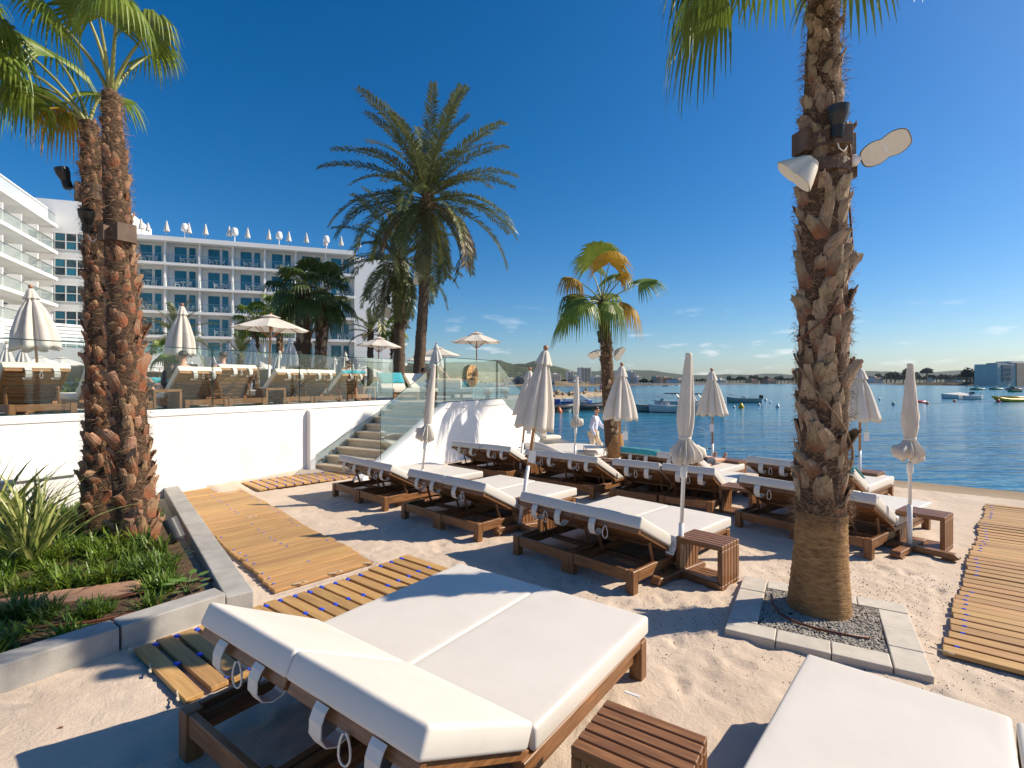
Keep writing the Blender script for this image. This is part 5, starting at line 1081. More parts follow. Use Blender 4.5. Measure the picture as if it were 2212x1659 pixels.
open_parasol('open parasol partly behind the tall date palm trunk', (-4.05, 28.0, TZ), 3.95, 1.25, 4)
open_parasol('small open parasol between the two date palm trunks', (-5.9, 33.0, TZ), 3.85, 1.15, 5)
GC = 'closed parasols around the pool'
closed_parasol('large closed parasol left of the palm trunks, white lower pole', (-8.54, 9.24, TZ), -8.74, 3.77, 14, 0.37, 1.18, 0.80, None, 'closed parasols along the terrace edge', teak='teakl_', base_rz=0.0)
closed_parasol('closed parasol right of the palm trunks, leaning brown pole', (-7.60, 11.58, TZ), -7.50, 3.80, 15, 0.33, 1.18, 0.80, None, 'closed parasols along the terrace edge', teak='teakl_', base_rz=0.0)
pool = [(16, 20.5), (51, 25.5), (101, 36), (128, 41), (161, 50), (337, 50), (351, 52), (367, 55), (386, 45), (400, 42), (412, 39), (421, 52), (429, 55), (443, 57), (479, 50), (491, 23), (543, 19.5), (600, 27.5), (625, 18.3), (653, 25), (690, 40), (724, 36), (736, 33), (748, 27.5), (763, 45), (775, 50), (853, 30), (944, 20.6)]
def ordn(i): return ORD[i] if i < 20 else 'twenty-' + ORD[i - 20] if i < 29 else 'thirtieth'
proto_far = None
for i, (px, d) in enumerate(pool):
    x = (px - 1106) / 1100 * d; lb = 'closed pale parasol in the pool area, %s from the left' % ordn(i)
    if proto_far is None:
        proto_far = closed_parasol(lb, (0, 0, 0), 0.0, 2.3, 33, 0.33, 1.12, 0.75, None, GC, knob=False, canvas='canvas_far', basefoot=False); o = proto_far
    else: o = dup(proto_far); o['label'] = lb
    o.location = (x, d, TZ); s = RN.uniform(0.92, 1.08); o.scale = (s, s, s); o.rotation_euler = (RN.uniform(-0.03, 0.03), RN.uniform(-0.05, 0.05), RN.uniform(0, 6))
for i, (px, d, r_) in enumerate([(84, 30, 1.3), (133, 31, 1.3), (150, 42, 1.4), (331, 44, 1.6), (345, 36, 1.3), (560, 38, 1.4), (790, 48, 2.6), (60, 44, 1.5)]):
    open_parasol('open pale parasol in the pool area, ' + ['at the far left edge', 'largest left of the palm trunks', 'beside the left palm trunks', 'upper one right of the palm trunks', 'lower one right of the palm trunks', 'behind the large open one', 'broad one by the hotel end wall', 'half hidden at the far left'][i], ((px - 1106) / 1100 * d, d, TZ), 3.55, r_, 20 + i, grp='open parasols around the pool', canvas='canvas_far')
# hedges and shrubs along the pool
def leaf_cloud(n, rx, ry, rz, seed, sz=(0.05, 0.11), shell=0.55):
    r = random.Random(seed); b = MB()
    for k in range(n):
        while True:
            p = V((r.uniform(-1, 1), r.uniform(-1, 1), r.uniform(-0.15, 1)))
            if p.length < 1 and p.length > shell * r.random(): break
        lump = 0.75 + 0.35 * noise.noise(p * 2.3 + V((seed, 0, 0))); c = V((p.x * rx * lump, p.y * ry * lump, p.z * rz * lump)); d = V((r.gauss(0, 1), r.gauss(0, 1), r.gauss(0.4, 1))).normalized(); u = d.cross(V((0.3, 0.5, 0.8))).normalized(); s = r.uniform(*sz); v_ = d.cross(u)
        b.add([c - u * s, c + v_ * s * 0.5, c + u * s, c - v_ * s * 0.5], [(0, 1, 2, 3)])
    return b
SHR = [leaf_cloud(700, 1.1, 0.7, 0.8, k, (0.06, 0.12)).mesh('shrub', M['bush']) for k in range(3)]
for i, (x, y, s) in enumerate([(-9.6, 11.2, 0.85), (-9.0, 13.2, 1.0), (-10.6, 12.4, 0.9), (-8.3, 14.6, 0.8), (-20.5, 27, 1.3), (-23, 29, 1.4), (-18, 30, 1.2), (-8.2, 31, 1.2), (-6.9, 34, 1.4), (-12.5, 30.5, 1.2), (-10.2, 29, 1.0)]):
    o = ob('shrub', SHR[i % 3], None, (x, y, TZ - 0.05), RN.uniform(0, 6)); o.scale = (s, s, s)
    tag(o, 'leafy green shrub in the pool garden, ' + ('%s from the left' % ORD[sorted([-9.6 / 11.2, -9.0 / 13.2, -10.6 / 12.4, -8.3 / 14.6, -20.5 / 27, -23 / 29, -18 / 30, -8.2 / 31, -6.9 / 34, -12.5 / 30.5, -10.2 / 29]).index(x / y)]), 'shrub', 'shrubs around the pool')
b = MB(); b.box(-14, 12.8, TZ + 0.004, -8.7, 17, TZ + 0.012); M['poolw'] = pm('pool_water', (0.04, 0.30, 0.33), (0.10, 0.45, 0.48), 3, 0.05, 0.5, 6, bdist=0.05)
tag(b.build('pool_water', M['poolw']), kind='structure', label='turquoise swimming pool water')

# ------------------------------------------------------------------ hotel
def hotel():
    H = thing('hotel_building', 'long white hotel with blue windows and glass balconies', 'building', (-46.2 - 0.948 * 8, 63 - 0.32 * 8, 0), math.atan2(0.32, 0.948))
    BAY, NB, DEP = 3.72, 9, 1.5
    LEN = BAY * NB; Zs = [1.8, 4.8, 7.8, 10.8, 13.8, 16.8]; ZR = 19.75
    b = MB(); b.box(0, 0, 0, LEN, 12, ZR - 0.4); b.build('wall', M['hotelwall'], H)
    b = MB(); b.box(-1, -DEP - 0.35, ZR - 0.4, LEN + 0.2, 12.2, ZR + 0.15); b.build('roof', M['hotelwall'], H)
    b = MB(); b.box(LEN + 0.005, -DEP + 0.1, 0, LEN + 6.2, 11.5, ZR - 0.6); b.build('end_wall', M['hotelwall'], H)
    for z in Zs[1:]:
        b = MB(); b.box(-0.2, -DEP, z - 0.32, LEN + 0.002, 0.002, z); b.build('balcony_slab', M['hotelwall'], H)
        b = MB(); b.box(LEN + 6.2, 2.0, z - 0.3, LEN + 7.6, 9, z); b.build('balcony_slab', M['hotelwall'], H)
        b = MB(); b.box(LEN + 7.53, 2.0, z + 0.02, LEN + 7.56, 9, z + 1.0); b.build('railing_glass', M['glass'], H)
    fin = MB().prism([(-DEP + 0.05, 0.0), (-DEP + 0.05, 0.9), (-DEP + 0.22, 1.55), (-DEP + 0.3, 2.68), (0, 2.68), (0, 0)], -0.09, 0.09, 'x').mesh('divider', M['hotelwall'])
    gl = MB().box(0.1, -0.015, 0.02, BAY - 0.1, 0.015, 0.98).mesh('railing_glass', M['glass']); hr = MB().box(0.09, -0.025, 0.98, BAY - 0.09, 0.025, 1.02).mesh('handrail', M['steel'])
    wf = MB()
    for (x0, x1) in ((0.62, 0.70), (2.02, 2.10), (2.22, 2.30), (3.02, 3.10)): wf.box(x0, -0.06, 0, x1, 0.02, 2.35)
    wf.box(0.62, -0.055, 2.27, 2.10, 0.02, 2.35); wf.box(2.22, -0.055, 2.27, 3.10, 0.02, 2.35); wfm = wf.mesh('window', M['white_paint'])
    p1 = MB().box(0.70, -0.03, 0.02, 2.02, 0.02, 2.27).mesh('pane', M['teal']); p2 = MB().box(2.30, -0.03, 0.02, 3.02, 0.02, 2.27).mesh('pane', M['teal'])
    tb = MB(); tb.lathe([(0.34, 0.70), (0.34, 0.74)], 12)
    for a in (0.4, 2.5, 4.6): tb.tube([(0.26 * math.cos(a), 0.26 * math.sin(a), 0), (-0.2 * math.cos(a), -0.2 * math.sin(a), 0.70)], 0.03, 5)
    tbm = tb.mesh('balcony_table', M['white_paint'])
    ch = MB(); ch.box(-0.24, -0.24, 0.40, 0.24, 0.24, 0.45); ch.prism([(-0.24, 0.45), (-0.30, 0.86), (-0.27, 0.86), (-0.20, 0.45)], -0.22, 0.22, 'y')
    for x, y in ((-0.22, -0.22), (0.2, -0.22), (-0.22, 0.2), (0.2, 0.2)): ch.tube([(x, y, 0), (x, y, 0.42)], 0.025, 5)
    ch.box(-0.22, -0.26, 0.62, 0.2, -0.22, 0.66); ch.box(-0.22, 0.22, 0.62, 0.2, 0.26, 0.66); chm = ch.mesh('balcony_chair', M['white_paint'])
    Hm = H.matrix_basis
    for fi, z in enumerate(Zs):
        for k in range(NB):
            x = k * BAY
            if k >= 2 or fi == 5: pass
            o = ob('window', wfm, H, (x, -0.005, z)); ob('pane', p1, o, (0, 0, 0)); ob('pane', p2, o, (0, 0, 0))
            if fi >= 1:
                ob('divider', fin, H, (x, 0, z + 0.003)); ob('railing_glass', gl, H, (x, -DEP + 0.06, z)); ob('handrail', hr, H, (x, -DEP + 0.06, z))
                if k >= 2 and fi >= 2:
                    q = 'on the %s hotel floor, %s bay from the end wall' % (ORD[fi], ORD[NB - 1 - k]); dx = RN.uniform(0, 0.7)
                    for nm, me, cat, xx, rz, pre, gp in (('balcony_table', tbm, 'table', 1.75 + dx, 0.3, 'white balcony table ', 'white tables on hotel balconies'), ('balcony_chair', chm, 'chair', 1.15 + dx, 0.1, 'left white balcony chair ', 'white chairs on hotel balconies'), ('balcony_chair', chm, 'chair', 2.4 + dx * 0.6, 3.0, 'right white balcony chair ', 'white chairs on hotel balconies')):
                        o = ob(nm, me, None); o.matrix_basis = Hm @ Matrix.Translation(V((x + xx, -0.75, z + 0.003))) @ Matrix.Rotation(rz + RN.uniform(-0.3, 0.3), 4, 'Z'); tag(o, pre + q, cat, gp)
    # roof-top parasols and lamps
    rp = None; rl = None; iu = il = 0
    for (px, kind, big) in ((305, 'u', 1), (320, 'u', .8), (360, 'u', 1), (399, 'l', 1), (408, 'u', 1), (444, 'u', 1), (495, 'u', 1), (507, 'l', 1), (535, 'u', 1), (581, 'u', 1), (603, 'l', 1), (624, 'u', 1), (662, 'u', 1), (705, 'l', 1), (703, 'u', .8), (737, 'u', 1), (775, 'u', 1)):
        # foot of each on the roof line, 1 m behind the edge
        a = (px - 1106) / 1100; A = Hm @ V((0, -0.9, 0)); B = Hm @ V((1, -0.9, 0)); d = B - A; t_ = (a * A.y - A.x) / (d.x - a * d.y); p = A + d * t_; p.z = ZR + 0.15
        if kind == 'u':
            lb = 'closed parasol on the hotel roof, %s from the left' % ORD[iu]; iu += 1
            if rp is None:
                rp = thing('roof_parasol', lb, 'parasol', group='closed parasols on the hotel roof'); b = MB(); b.tube([(0, 0, 0), (0, 0, 2.1)], 0.04, 6); b.build('pole', M['steel'], rp)
                b = pleat_canopy([(0.04, 2.15), (0.10, 1.95), (0.13, 1.8), (0.28, 1.2), (0.36, 0.85)], 8, [0.1, 0.3, 0.4, 0.5, 0.5], 3, 32); b.build('canopy', M['canvas_far'], rp, smooth=True); o = rp
            else: o = dup(rp); o['label'] = lb
            o.scale = (1.0, 1.0, 1.0 * big)
        else:
            lb = 'white mushroom lamp on the hotel roof, %s from the left' % ORD[il]; il += 1
            if rl is None:
                rl = thing('roof_lamp', lb, 'lamp', group='white mushroom lamps on the hotel roof'); b = MB(); b.tube([(0, 0, 0), (0, 0, 1.3)], 0.06, 6); b.build('pole', M['white_paint'], rl)
                b = MB(); b.lathe([(0.36, 1.05), (0.42, 1.25), (0.38, 1.7), (0.25, 1.95), (0.02, 2.0)], 16); b.build('shade', M['white_paint'], rl, smooth=True); o = rl
            else: o = dup(rl); o['label'] = lb
        o.location = p
    # left wing: block with grid windows facing us, and the balcony front running towards us
    G = thing('hotel_wing', 'taller white hotel wing at the left edge with stepped balconies', 'building', (-62, 55.3, 0), math.atan2(0.32, 0.948))
    b = MB(); b.box(0, 0, 0, 16.5, 10, 23.0); b.build('wall', M['hotelwall'], G)
    b = MB(); b.box(9.0, 3, 23.0, 10.2, 5, 23.8); b.build('roof_hatch', M['hotelwall'], G)
    for fi in range(1, 6):
        z = 1.9 + fi * 3.0 + 0.35
        f = MB(); x0, x1, z1 = 9.95, 13.2, z + 2.0
        for x in (x0, x0 + 1.05, x0 + 2.1, x1 - 0.1): f.box(x, -0.08, z, x + 0.1, 0.02, z1)
        for zz in (z, z + 0.95, z1 - 0.09): f.box(x0 + 0.1, -0.07, zz, x1 - 0.1, 0.02, zz + 0.09)
        w_ = f.build('window', M['white_paint'], G)
        for i in range(3):
            for j in range(2):
                b = MB(); b.box(x0 + 0.1 + i * 1.05, -0.04, z + 0.09 + j * 0.95, x0 + 1.05 + i * 1.05, 0.02, z + 0.95 + j * 0.96); b.build('pane', M['teal'] if (i + j) % 3 == 1 else M['darkglass'], w_)
    # balcony front: from (-51.8,58) towards (-44.5,40)
    A = V((-51.6, 57.6, 0)); Bv = V((5.0, -11.5, 0)).normalized(); LN = 20.0
    Q = thing('balcony_wing', 'white hotel wing with deep glass balconies cut by the left edge', 'building', A, math.atan2(Bv.y, Bv.x))
    b = MB(); b.box(-0.5, -9, 0, LN, -2.3, 20.6); b.build('wall', M['hotelwall'], Q)
    for fi in range(1, 7):
        z = 1.9 + fi * 3.0; b = MB(); b.box(-0.6, -2.3, z - 0.34, LN, 0, z); b.build('balcony_slab', M['hotelwall'], Q)
        if fi == 6:
            b = MB(); b.box(-0.6, -2.0, z, LN, -0.9, z + 1.9); b.build('parapet', M['hotelwall'], Q); 
        b = MB(); b.box(0, -0.06, z + 0.02, LN, -0.03, z + 1.0); b.build('railing_glass', M['glass'], Q); b = MB(); b.box(0, -0.08, z + 1.0, LN, -0.02, z + 1.05); b.build('handrail', M['steel'], Q)
        for k in range(6):
            if fi < 6: b = MB(); b.box(0.3 + k * 3.6, -2.3, z, 0.5 + k * 3.6, -0.15, z + 1.75); b.build('divider', M['hotelwall'], Q)
            b = MB(); b.box(1.2 + k * 3.6, -2.32, z + 0.05, 3.2 + k * 3.6, -2.27, z + 2.2); b.build('window', M['teal'], Q)
    return H
hotel()
# grey ground-floor canopy band with its glass rail
gb = thing('grey_canopy', 'long grey canopy band over the hotel ground floor', 'canopy')
GP = [(-34, 30), (-31.5, 52), (-20.0, 55), (-14.5, 57)]
for i, (p, q) in enumerate(zip(GP, GP[1:])):
    p, q = V((*p, 0)), V((*q, 0)); d = q - p; Mx = Tm(p, math.atan2(d.y, d.x)); s = -1
    b = MB(); b.box(0, 0, 3.5, d.length, 3.5, 4.6, Mx); b.build('fascia', M['grey'], gb)
    b = MB(); b.box(0, 0.1, 4.61, d.length, 0.13, 5.5, Mx); b.build('railing_glass', M['glass'], gb)
    b = MB(); b.box(0, 1.8, TZ, d.length, 3.4, 3.49, Mx); b.build('shop_front', M['darkglass'], gb)
    for k in range(int(d.length / 4) + 1): b = MB(); b.box(k * 4, 1.2, TZ, k * 4 + 0.4, 1.6, 3.495, Mx); b.build('pillar', M['hotelwall'], gb)
def meshtext(parent, s, size, loc, mat, rot):
    o = text(parent, s, size, loc, mat, rot, 0.03); return o
for i, (x, d) in enumerate(((468, 51.6), (700, 54.5))):
    h = thing('letter_sign', 'white letter mounted on the grey canopy, ' + ('near the left palms' if i == 0 else 'behind the twin palms'), 'sign', ((x - 1106) / 1100 * d, d - 0.6, 4.05)); text(h, 'A', 1.3, (0, 0, 0), M['white_paint'], ext=0.04)
# white louvred pergola at the left
pg = thing('louvre_pergola', 'white louvred pergola in front of the hotel wing', 'pergola', (-45.5, 40.5, 0), rad(62))
for k in range(4): b = MB(); b.box(k * 3.4, 0, TZ, k * 3.4 + 0.4, 0.4, 7.4 - 0.25 * k); b.build('post', M['hotelwall'], pg)
for k in range(6): b = MB(); b.box(-3, 0.45, 5.6 + k * 0.33, 13, 0.9 , 5.84 + k * 0.33, Matrix.Rotation(0.0, 4, 'Y')); b.build('slat', M['hotelwall'], pg)

# ------------------------------------------------------------------ people
def skin_obj(name, pts, edges, mat, parent, sub=2):
    """pts: name -> (pos, radius or (rx, ry)); one continuous surface grown over the joints"""
    ks = list(pts); me = bpy.data.meshes.new(name); me.from_pydata([tuple(pts[k][0]) for k in ks], [(ks.index(a), ks.index(c)) for a, c in edges], [])
    o = ob(name, me, parent); bm = bmesh.new(); bm.from_mesh(me); bm.verts.layers.skin.verify(); ly = bm.verts.layers.skin[0]
    for i, vv in enumerate(bm.verts):
        r_ = pts[ks[i]][1]; vv[ly].radius = r_ if isinstance(r_, tuple) else (r_, r_); vv[ly].use_root = (i == 0)
    bm.to_mesh(me); bm.free(); me.materials.append(mat)
    m1 = o.modifiers.new('skin', 'SKIN'); m1.use_smooth_shade = True; m2 = o.modifiers.new('sub', 'SUBSURF'); m2.levels = sub; m2.render_levels = sub
    dg = bpy.context.evaluated_depsgraph_get(); me2 = bpy.data.meshes.new_from_object(o.evaluated_get(dg)); o.modifiers.clear(); o.data = me2; me2.materials.clear(); me2.materials.append(mat)
    me2.polygons.foreach_set('use_smooth', [True] * len(me2.polygons)); return o
def person(label, loc, rotz, J, tops=None, bottoms=None, hair=True, longhair=False, shoes=None, skin='skin', group=None, fingers=True):
    """J: joints in local metres, x forward, y to the person's left, z up"""
    t = thing('person', label, 'person', loc, rotz, group); J = {k: V(v) for k, v in J.items()}
    P_ = {'pelvis': (J['pelvis'], (0.135, 0.105)), 'waist': (lerp(J['pelvis'], J['chest'], 0.45), (0.12, 0.095)), 'chest': (J['chest'], (0.15, 0.105)), 'neck0': (lerp(J['chest'], J['head'], 0.45), 0.058), 'neck': (lerp(J['chest'], J['head'], 0.68), 0.052), 'jaw': (lerp(J['chest'], J['head'], 0.86) + V((0.012, 0, 0)), 0.066), 'head': (J['head'], (0.082, 0.092)), 'crown': (J['head'] + (J['head'] - J['chest']).normalized() * 0.075, 0.062)}
    E_ = [('pelvis', 'waist'), ('waist', 'chest'), ('chest', 'neck0'), ('neck0', 'neck'), ('neck', 'jaw'), ('jaw', 'head'), ('head', 'crown')]
    for s in 'lr':
        P_['sh' + s] = (J['sh' + s], 0.058); P_['el' + s] = (J['el' + s], 0.042); P_['wr' + s] = (J['wr' + s], 0.029); E_ += [('chest', 'sh' + s), ('sh' + s, 'el' + s), ('el' + s, 'wr' + s)]
        d = (J['wr' + s] - J['el' + s]).normalized(); sd = d.cross(V((0, 0, 1))); sd = sd.normalized() if sd.length > 0.2 else V((1, 0, 0)); pl = J['wr' + s] + d * 0.075; P_['palm' + s] = (pl, (0.036, 0.018)); E_.append(('wr' + s, 'palm' + s))
        if fingers:
            for i in range(4):
                k = 'f%d%s' % (i, s); a = pl + d * 0.03 + sd * (i - 1.5) * 0.018; P_[k + 'a'] = (a + d * 0.03, 0.0095); P_[k + 'b'] = (a + d * (0.055 + 0.01 * (i in (1, 2))) + V((0.014, 0, -0.012)), 0.008); E_ += [('palm' + s, k + 'a'), (k + 'a', k + 'b')]
            P_['th' + s] = (J['wr' + s] + d * 0.06 + sd * 0.045, 0.010); P_['tht' + s] = (J['wr' + s] + d * 0.10 + sd * 0.058, 0.009); E_ += [('palm' + s, 'th' + s), ('th' + s, 'tht' + s)]
        P_['hip' + s] = (J['hip' + s], 0.088); P_['kn' + s] = (J['kn' + s], 0.060); P_['calf' + s] = (lerp(J['kn' + s], J['an' + s], 0.3), 0.056); P_['an' + s] = (J['an' + s], 0.038); P_['toe' + s] = (J['toe' + s], (0.040, 0.026))
        E_ += [('pelvis', 'hip' + s), ('hip' + s, 'kn' + s), ('kn' + s, 'calf' + s), ('calf' + s, 'an' + s), ('an' + s, 'toe' + s)]
    skin_obj('body', P_, E_, M[skin], t)
    up = (J['head'] - J['chest']).normalized(); fw = V((1, 0, 0)); fw = (fw - up * fw.dot(up)).normalized(); lf = up.cross(fw); hc = J['head'] + up * 0.012
    nose = MB(); nose.ball(hc + fw * 0.092 - up * 0.02, 0.014, 0.012, 0.024, 8, 6); nose.build('nose', M[skin], t, smooth=True)
    for s in (-1, 1):
        b = MB(); b.ball(hc + lf * s * 0.085 - up * 0.015, 0.02, 0.010, 0.032, 8, 6); b.build('ear', M[skin], t, smooth=True)
        b = MB(); b.ball(hc + fw * 0.079 + lf * s * 0.033 + up * 0.005, 0.012, n=8, m=6); b.build('eye', M['black'], t, smooth=True)
    b = MB(); b.ball(hc + fw * 0.080 - up * 0.062, 0.012, 0.026, 0.008, 8, 6); b.build('mouth', M['pipe'], t, smooth=True)
    if hair:
        R_ = Matrix((fw, lf, up)).transposed().to_4x4(); b = MB(); pr = [(math.sin(pi * j / 10), math.cos(pi * j / 10)) for j in range(6 if not longhair else 9)][::-1]
        b.lathe([(r_ * 0.091 + 1e-3, z * 0.098) for r_, z in pr], 20, Matrix.Translation(hc - fw * 0.022 + up * 0.020) @ R_ @ Matrix.Rotation(-0.38, 4, 'Y')); b.build('hair', M['hair'], t, smooth=True)
    def cloth(name, keys, ext, mat, add=None):
        Q = {k: (P_[k][0], tuple(r_ + ext for r_ in P_[k][1]) if isinstance(P_[k][1], tuple) else P_[k][1] + ext) for k in keys}
        if add: Q.update(add)
        ks = set(Q); ed = [e for e in E_ if e[0] in ks and e[1] in ks]; return skin_obj(name, Q, ed, mat, t)
    if tops:
        name, mat, sl = tops; ks = ['pelvis', 'waist', 'chest', 'neck0'] if sl != 'tank' else ['pelvis', 'waist', 'chest']
        if sl == 'long': ks += [p + s for p in ('sh', 'el', 'wr') for s in 'lr']
        elif sl == 'short': ks += ['shl', 'shr']
        add = {}
        o = cloth(name, ks, 0.016, M[mat])
    if bottoms:
        name, mat, ln = bottoms; ks = ['pelvis', 'hipl', 'hipr', 'knl', 'knr'] + (['calfl', 'calfr', 'anl', 'anr'] if ln == 'long' else [])
        Q = {k: (P_[k][0], (P_[k][1][0] + 0.012, P_[k][1][1] + 0.012) if isinstance(P_[k][1], tuple) else P_[k][1] + (0.018 if k[:2] != 'an' else 0.028)) for k in ks}
        ed = [e for e in E_ if e[0] in Q and e[1] in Q]; skin_obj(name, Q, ed, M[mat], t)
    if shoes:
        for s in 'lr':
            b = MB(); a, c = P_['an' + s][0], P_['toe' + s][0]; b.tube([a - (c - a) * 0.35 + V((0, 0, -0.035)), lerp(a, c, 0.3) + V((0, 0, -0.025)), c + (c - a) * 0.15 + V((0, 0, -0.01))], [0.038, 0.046, 0.03], 8); b.build('shoe', M[shoes], t, smooth=True)
    return t
# walking man on the lower sand
mz = sand_h(2.42, 15.0)
man = person('dark-haired man in pale blue shirt and beige trousers walking right', (2.40, 15.0, mz), -0.35, dict(pelvis=(0, 0, 0.90), chest=(0.045, 0, 1.28), head=(0.10, 0, 1.56), shl=(0.05, 0.19, 1.35), shr=(0.04, -0.19, 1.35), ell=(0.16, 0.25, 1.12), wrl=(0.37, 0.24, 0.98), elr=(-0.02, -0.25, 1.08), wrr=(0.10, -0.26, 0.84),
    hipl=(0, 0.09, 0.86), hipr=(0, -0.09, 0.86), knl=(0.22, 0.10, 0.50), knr=(-0.02, -0.10, 0.46), anl=(0.16, 0.10, 0.08), anr=(-0.28, -0.10, 0.14), toel=(0.32, 0.11, 0.04), toer=(-0.16, -0.11, 0.04)), ('shirt', 'shirt', 'long'), ('trousers', 'chino', 'long'), shoes='black')
b = MB(); b.box(-0.012, -0.02, -0.06, 0.012, 0.02, 0.05, Matrix.Translation(V((0.43, 0.25, 0.94))) @ Matrix.Rotation(0.6, 4, 'Y')); o = b.build('phone', M['black'], bevel=0.004); o.matrix_basis = man.matrix_basis.copy(); tag(o, 'dark handset in the walking man\'s hand', 'phone')
lying = lambda s=1: dict(pelvis=(0.95, 0, 0.10), chest=(0.45, 0, 0.17), head=(0.12, 0, 0.30), shl=(0.42, 0.19, 0.20), shr=(0.42, -0.19, 0.20), ell=(0.60, 0.30, 0.10), wrl=(0.84, 0.26, 0.09), elr=(0.60, -0.30, 0.10), wrr=(0.84, -0.26, 0.09), hipl=(0.98, 0.09, 0.09), hipr=(0.98, -0.09, 0.09), knl=(1.38, 0.10, 0.13), knr=(1.38, -0.10, 0.10), anl=(1.78, 0.08, 0.075), anr=(1.78, -0.12, 0.075), toel=(1.82, 0.06, 0.22), toer=(1.83, -0.15, 0.22))
bpy.context.view_layer.update()
def on_lounger(o, x=0.41, y=0.10, z=0.37): return o.matrix_basis @ V((x, y, z))
q = on_lounger(C2[1], 0.40, 0.02); person('sunbather lying on the far lounger, bare feet up', q, C2[1].rotation_euler.z + pi / 2, lying(), None, ('swim_shorts', 'navy', 'short'), fingers=False)
# reclining head end is raised: lift the upper body by pose
sit_back = dict(pelvis=(0, 0, 0.12), chest=(-0.06, 0, 0.50), head=(-0.04, 0, 0.78), shl=(-0.05, 0.20, 0.57), shr=(-0.05, -0.20, 0.57), ell=(0.06, 0.30, 0.34), wrl=(0.26, 0.22, 0.20), elr=(0.06, -0.30, 0.34), wrr=(0.26, -0.22, 0.20), hipl=(0.04, 0.09, 0.10), hipr=(0.04, -0.09, 0.10), knl=(0.45, 0.12, 0.20), knr=(0.45, -0.12, 0.20), anl=(0.85, 0.12, 0.06), anr=(0.85, -0.12, 0.06), toel=(0.92, 0.12, 0.16), toer=(0.92, -0.12, 0.16))
person('person in navy shirt sitting on the terrace, seen from behind', V(on_lounger(TA1, 0.41, 0.98, 0.30)), AW + pi / 2, sit_back, ('shirt', 'navy', 'long'), ('shorts', 'navy', 'short'), fingers=False)
person('person in violet shirt sitting on the terrace, seen from behind', V(on_lounger(TA2, 0.41, 0.98, 0.33)), AW + pi / 2, sit_back, ('shirt', 'purple', 'short'), ('shorts', 'navy', 'short'), fingers=False)
sit_edge = dict(pelvis=(0, 0, 0.46), chest=(0.10, 0, 0.82), head=(0.28, 0, 1.05), shl=(0.12, 0.17, 0.88), shr=(0.12, -0.17, 0.88), ell=(0.20, 0.22, 0.62), wrl=(0.40, 0.10, 0.56), elr=(0.20, -0.22, 0.62), wrr=(0.40, -0.10, 0.56), hipl=(0.03, 0.09, 0.44), hipr=(0.03, -0.09, 0.44), knl=(0.45, 0.10, 0.50), knr=(0.48, -0.10, 0.48), anl=(0.42, 0.11, 0.08), anr=(0.52, -0.10, 0.08), toel=(0.58, 0.13, 0.035), toer=(0.68, -0.11, 0.035))
person('woman in black swimsuit sitting on a towelled terrace lounger, looking down', V(on_lounger(L5, 0.62, 1.1, 0.0)), AW - 0.9, sit_edge, ('swimsuit', 'navy', 'tank'), None, fingers=False)
recl = dict(lying()); recl.update(chest=(0.50, 0, 0.36), head=(0.22, 0, 0.62), shl=(0.44, 0.19, 0.40), shr=(0.44, -0.19, 0.40), ell=(0.62, 0.30, 0.24), elr=(0.62, -0.30, 0.24))
person('bare-backed man reclining on the terrace by the date palm', (-3.35, 18.2, TZ + 0.36), 0.25, recl, None, ('swim_shorts', 'navy', 'short'), fingers=False)
person('person in dark top reading on the white day bed', (-2.6, 16.55, TZ + 0.38), 0.1, recl, ('shirt', 'navy', 'short'), ('towel_wrap', 'towel', 'short'), fingers=False)
person('sunbather with bare legs lying on the day bed near the oval sign', (-2.0, 17.6, TZ + 0.36), 0.05, lying(), ('shirt', 'towel', 'short'), ('swim_shorts', 'navy', 'short'), fingers=False)
lb_ = thing('day_bed', 'second padded day bed behind the glass under the sunbather', 'day bed', (-2.1, 17.2, TZ), 0.05)
b = MB(); b.box(0, 0, 0.16, 2.0, 0.85, 0.24); b.build('frame', M['teakl_x'], lb_); cushion(2.0, 0.85, 0.12, 0.03, 0.01, Matrix.Translation(V((0, 0, 0.243)))).build('mattress', M['ivory'], lb_, smooth=True)
for x, y in ((0.05, 0.05), (1.87, 0.05), (0.05, 0.72), (1.87, 0.72)): b = MB(); b.box(x, y, 0, x + 0.08, y + 0.08, 0.16); b.build('leg', M['teakl_z'], lb_)
person('person under a turquoise towel lying at the left terrace edge', (-8.9, 12.0, TZ + 0.40), 0.1, lying(), ('towel_wrap', 'towel', 'short'), ('swim_shorts', 'navy', 'short'), fingers=False)

# ------------------------------------------------------------------ boats, buoys, pier
M['boatw'] = pm('boat_gelcoat', (0.62, 0.62, 0.60), (0.70, 0.70, 0.68), 3, 0.3)
M['boatg'] = pm('grey_boat_hull', (0.22, 0.26, 0.25), (0.30, 0.34, 0.33), 3, 0.4)
M['rib'] = pm('dark_inflatable_rubber', (0.03, 0.035, 0.038), (0.06, 0.065, 0.07), 4, 0.5)
M['yellow'] = pm('yellow_plastic', (0.70, 0.42, 0.02), None, rough=0.35); M['orange'] = pm('orange_plastic', (0.65, 0.15, 0.04), None, rough=0.4); M['red'] = pm('red_plastic', (0.45, 0.02, 0.02), None, rough=0.35); M['green'] = pm('green_plastic', (0.01, 0.22, 0.10), None, rough=0.35); M['bluehull'] = pm('blue_hull', (0.015, 0.07, 0.30), None, rough=0.3)
WZ = -0.6
def wp(px, py_): d = 2.6 * 1100 / (py_ - 825.5); return ((px - 1106) / 1100 * d, d, WZ)
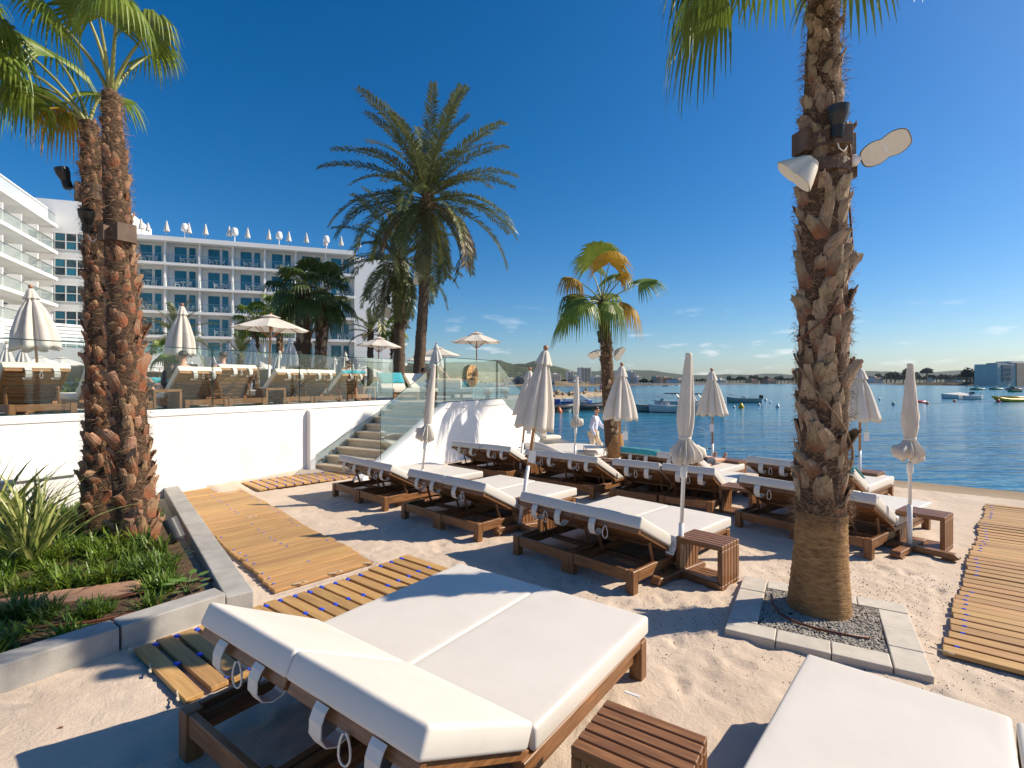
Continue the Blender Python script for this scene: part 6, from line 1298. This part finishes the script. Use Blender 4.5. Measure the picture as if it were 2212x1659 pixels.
def hull(b, L_, B_, D_, fb, M_=None):
    """simple planing hull: bow at +x; returns mesh builder"""
    st_ = [(-0.5, 0.92, 0.0), (-0.25, 1.0, 0.0), (0.05, 1.0, 0.02), (0.28, 0.78, 0.10), (0.42, 0.42, 0.22), (0.5, 0.04, 0.36)]; vs = []
    for (x, wv, rs) in st_:
        hb = B_ / 2 * wv; vs += [(x * L_, -hb, fb + rs * fb), (x * L_ * 0.985, -hb * 0.82, 0.05 + rs * 0.4 * fb), (x * L_ * 0.96, 0, -D_ + rs * D_ * 1.6), (x * L_ * 0.985, hb * 0.82, 0.05 + rs * 0.4 * fb), (x * L_, hb, fb + rs * fb), (x * L_ * 0.97, hb * 0.80, fb + rs * fb), (x * L_ * 0.95, hb * 0.7, 0.12), (x * L_ * 0.95, -hb * 0.7, 0.12), (x * L_ * 0.97, -hb * 0.80, fb + rs * fb)]
    fs = [(i * 9 + k, i * 9 + (k + 1) % 9, (i + 1) * 9 + (k + 1) % 9, (i + 1) * 9 + k) for i in range(5) for k in range(9)] + [tuple(range(8, -1, -1)), tuple(range(45, 54))]
    b.add(vs, fs); return b
def motorboat(label, px, py_, L_, rz, hm='boatw', arch=False, cover=False, group='motorboats moored in the bay', motor=True, screen=True):
    t = thing('motorboat', label, 'boat', wp(px, py_), rz, group); B_ = L_ * 0.36
    hull(MB(), L_, B_, 0.25, 0.55).build('hull', M[hm], t, bevel=0.01)
    b = MB(); b.box(-L_ * 0.44, -B_ * 0.36, 0.12, L_ * 0.2, B_ * 0.36, 0.16); b.build('deck', M['boatw'], t)
    if cover:
        b = MB(); b.add([(-L_ * 0.46, -B_ * 0.46, 0.58), (L_ * 0.1, -B_ * 0.48, 0.6), (L_ * 0.45, 0, 0.78), (L_ * 0.1, B_ * 0.48, 0.6), (-L_ * 0.46, B_ * 0.46, 0.58), (-L_ * 0.15, 0, 0.98)], [(0, 1, 5), (1, 2, 5), (2, 3, 5), (3, 4, 5), (4, 0, 5)]); b.build('cover', M['canvas_far'], t)
    else:
        b = MB(); b.box(-L_ * 0.08, -0.3, 0.16, L_ * 0.02, 0.3, 0.85); b.build('console', M['boatw'], t, bevel=0.05)
        b = MB(); b.box(-L_ * 0.30, -B_ * 0.3, 0.16, -L_ * 0.2, B_ * 0.3, 0.5); b.build('seat', M['navy'], t, bevel=0.03)
        if screen: b = MB(); b.prism([(L_ * 0.02, 0.85), (L_ * 0.07, 0.85), (L_ * 0.01, 1.15), (L_ * 0.0, 1.15)], -0.3, 0.3, 'y'); b.build('windscreen', M['darkglass'], t)
        b = MB(); b.tube([(L_ * 0.25, -B_ * 0.38, 0.6), (L_ * 0.25, -B_ * 0.36, 0.95), (L_ * 0.47, 0, 1.05), (L_ * 0.25, B_ * 0.36, 0.95), (L_ * 0.25, B_ * 0.38, 0.6)], 0.02, 5); b.build('bow_rail', M['steel'], t)
    if arch:
        b = MB(); b.tube([(-L_ * 0.28, -B_ * 0.42, 0.6), (-L_ * 0.16, -B_ * 0.36, 1.55), (-L_ * 0.16, B_ * 0.36, 1.55), (-L_ * 0.28, B_ * 0.42, 0.6)], 0.03, 6); b.build('arch', M['steel'], t)
        b = MB(); b.box(-L_ * 0.24, -B_ * 0.34, 1.57, -L_ * 0.04, B_ * 0.34, 1.64); b.build('sunshade', M['navy'], t, bevel=0.03)
    if motor:
        b = MB(); b.box(-L_ * 0.5 - 0.42, -0.17, 0.45, -L_ * 0.5 - 0.02, 0.17, 0.95); b.box(-L_ * 0.5 - 0.28, -0.06, -0.3, -L_ * 0.5 - 0.12, 0.06, 0.45); b.build('outboard_motor', M['black'], t, bevel=0.03)
    return t
motorboat('long pale motorboat moored left in the cluster before the palm', 1432, 889, 6.0, rad(178), 'boatg', True)
motorboat('second pale motorboat of the cluster, partly behind the tied parasol', 1478, 891, 6.0, rad(176), 'boatw', True)
motorboat('motorboat behind the cluster with dark sunshade', 1470, 878, 5.5, rad(172), 'boatw', True)
motorboat('small grey open boat moored alone among the buoys', 1605, 869.5, 4.3, rad(183), 'boatg', screen=False)
motorboat('motorboat with cream cover moored at the right', 2064, 860.5, 5.0, rad(186), 'boatw', cover=True, motor=True)
motorboat('small white boat beside the covered boat', 2100, 862.5, 3.6, rad(5), 'boatw', motor=False)
motorboat('small boat half hidden right of the big palm trunk', 1846, 862, 3.5, rad(120), 'boatg')
motorboat('tiny white motorboat under way near the breakwater', 1462, 833.2, 5.5, rad(20), 'boatw', motor=False, group='boats far out'); motorboat('tiny dark motorboat far out behind its wake', 1438, 834.6, 5.0, rad(10), 'boatg', motor=False, group='boats far out')
def ribboat(label, px, py_, L_, rz):
    t = thing('inflatable_boat', label, 'boat', wp(px, py_), rz, 'inflatable boats at the jetty'); b = MB()
    for s in (-1, 1): b.tube([(-L_ * 0.5, s * 0.75, 0.32), (0, s * 0.80, 0.34), (L_ * 0.3, s * 0.62, 0.42), (L_ * 0.45, s * 0.28, 0.52), (L_ * 0.5, 0, 0.58)], [0.16, 0.24, 0.24, 0.22, 0.18], 10)
    b.build('tube', M['rib'], t, smooth=True); hull(MB(), L_ * 0.92, 1.3, 0.2, 0.25).build('hull', M['boatw'], t)
    b = MB(); b.box(-0.4, -0.3, 0.2, 0.1, 0.3, 0.85); b.build('console', M['boatg'], t, bevel=0.04); b = MB(); b.box(-L_ * 0.5 - 0.5, -0.2, 0.35, -L_ * 0.5, 0.2, 1.05); b.build('outboard_motor', M['bluehull'], t, bevel=0.05)
ribboat('dark inflatable boat moored left of the slim palm', 1262, 886, 4.6, rad(8)); ribboat('grey inflatable boat moored behind the thin tied parasol', 1188, 889, 4.2, rad(4))
def jetski(label, px, py_, rz, c1, c2, s=1.0):
    t = thing('jet_ski', label, 'jet ski', wp(px, py_), rz, 'jet skis'); t.scale = (s, s, s); hull(MB(), 2.9, 1.1, 0.2, 0.35).build('hull', M[c1], t, bevel=0.02)
    b = MB(); b.prism([(-1.2, 0.3), (-1.1, 0.62), (-0.1, 0.66), (0.2, 0.95), (0.4, 0.95), (1.1, 0.55), (1.35, 0.45)], -0.25, 0.25, 'y'); b.build('seat', M[c2], t, bevel=0.06, seg=2); b = MB(); b.tube([(0.25, -0.38, 1.02), (0.3, 0, 0.98), (0.25, 0.38, 1.02)], 0.03, 6); b.build('handlebar', M['black'], t)
jetski('blue and white jet ski beside the jetty', 1245, 876, 0.2, 'bluehull', 'boatw', 1.3); jetski('red jet ski left of the thin tied parasol', 1168, 880, 0.1, 'red', 'boatw', 1.2); jetski('green jet ski near the right edge', 2190, 846.5, 3.3, 'green', 'black', 1.4); jetski('green jet ski behind the right end of the boat cluster', 1512, 890, 3.0, 'green', 'boatw', 0.9)
def pedalo(label, px, py_, rz, c):
    t = thing('pedal_boat', label, 'pedal boat', wp(px, py_), rz, 'pedal boats')
    for s in (-1, 1): b = MB(); b.tube([(-1.9, s * 0.7, 0.15), (-1.6, s * 0.7, 0.25), (1.5, s * 0.7, 0.25), (1.9, s * 0.7, 0.4)], [0.2, 0.33, 0.33, 0.18], 10); b.build('float', M[c], t, smooth=True)
    b = MB(); b.box(-1.2, -0.8, 0.5, 1.2, 0.8, 0.62); b.build('deck', M['boatw'], t); b = MB(); b.prism([(-0.6, 0.62), (-0.75, 1.5), (-0.55, 1.5), (-0.3, 0.9), (0.2, 0.85), (0.2, 0.62)], -0.7, 0.7, 'y'); b.build('seat', M['ivory'], t, bevel=0.04)
pedalo('green and white pedal boat, left of the two far ones', 2112, 842.3, 0.05, 'green'); pedalo('green and white pedal boat, right of the two far ones', 2152, 841.8, 0.1, 'green'); pedalo('red pedal boat with green slide near the right edge', 2190, 842.5, 0.0, 'red')
bb = thing('banana_boat', 'yellow inflatable banana boat floating at the right edge', 'boat', wp(2196, 868), rad(178))
for k in (-1, 1): b = MB(); b.tube([(-2.8, k * 0.35, 0.25), (-1.5, k * 0.35, 0.2), (1.2, k * 0.35, 0.22), (2.3, k * 0.30, 0.40), (3.0, k * 0.2, 0.72)], [0.16, 0.27, 0.27, 0.24, 0.08], 12); b.build('float', M['yellow'], bb, smooth=True)
b = MB(); b.tube([(-2.4, 0, 0.5), (2.0, 0, 0.55)], 0.22, 10); b.build('seat_tube', M['yellow'], bb, smooth=True)
for px, py_, r_, c, lb in ((1601, 881, 0.30, 'yellow', 'yellow cone buoy below the lone grey boat'), (1586, 880.5, 0.14, 'boatw', 'small white buoy left of the yellow one'), (1640, 876, 0.16, 'boatw', 'small white buoy behind the yellow one'), (1654, 866, 0.22, 'boatw', 'white float at the stern of the lone boat'), (1680, 880, 0.22, 'boatw', 'round pale buoy right of the yellow one'), (1664, 870, 0.14, 'boatw', 'tiny pale buoy beyond the lone boat'),
        (1973, 872.5, 0.28, 'yellow', 'yellow buoy just right of the spiral parasol'), (2003, 872.5, 0.18, 'orange', 'orange float on the buoy line'), (2062, 868, 0.2, 'orange', 'orange buoy at the covered boat'), (1208, 891, 0.28, 'orange', 'orange buoy in front of the dark inflatable'), (1930, 874, 0.2, 'boatg', 'grey buoy left of the spiral parasol'), (1900, 864, 0.2, 'boatw', 'white buoy far out right of the palm'), (2156, 869, 0.25, 'red', 'red float at the nose of the banana boat')):
    b = MB(); b.lathe([(0.02, -r_ * 0.6), (r_ * 0.8, -r_ * 0.4), (r_, 0.05), (r_ * 0.75, r_ * 0.8), (r_ * 0.3, r_ * 1.6), (0.02, r_ * 1.7)], 14); o = b.build('buoy', M[c], smooth=True); o.location = wp(px, py_); tag(o, lb, 'buoy', 'buoys in the bay')
b = MB(); b.tube([(-0.7, 0, 0.1), (-0.3, 0.3, 0.12), (0.5, 0.2, 0.12), (0.8, 0, 0.1), (0.4, -0.4, 0.1), (-0.5, -0.3, 0.1), (-0.7, 0, 0.1)], 0.2, 8); o = b.build('ring_float', M['red'], smooth=True); o.location = wp(1985, 870.5); tag(o, 'dark red inflatable ring floating by the buoy line', 'float')
bl = thing('buoy_line', 'line of small white floats across the swimming area', 'buoy line', wp(1955, 873))
p0, p1 = V(wp(1955, 873.2)), V(wp(2150, 868.5))
fm = MB().ball((0, 0, 0.02), 0.10, n=6, m=4).mesh('float', M['boatw'])
for k in range(46): ob('float', fm, bl, (p1 - p0) * (k / 45))
b = MB(); b.tube([(0, 0, 0.0), tuple(p1 - p0)], 0.02, 4); b.build('rope', M['strap'], bl)
# jetty of rocks with sign boards
jt = thing('stone_jetty', 'low stone jetty reaching into the water left of the slim palm', 'jetty')
r = random.Random(5); a0, a1 = V(wp(1090, 868)), V(wp(1312, 853))
M['rock'] = pm('jetty_rock', (0.22, 0.16, 0.10), (0.40, 0.31, 0.21), 2.5, 0.9, 0.6, 9)
b = MB(); n = 14
for k in range(n + 1):
    p = lerp(a0, a1, k / n); w_ = 2.6; hz = 0.62 + r.uniform(-0.08, 0.08); b.v += [(p.x + r.uniform(-.3, .3), p.y - w_, -0.3), (p.x + r.uniform(-.3, .3), p.y - w_ * 0.7, hz), (p.x, p.y + w_ * 0.7, hz + 0.1), (p.x, p.y + w_, -0.3)]
b.f = [(k * 4 + j, k * 4 + j + 4, k * 4 + j + 5, k * 4 + j + 1) for k in range(n) for j in range(3)] + [(0, 1, 2, 3), (n * 4 + 3, n * 4 + 2, n * 4 + 1, n * 4)]
b.v = [(x, y, z + WZ) for x, y, z in b.v]; b.build('jetty_bed', M['rock'], jt)
for k in range(34):
    p = lerp(a0, a1, r.uniform(0.35, 1.0)); b = MB(); s = r.uniform(0.25, 0.6); b.add([V((q.x * s * r.uniform(0.8, 1.2), q.y * s, q.z * s * 0.8)) for q in ico], icf); o = b.build('rock', M['rock'], jt); o.location = (p.x + r.uniform(-0.6, 0.6), p.y + r.uniform(-2.4, 1.5), 0.62 + WZ + r.uniform(-0.1, 0.2) + (0.5 if r.random() < 0.2 else 0))
def board_mat(name, cols):
    m = bpy.data.materials.new(name); m.use_nodes = True; N = m.node_tree.nodes; K = m.node_tree.links.new; tcx = N.new('ShaderNodeTexCoord'); v_ = N.new('ShaderNodeTexVoronoi'); v_.inputs['Scale'].default_value = 4.0; K(tcx.outputs['Object'], v_.inputs['Vector']); sp = N.new('ShaderNodeSeparateXYZ'); K(v_.outputs['Color'], sp.inputs[0])
    rp = N.new('ShaderNodeValToRGB'); rp.color_ramp.interpolation = 'CONSTANT'; e = rp.color_ramp.elements; e[0].color = (*cols[0], 1); e[1].position = 0.3; e[1].color = (*cols[1], 1)
    for i, c in enumerate(cols[2:]): q = e.new(0.5 + 0.2 * i); q.color = (*c, 1)
    K(sp.outputs['X'], rp.inputs[0]); K(rp.outputs[0], N['Principled BSDF'].inputs['Base Color']); return m
for px, cols, lb in ((1162, [(0.6, 0.6, 0.1), (0.05, 0.4, 0.6), (0.1, 0.5, 0.2), (0.7, 0.7, 0.7)], 'narrow colourful notice board on the jetty, left one'), (1173, [(0.5, 0.6, 0.1), (0.0, 0.35, 0.6), (0.7, 0.7, 0.7), (0.1, 0.45, 0.2)], 'green and blue notice board on the jetty, middle one'), (1190, [(0.75, 0.75, 0.73), (0.6, 0.08, 0.05), (0.75, 0.75, 0.73), (0.2, 0.2, 0.2)], 'white and red notice board on the jetty, right one')):
    p = V(wp(px, 858)); p.z = 0.08; t = thing('notice_board', lb, 'sign', p, group='notice boards on the jetty'); w_ = 0.42 if px < 1170 else 0.62
    b = MB(); b.box(-w_, 0, 0.75, w_, 0.05, 2.2); b.build('panel', board_mat('board_print', cols), t)
    for s in (-1, 1): b = MB(); b.box(s * w_ - 0.03, 0.055, -0.2, s * w_ + 0.03, 0.1, 2.3); b.build('post', M['rust'], t)
sp_ = V(wp(1298, 853.5)); sp_.z = 0.02; person('person standing at the end of the jetty beside the slim palm', sp_, 1.5, dict(pelvis=(0, 0, 0.92), chest=(0, 0, 1.28), head=(0.02, 0, 1.56), shl=(0, 0.19, 1.36), shr=(0, -0.19, 1.36), ell=(0, 0.24, 1.1), wrl=(0.05, 0.24, 0.88), elr=(0, -0.24, 1.1), wrr=(0.05, -0.24, 0.88), hipl=(0, 0.09, 0.88), hipr=(0, -0.09, 0.88), knl=(0, 0.1, 0.48), knr=(0, -0.1, 0.48), anl=(0, 0.1, 0.08), anr=(0, -0.1, 0.08), toel=(0.14, 0.1, 0.03), toer=(0.14, -0.1, 0.03)), ('shirt', 'purple', 'short'), ('shorts', 'red', 'short'), fingers=False)
b = MB(); b.box(-0.25, 0, 0, 0.25, 0.03, 0.8); o = b.build('chalk_board', M['black']); o.location = (0.42, 19.0, 0.28); tag(o, 'small dark menu board beyond the sloped glass', 'sign')

# ------------------------------------------------------------------ far shore
def ridge(name, label, prof_px, D, depth, c, seed, base=-2.0, rough_=0.10):
    b = MB(); n = 170; m = 14; x0, x1 = prof_px[0][0], prof_px[-1][0]
    for j in range(m + 1):
        f = j / m; dd = D - depth * 0.55 + depth * f
        for i in range(n + 1):
            px = lerp(x0, x1, i / n); X = (px - 1106) / 1100 * D * (0.75 + 0.25 * dd / D); hz = 2 + (825.5 - pw(px, prof_px)) / 1100 * D
            k = math.sin(pi * min(1, f / 0.55) / 2) if f < 0.55 else math.cos(pi / 2 * (f - 0.55) / 0.45) ; k = max(0, k) ** 1.15
            z = base + (hz - base) * k * (1 + rough_ * noise.noise(V((X * 9 / D, dd * 9 / D, seed)))) ; z += (hz - base) * 0.05 * noise.noise(V((X * 45 / D, dd * 45 / D, seed))) * k
            b.v.append((X, dd, z))
    b.f = [(j * (n + 1) + i, j * (n + 1) + i + 1, (j + 1) * (n + 1) + i + 1, (j + 1) * (n + 1) + i) for j in range(m) for i in range(n)]
    return tag(b.build(name, c, smooth=True), kind='structure', label=label)
def wood_mat(name, c1, c2, s):
    return pm(name, c1, c2, s, 0.95, 1.0, s * 1.3, lo=0.4, hi=0.62, detail=6, bdist=4.0)
M['hillnear'] = wood_mat('pine_wooded_hill', (0.018, 0.032, 0.012), (0.085, 0.10, 0.045), 0.10)
M['hillfar'] = wood_mat('far_wooded_hill', (0.022, 0.04, 0.020), (0.07, 0.085, 0.045), 0.05)
ridge('far_hills', 'distant wooded hills behind the bay', [(900, 806), (1150, 806), (1233, 804), (1275, 803), (1361, 801), (1396, 801), (1459, 809.6), (1513, 811), (1557, 809), (1615, 810.5), (1648, 807), (1690, 810.5), (1760, 806), (1843, 801), (1876, 802), (1943, 805), (2010, 804), (2093, 799.5), (2151, 796), (2300, 794), (2500, 800)], 3000, 1500, M['hillfar'], 2.0)
ridge('wooded_hill', 'dark wooded hill behind the town', [(780, 815), (830, 800), (876, 784), (930, 786), (988, 783), (1030, 781), (1083, 780), (1110, 789), (1135, 786), (1154, 781.5), (1180, 788), (1233, 803), (1270, 817), (1300, 826)], 900, 500, M['hillnear'], 5.0)
# low shore strips: headland under the town, breakwater, right-hand peninsula
def land(name, label, pts_px, D0, D1, h, mat, seed, back=120):
    b = MB(); n = 90; m = 5
    for j in range(m + 1):
        for i in range(n + 1):
            f = i / n; px = lerp(pts_px[0], pts_px[1], f); D = lerp(D0, D1, f) + back * (j / m); X = (px - 1106) / 1100 * lerp(D0, D1, f); hh_ = h(px) if callable(h) else h
            z = (-1.2 if j == 0 else hh_ * (0.55 if j == 1 else 1.0) * (1 + 0.18 * noise.noise(V((X * 0.09, D * 0.09, seed))))) + (0 if j == 0 else WZ)
            b.v.append((X + (0.6 * noise.noise(V((i * 0.7, j, seed))) * D / 100), D + (0 if j else 0), z))
    b.f = [(j * (n + 1) + i, j * (n + 1) + i + 1, (j + 1) * (n + 1) + i + 1, (j + 1) * (n + 1) + i) for j in range(m) for i in range(n)]
    return tag(b.build(name, mat, smooth=False), kind='structure', label=label)
M['cliff'] = pm('headland_rock', (0.085, 0.075, 0.04), (0.34, 0.24, 0.13), 0.14, 0.95, 0.8, 0.6, lo=0.35, hi=0.65, bdist=1.0)
M['mole'] = pm('breakwater_stone', (0.05, 0.045, 0.04), (0.16, 0.14, 0.12), 0.5, 0.9, 0.8, 1, bdist=0.5)
M['scrub'] = pm('coastal_scrub', (0.06, 0.065, 0.025), (0.24, 0.17, 0.09), 0.12, 0.95, 0.8, 0.6, lo=0.35, hi=0.65, bdist=1.0)
land('town_headland', 'rocky headland below the town', (880, 1345), 285, 300, lambda px: pw(px, [(900, 2.2), (1090, 2.2), (1180, 3.0), (1250, 3.6), (1345, 2.0)]), M['cliff'], 1, 200)
land('breakwater', 'dark stone breakwater running right from the town', (1330, 1640), 330, 560, 1.5, M['mole'], 2, 60)
land('far_shore', 'low far shore with trees and houses', (1560, 2300), 700, 900, 1.6, M['scrub'], 3, 260)
land('peninsula', 'low scrubby peninsula at the right', (1960, 2420), 430, 300, lambda px: pw(px, [(1950, 0.3), (2040, 0.5), (2090, 1.8), (2150, 2.6), (2420, 3.2)]), M['scrub'], 4, 60)
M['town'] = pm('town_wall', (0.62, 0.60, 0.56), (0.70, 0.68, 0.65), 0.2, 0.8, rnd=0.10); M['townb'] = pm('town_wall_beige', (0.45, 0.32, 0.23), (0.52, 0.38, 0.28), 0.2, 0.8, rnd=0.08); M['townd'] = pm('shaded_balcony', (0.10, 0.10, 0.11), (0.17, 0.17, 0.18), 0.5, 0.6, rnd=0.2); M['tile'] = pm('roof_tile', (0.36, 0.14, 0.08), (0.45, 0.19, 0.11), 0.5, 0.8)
def block(label, px0, px1, ytop, ybot, D, floors, mat='town', side=0.5, rz=0.0, roof=None, bays=4, group='buildings of the far town'):
    """a far block of flats: body, floor bands with recessed balconies, roof hut"""
    s = D / 1100; w_ = (px1 - px0) * s; z0 = 2 + (825.5 - ybot) * s; z1 = 2 + (825.5 - ytop) * s; X = ((px0 + px1) / 2 - 1106) * s; dp = w_ * 0.8; fh = (z1 - z0) / floors
    t = thing('town_building', label, 'building', (X, D, z0), 0.42 + rz * 0.5, group)
    b = MB(); b.box(-w_ / 2, 0, -4, w_ / 2, dp, z1 - z0); b.build('wall', M[mat], t)
    for k in range(floors):
        zz = (k + 0.28) * fh
        for j in range(bays):
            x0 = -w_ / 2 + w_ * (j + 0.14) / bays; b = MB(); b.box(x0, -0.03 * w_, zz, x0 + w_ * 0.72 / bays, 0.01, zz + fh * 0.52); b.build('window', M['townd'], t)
        b = MB(); b.box(-w_ / 2, -0.09 * w_, zz - fh * 0.16, w_ / 2 * (1 if k % 2 == 0 else 0.9), -0.005, zz - fh * 0.04); b.build('balcony_slab', M[mat], t)
    b = MB(); b.box(-w_ * 0.2, dp * 0.3, z1 - z0, w_ * 0.15, dp * 0.6, z1 - z0 + fh * 0.8); b.build('roof_hut', M[mat], t)
    if roof: b = MB(); b.box(-w_ / 2 - 0.3, -0.3, z1 - z0 + 0.02, w_ / 2 + 0.3, dp + 0.2, z1 - z0 + fh * 0.35); b.build('roof', M[roof], t)
for a in (('tallest white tower block in the far town', 1254, 1278, 794, 826, 380, 12, 'town', .5, -0.25, None, 3), ('white stepped block left of the tower', 1226, 1240, 803, 827, 375, 8, 'town', .5, -0.25, None, 2), ('lower white block against the left of the tower', 1240, 1251, 812, 828, 372, 6, 'town', .5, -0.2, None, 2), ('white apartment block right of the tower', 1282, 1306, 813, 833, 350, 7, 'town', .5, -0.2, None, 4), ('grey shaded block beside the leaning parasol', 1170, 1192, 808, 829, 360, 7, 'townb', .5, 0.2, None, 3), ('pale block at the left end of the town', 1192, 1212, 808, 826, 370, 6, 'town', .5, -0.2, None, 3),
        ('white terraced building by the shore seen through the parasols', 1096, 1118, 818, 834, 330, 5, 'town', .5, 0.1, None, 5), ('blue-grey block by the shore at the sloped glass', 1121, 1142, 813, 832, 330, 6, 'townd', .5, 0.1, None, 4), ('white block seen through the terrace glass, left', 1010, 1035, 819, 831, 330, 4, 'town', .5, 0, None, 4), ('white block seen through the terrace glass, right', 1045, 1062, 816, 831, 332, 5, 'town', .5, 0, None, 3), ('low white houses below the tower', 1236, 1262, 823, 829, 345, 2, 'town', .5, 0, None, 5), ('white tower right of the middle parasol', 1360, 1374, 803, 826, 420, 9, 'town', .5, -0.2, None, 3), ('small white house right of the middle parasol', 1374, 1386, 814, 828, 415, 4, 'town', .5, 0, None, 3),
        ('beige hotel block behind the breakwater', 1414, 1430, 813, 824.5, 600, 5, 'townb', .5, -0.1, None, 4), ('long beige block behind the breakwater', 1430, 1456, 815, 824.5, 610, 4, 'townb', .5, -0.1, None, 6), ('white ferry terminal with flat orange roof line', 1458, 1500, 820, 826.5, 590, 2, 'town', .5, 0, 'tile', 8), ('small white hall right of the tied parasol', 1552, 1572, 819.5, 826, 640, 2, 'town', .5, 0, None, 4), ('low red-roofed house on the far shore', 1655, 1680, 820, 824.5, 760, 2, 'townb', .5, 0, 'tile', 5),
        ('red-roofed houses behind the parasol right of the palm', 1885, 1912, 815.5, 822, 850, 2, 'town', .5, 0, 'tile', 6), ('white villa on the far right shore', 2010, 2024, 816, 822, 860, 2, 'town', .5, 0, None, 4), ('row of white holiday flats on the far right shore', 2060, 2086, 815, 822, 870, 2, 'town', .5, 0, None, 7), ('pale villas below the right hills', 2106, 2130, 812, 819, 880, 2, 'townb', .5, 0, 'tile', 5), ('low houses at the left of the palm trunk', 1620, 1640, 819.5, 824.5, 760, 2, 'townb', .5, 0, 'tile', 4)): block(*a)
# grey and cream hotel block on the peninsula
gh = thing('shore_hotel', 'grey and cream block with balconies on the right peninsula', 'building', ((2155 - 1106) / 1100 * 345, 345, 1.2), 0.25)
M['shoreh'] = pm('pale_grey_facade', (0.55, 0.50, 0.45), (0.62, 0.57, 0.52), 0.3, 0.7)
b = MB(); b.box(0, 0, -2, 17, 14, 13.2); b.build('wall', M['shoreh'], gh)
b = MB(); b.box(17.02, -0.6, -2, 34, 14, 13.9); b.build('cream_wall', M['townb'], gh)
b = MB(); b.box(2, 2, 13.2, 14, 8, 14.0); b.build('roof', M['grey'], gh); b = MB(); b.box(14, 1, 13.92, 30, 10, 15.2); b.build('roof', M['town'], gh)
for k in range(4):
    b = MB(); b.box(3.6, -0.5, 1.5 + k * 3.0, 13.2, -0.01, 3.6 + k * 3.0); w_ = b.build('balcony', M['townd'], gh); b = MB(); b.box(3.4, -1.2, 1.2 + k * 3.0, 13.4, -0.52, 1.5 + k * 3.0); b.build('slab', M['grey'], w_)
    for j in range(6): b = MB(); b.box(4.0 + j * 1.55, -0.62, 1.6 + k * 3.0, 4.25 + j * 1.55, -0.51, 3.5 + k * 3.0); b.build('pane', M['town'], w_)
# trees on the far shores
M['pinef'] = pm('far_pine_foliage', (0.020, 0.034, 0.014), (0.055, 0.075, 0.028), 0.5, 0.9, rnd=0.3, lo=0.3, hi=0.7)
def ftree(seed, umbrella=False):
    return leaf_cloud(420, 1.0, 1.0, 0.75 if umbrella else 1.25, seed, (0.10, 0.2), 0.7).mesh('crown', M['pinef'])
FT = [ftree(40 + k, k % 2 == 0) for k in range(4)]; TK = MB().tube([(0, 0, -1.0), (0.03, 0, 0.4)], [0.10, 0.07], 6).mesh('trunk', M['trunk'])
r = random.Random(9); nt_ = 0
def ft(px, ybot, wpx, D, lb, z=None):
    s = D / 1100; o = thing('pine_tree', lb, 'tree', ((px - 1106) * s, D, 2 + (825.5 - ybot) * s + wpx * s * 0.35), 0, 'pines along the far shore'); c = ob('crown', FT[r.randrange(4)], o, None, r.uniform(0, 6)); ob('trunk', TK, o); k = wpx * s * 0.8; o.scale = (k, k, k * r.uniform(0.8, 1.2)); return o
lst = [(x, 823.5, r.uniform(7, 13), r.uniform(760, 800)) for x in range(1575, 1760, 8)] + [(x, 822.5, r.uniform(8, 18), r.uniform(860, 900)) for x in range(1870, 2150, 9)] + [(1960, 813, 16, 850), (2002, 811, 19, 850), (1925, 817, 18, 850), (1935, 818, 14, 850)] + [(x, 818, r.uniform(10, 20), r.uniform(395, 410)) for x in range(2088, 2150, 8)] + [(x, 828, r.uniform(6, 10), 400) for x in range(1384, 1412, 6)] + [(x, 825, r.uniform(6, 9), 620) for x in range(1505, 1550, 6)] + [(x, 826, r.uniform(5, 9), 372) for x in (1213, 1219, 1310, 1318, 1150, 1160, 1090, 1083)]
lst.sort()
for i, (x, y, w_, D) in enumerate(lst): ft(x, y, w_, D, 'dark pine tree on the far shore')
b = MB(); b.tube([(0, 0, 0), (0, 0, 22)], 0.5, 5); o = b.build('radio_mast', M['grey']); o.location = ((2094 - 1106) / 1100 * 2600, 2600, 60); tag(o, 'thin radio mast on the right hill ridge', 'mast')

# ------------------------------------------------------------------ sea haze
hz = MB(); hz.box(-4600, -320, -3.2, 4600, 4700, 150); hm = bpy.data.materials.new('haze_air'); hm.use_nodes = True; t_ = hm.node_tree; t_.nodes.clear()
ho = t_.nodes.new('ShaderNodeOutputMaterial'); pv = t_.nodes.new('ShaderNodeVolumePrincipled'); pv.inputs['Color'].default_value = (0.72, 0.84, 1.0, 1); pv.inputs['Density'].default_value = 0.00004; pv.inputs['Anisotropy'].default_value = 0.2
t_.links.new(pv.outputs[0], ho.inputs['Volume']); tag(hz.build('haze', hm), kind='stuff', label='thin sea haze over the bay')
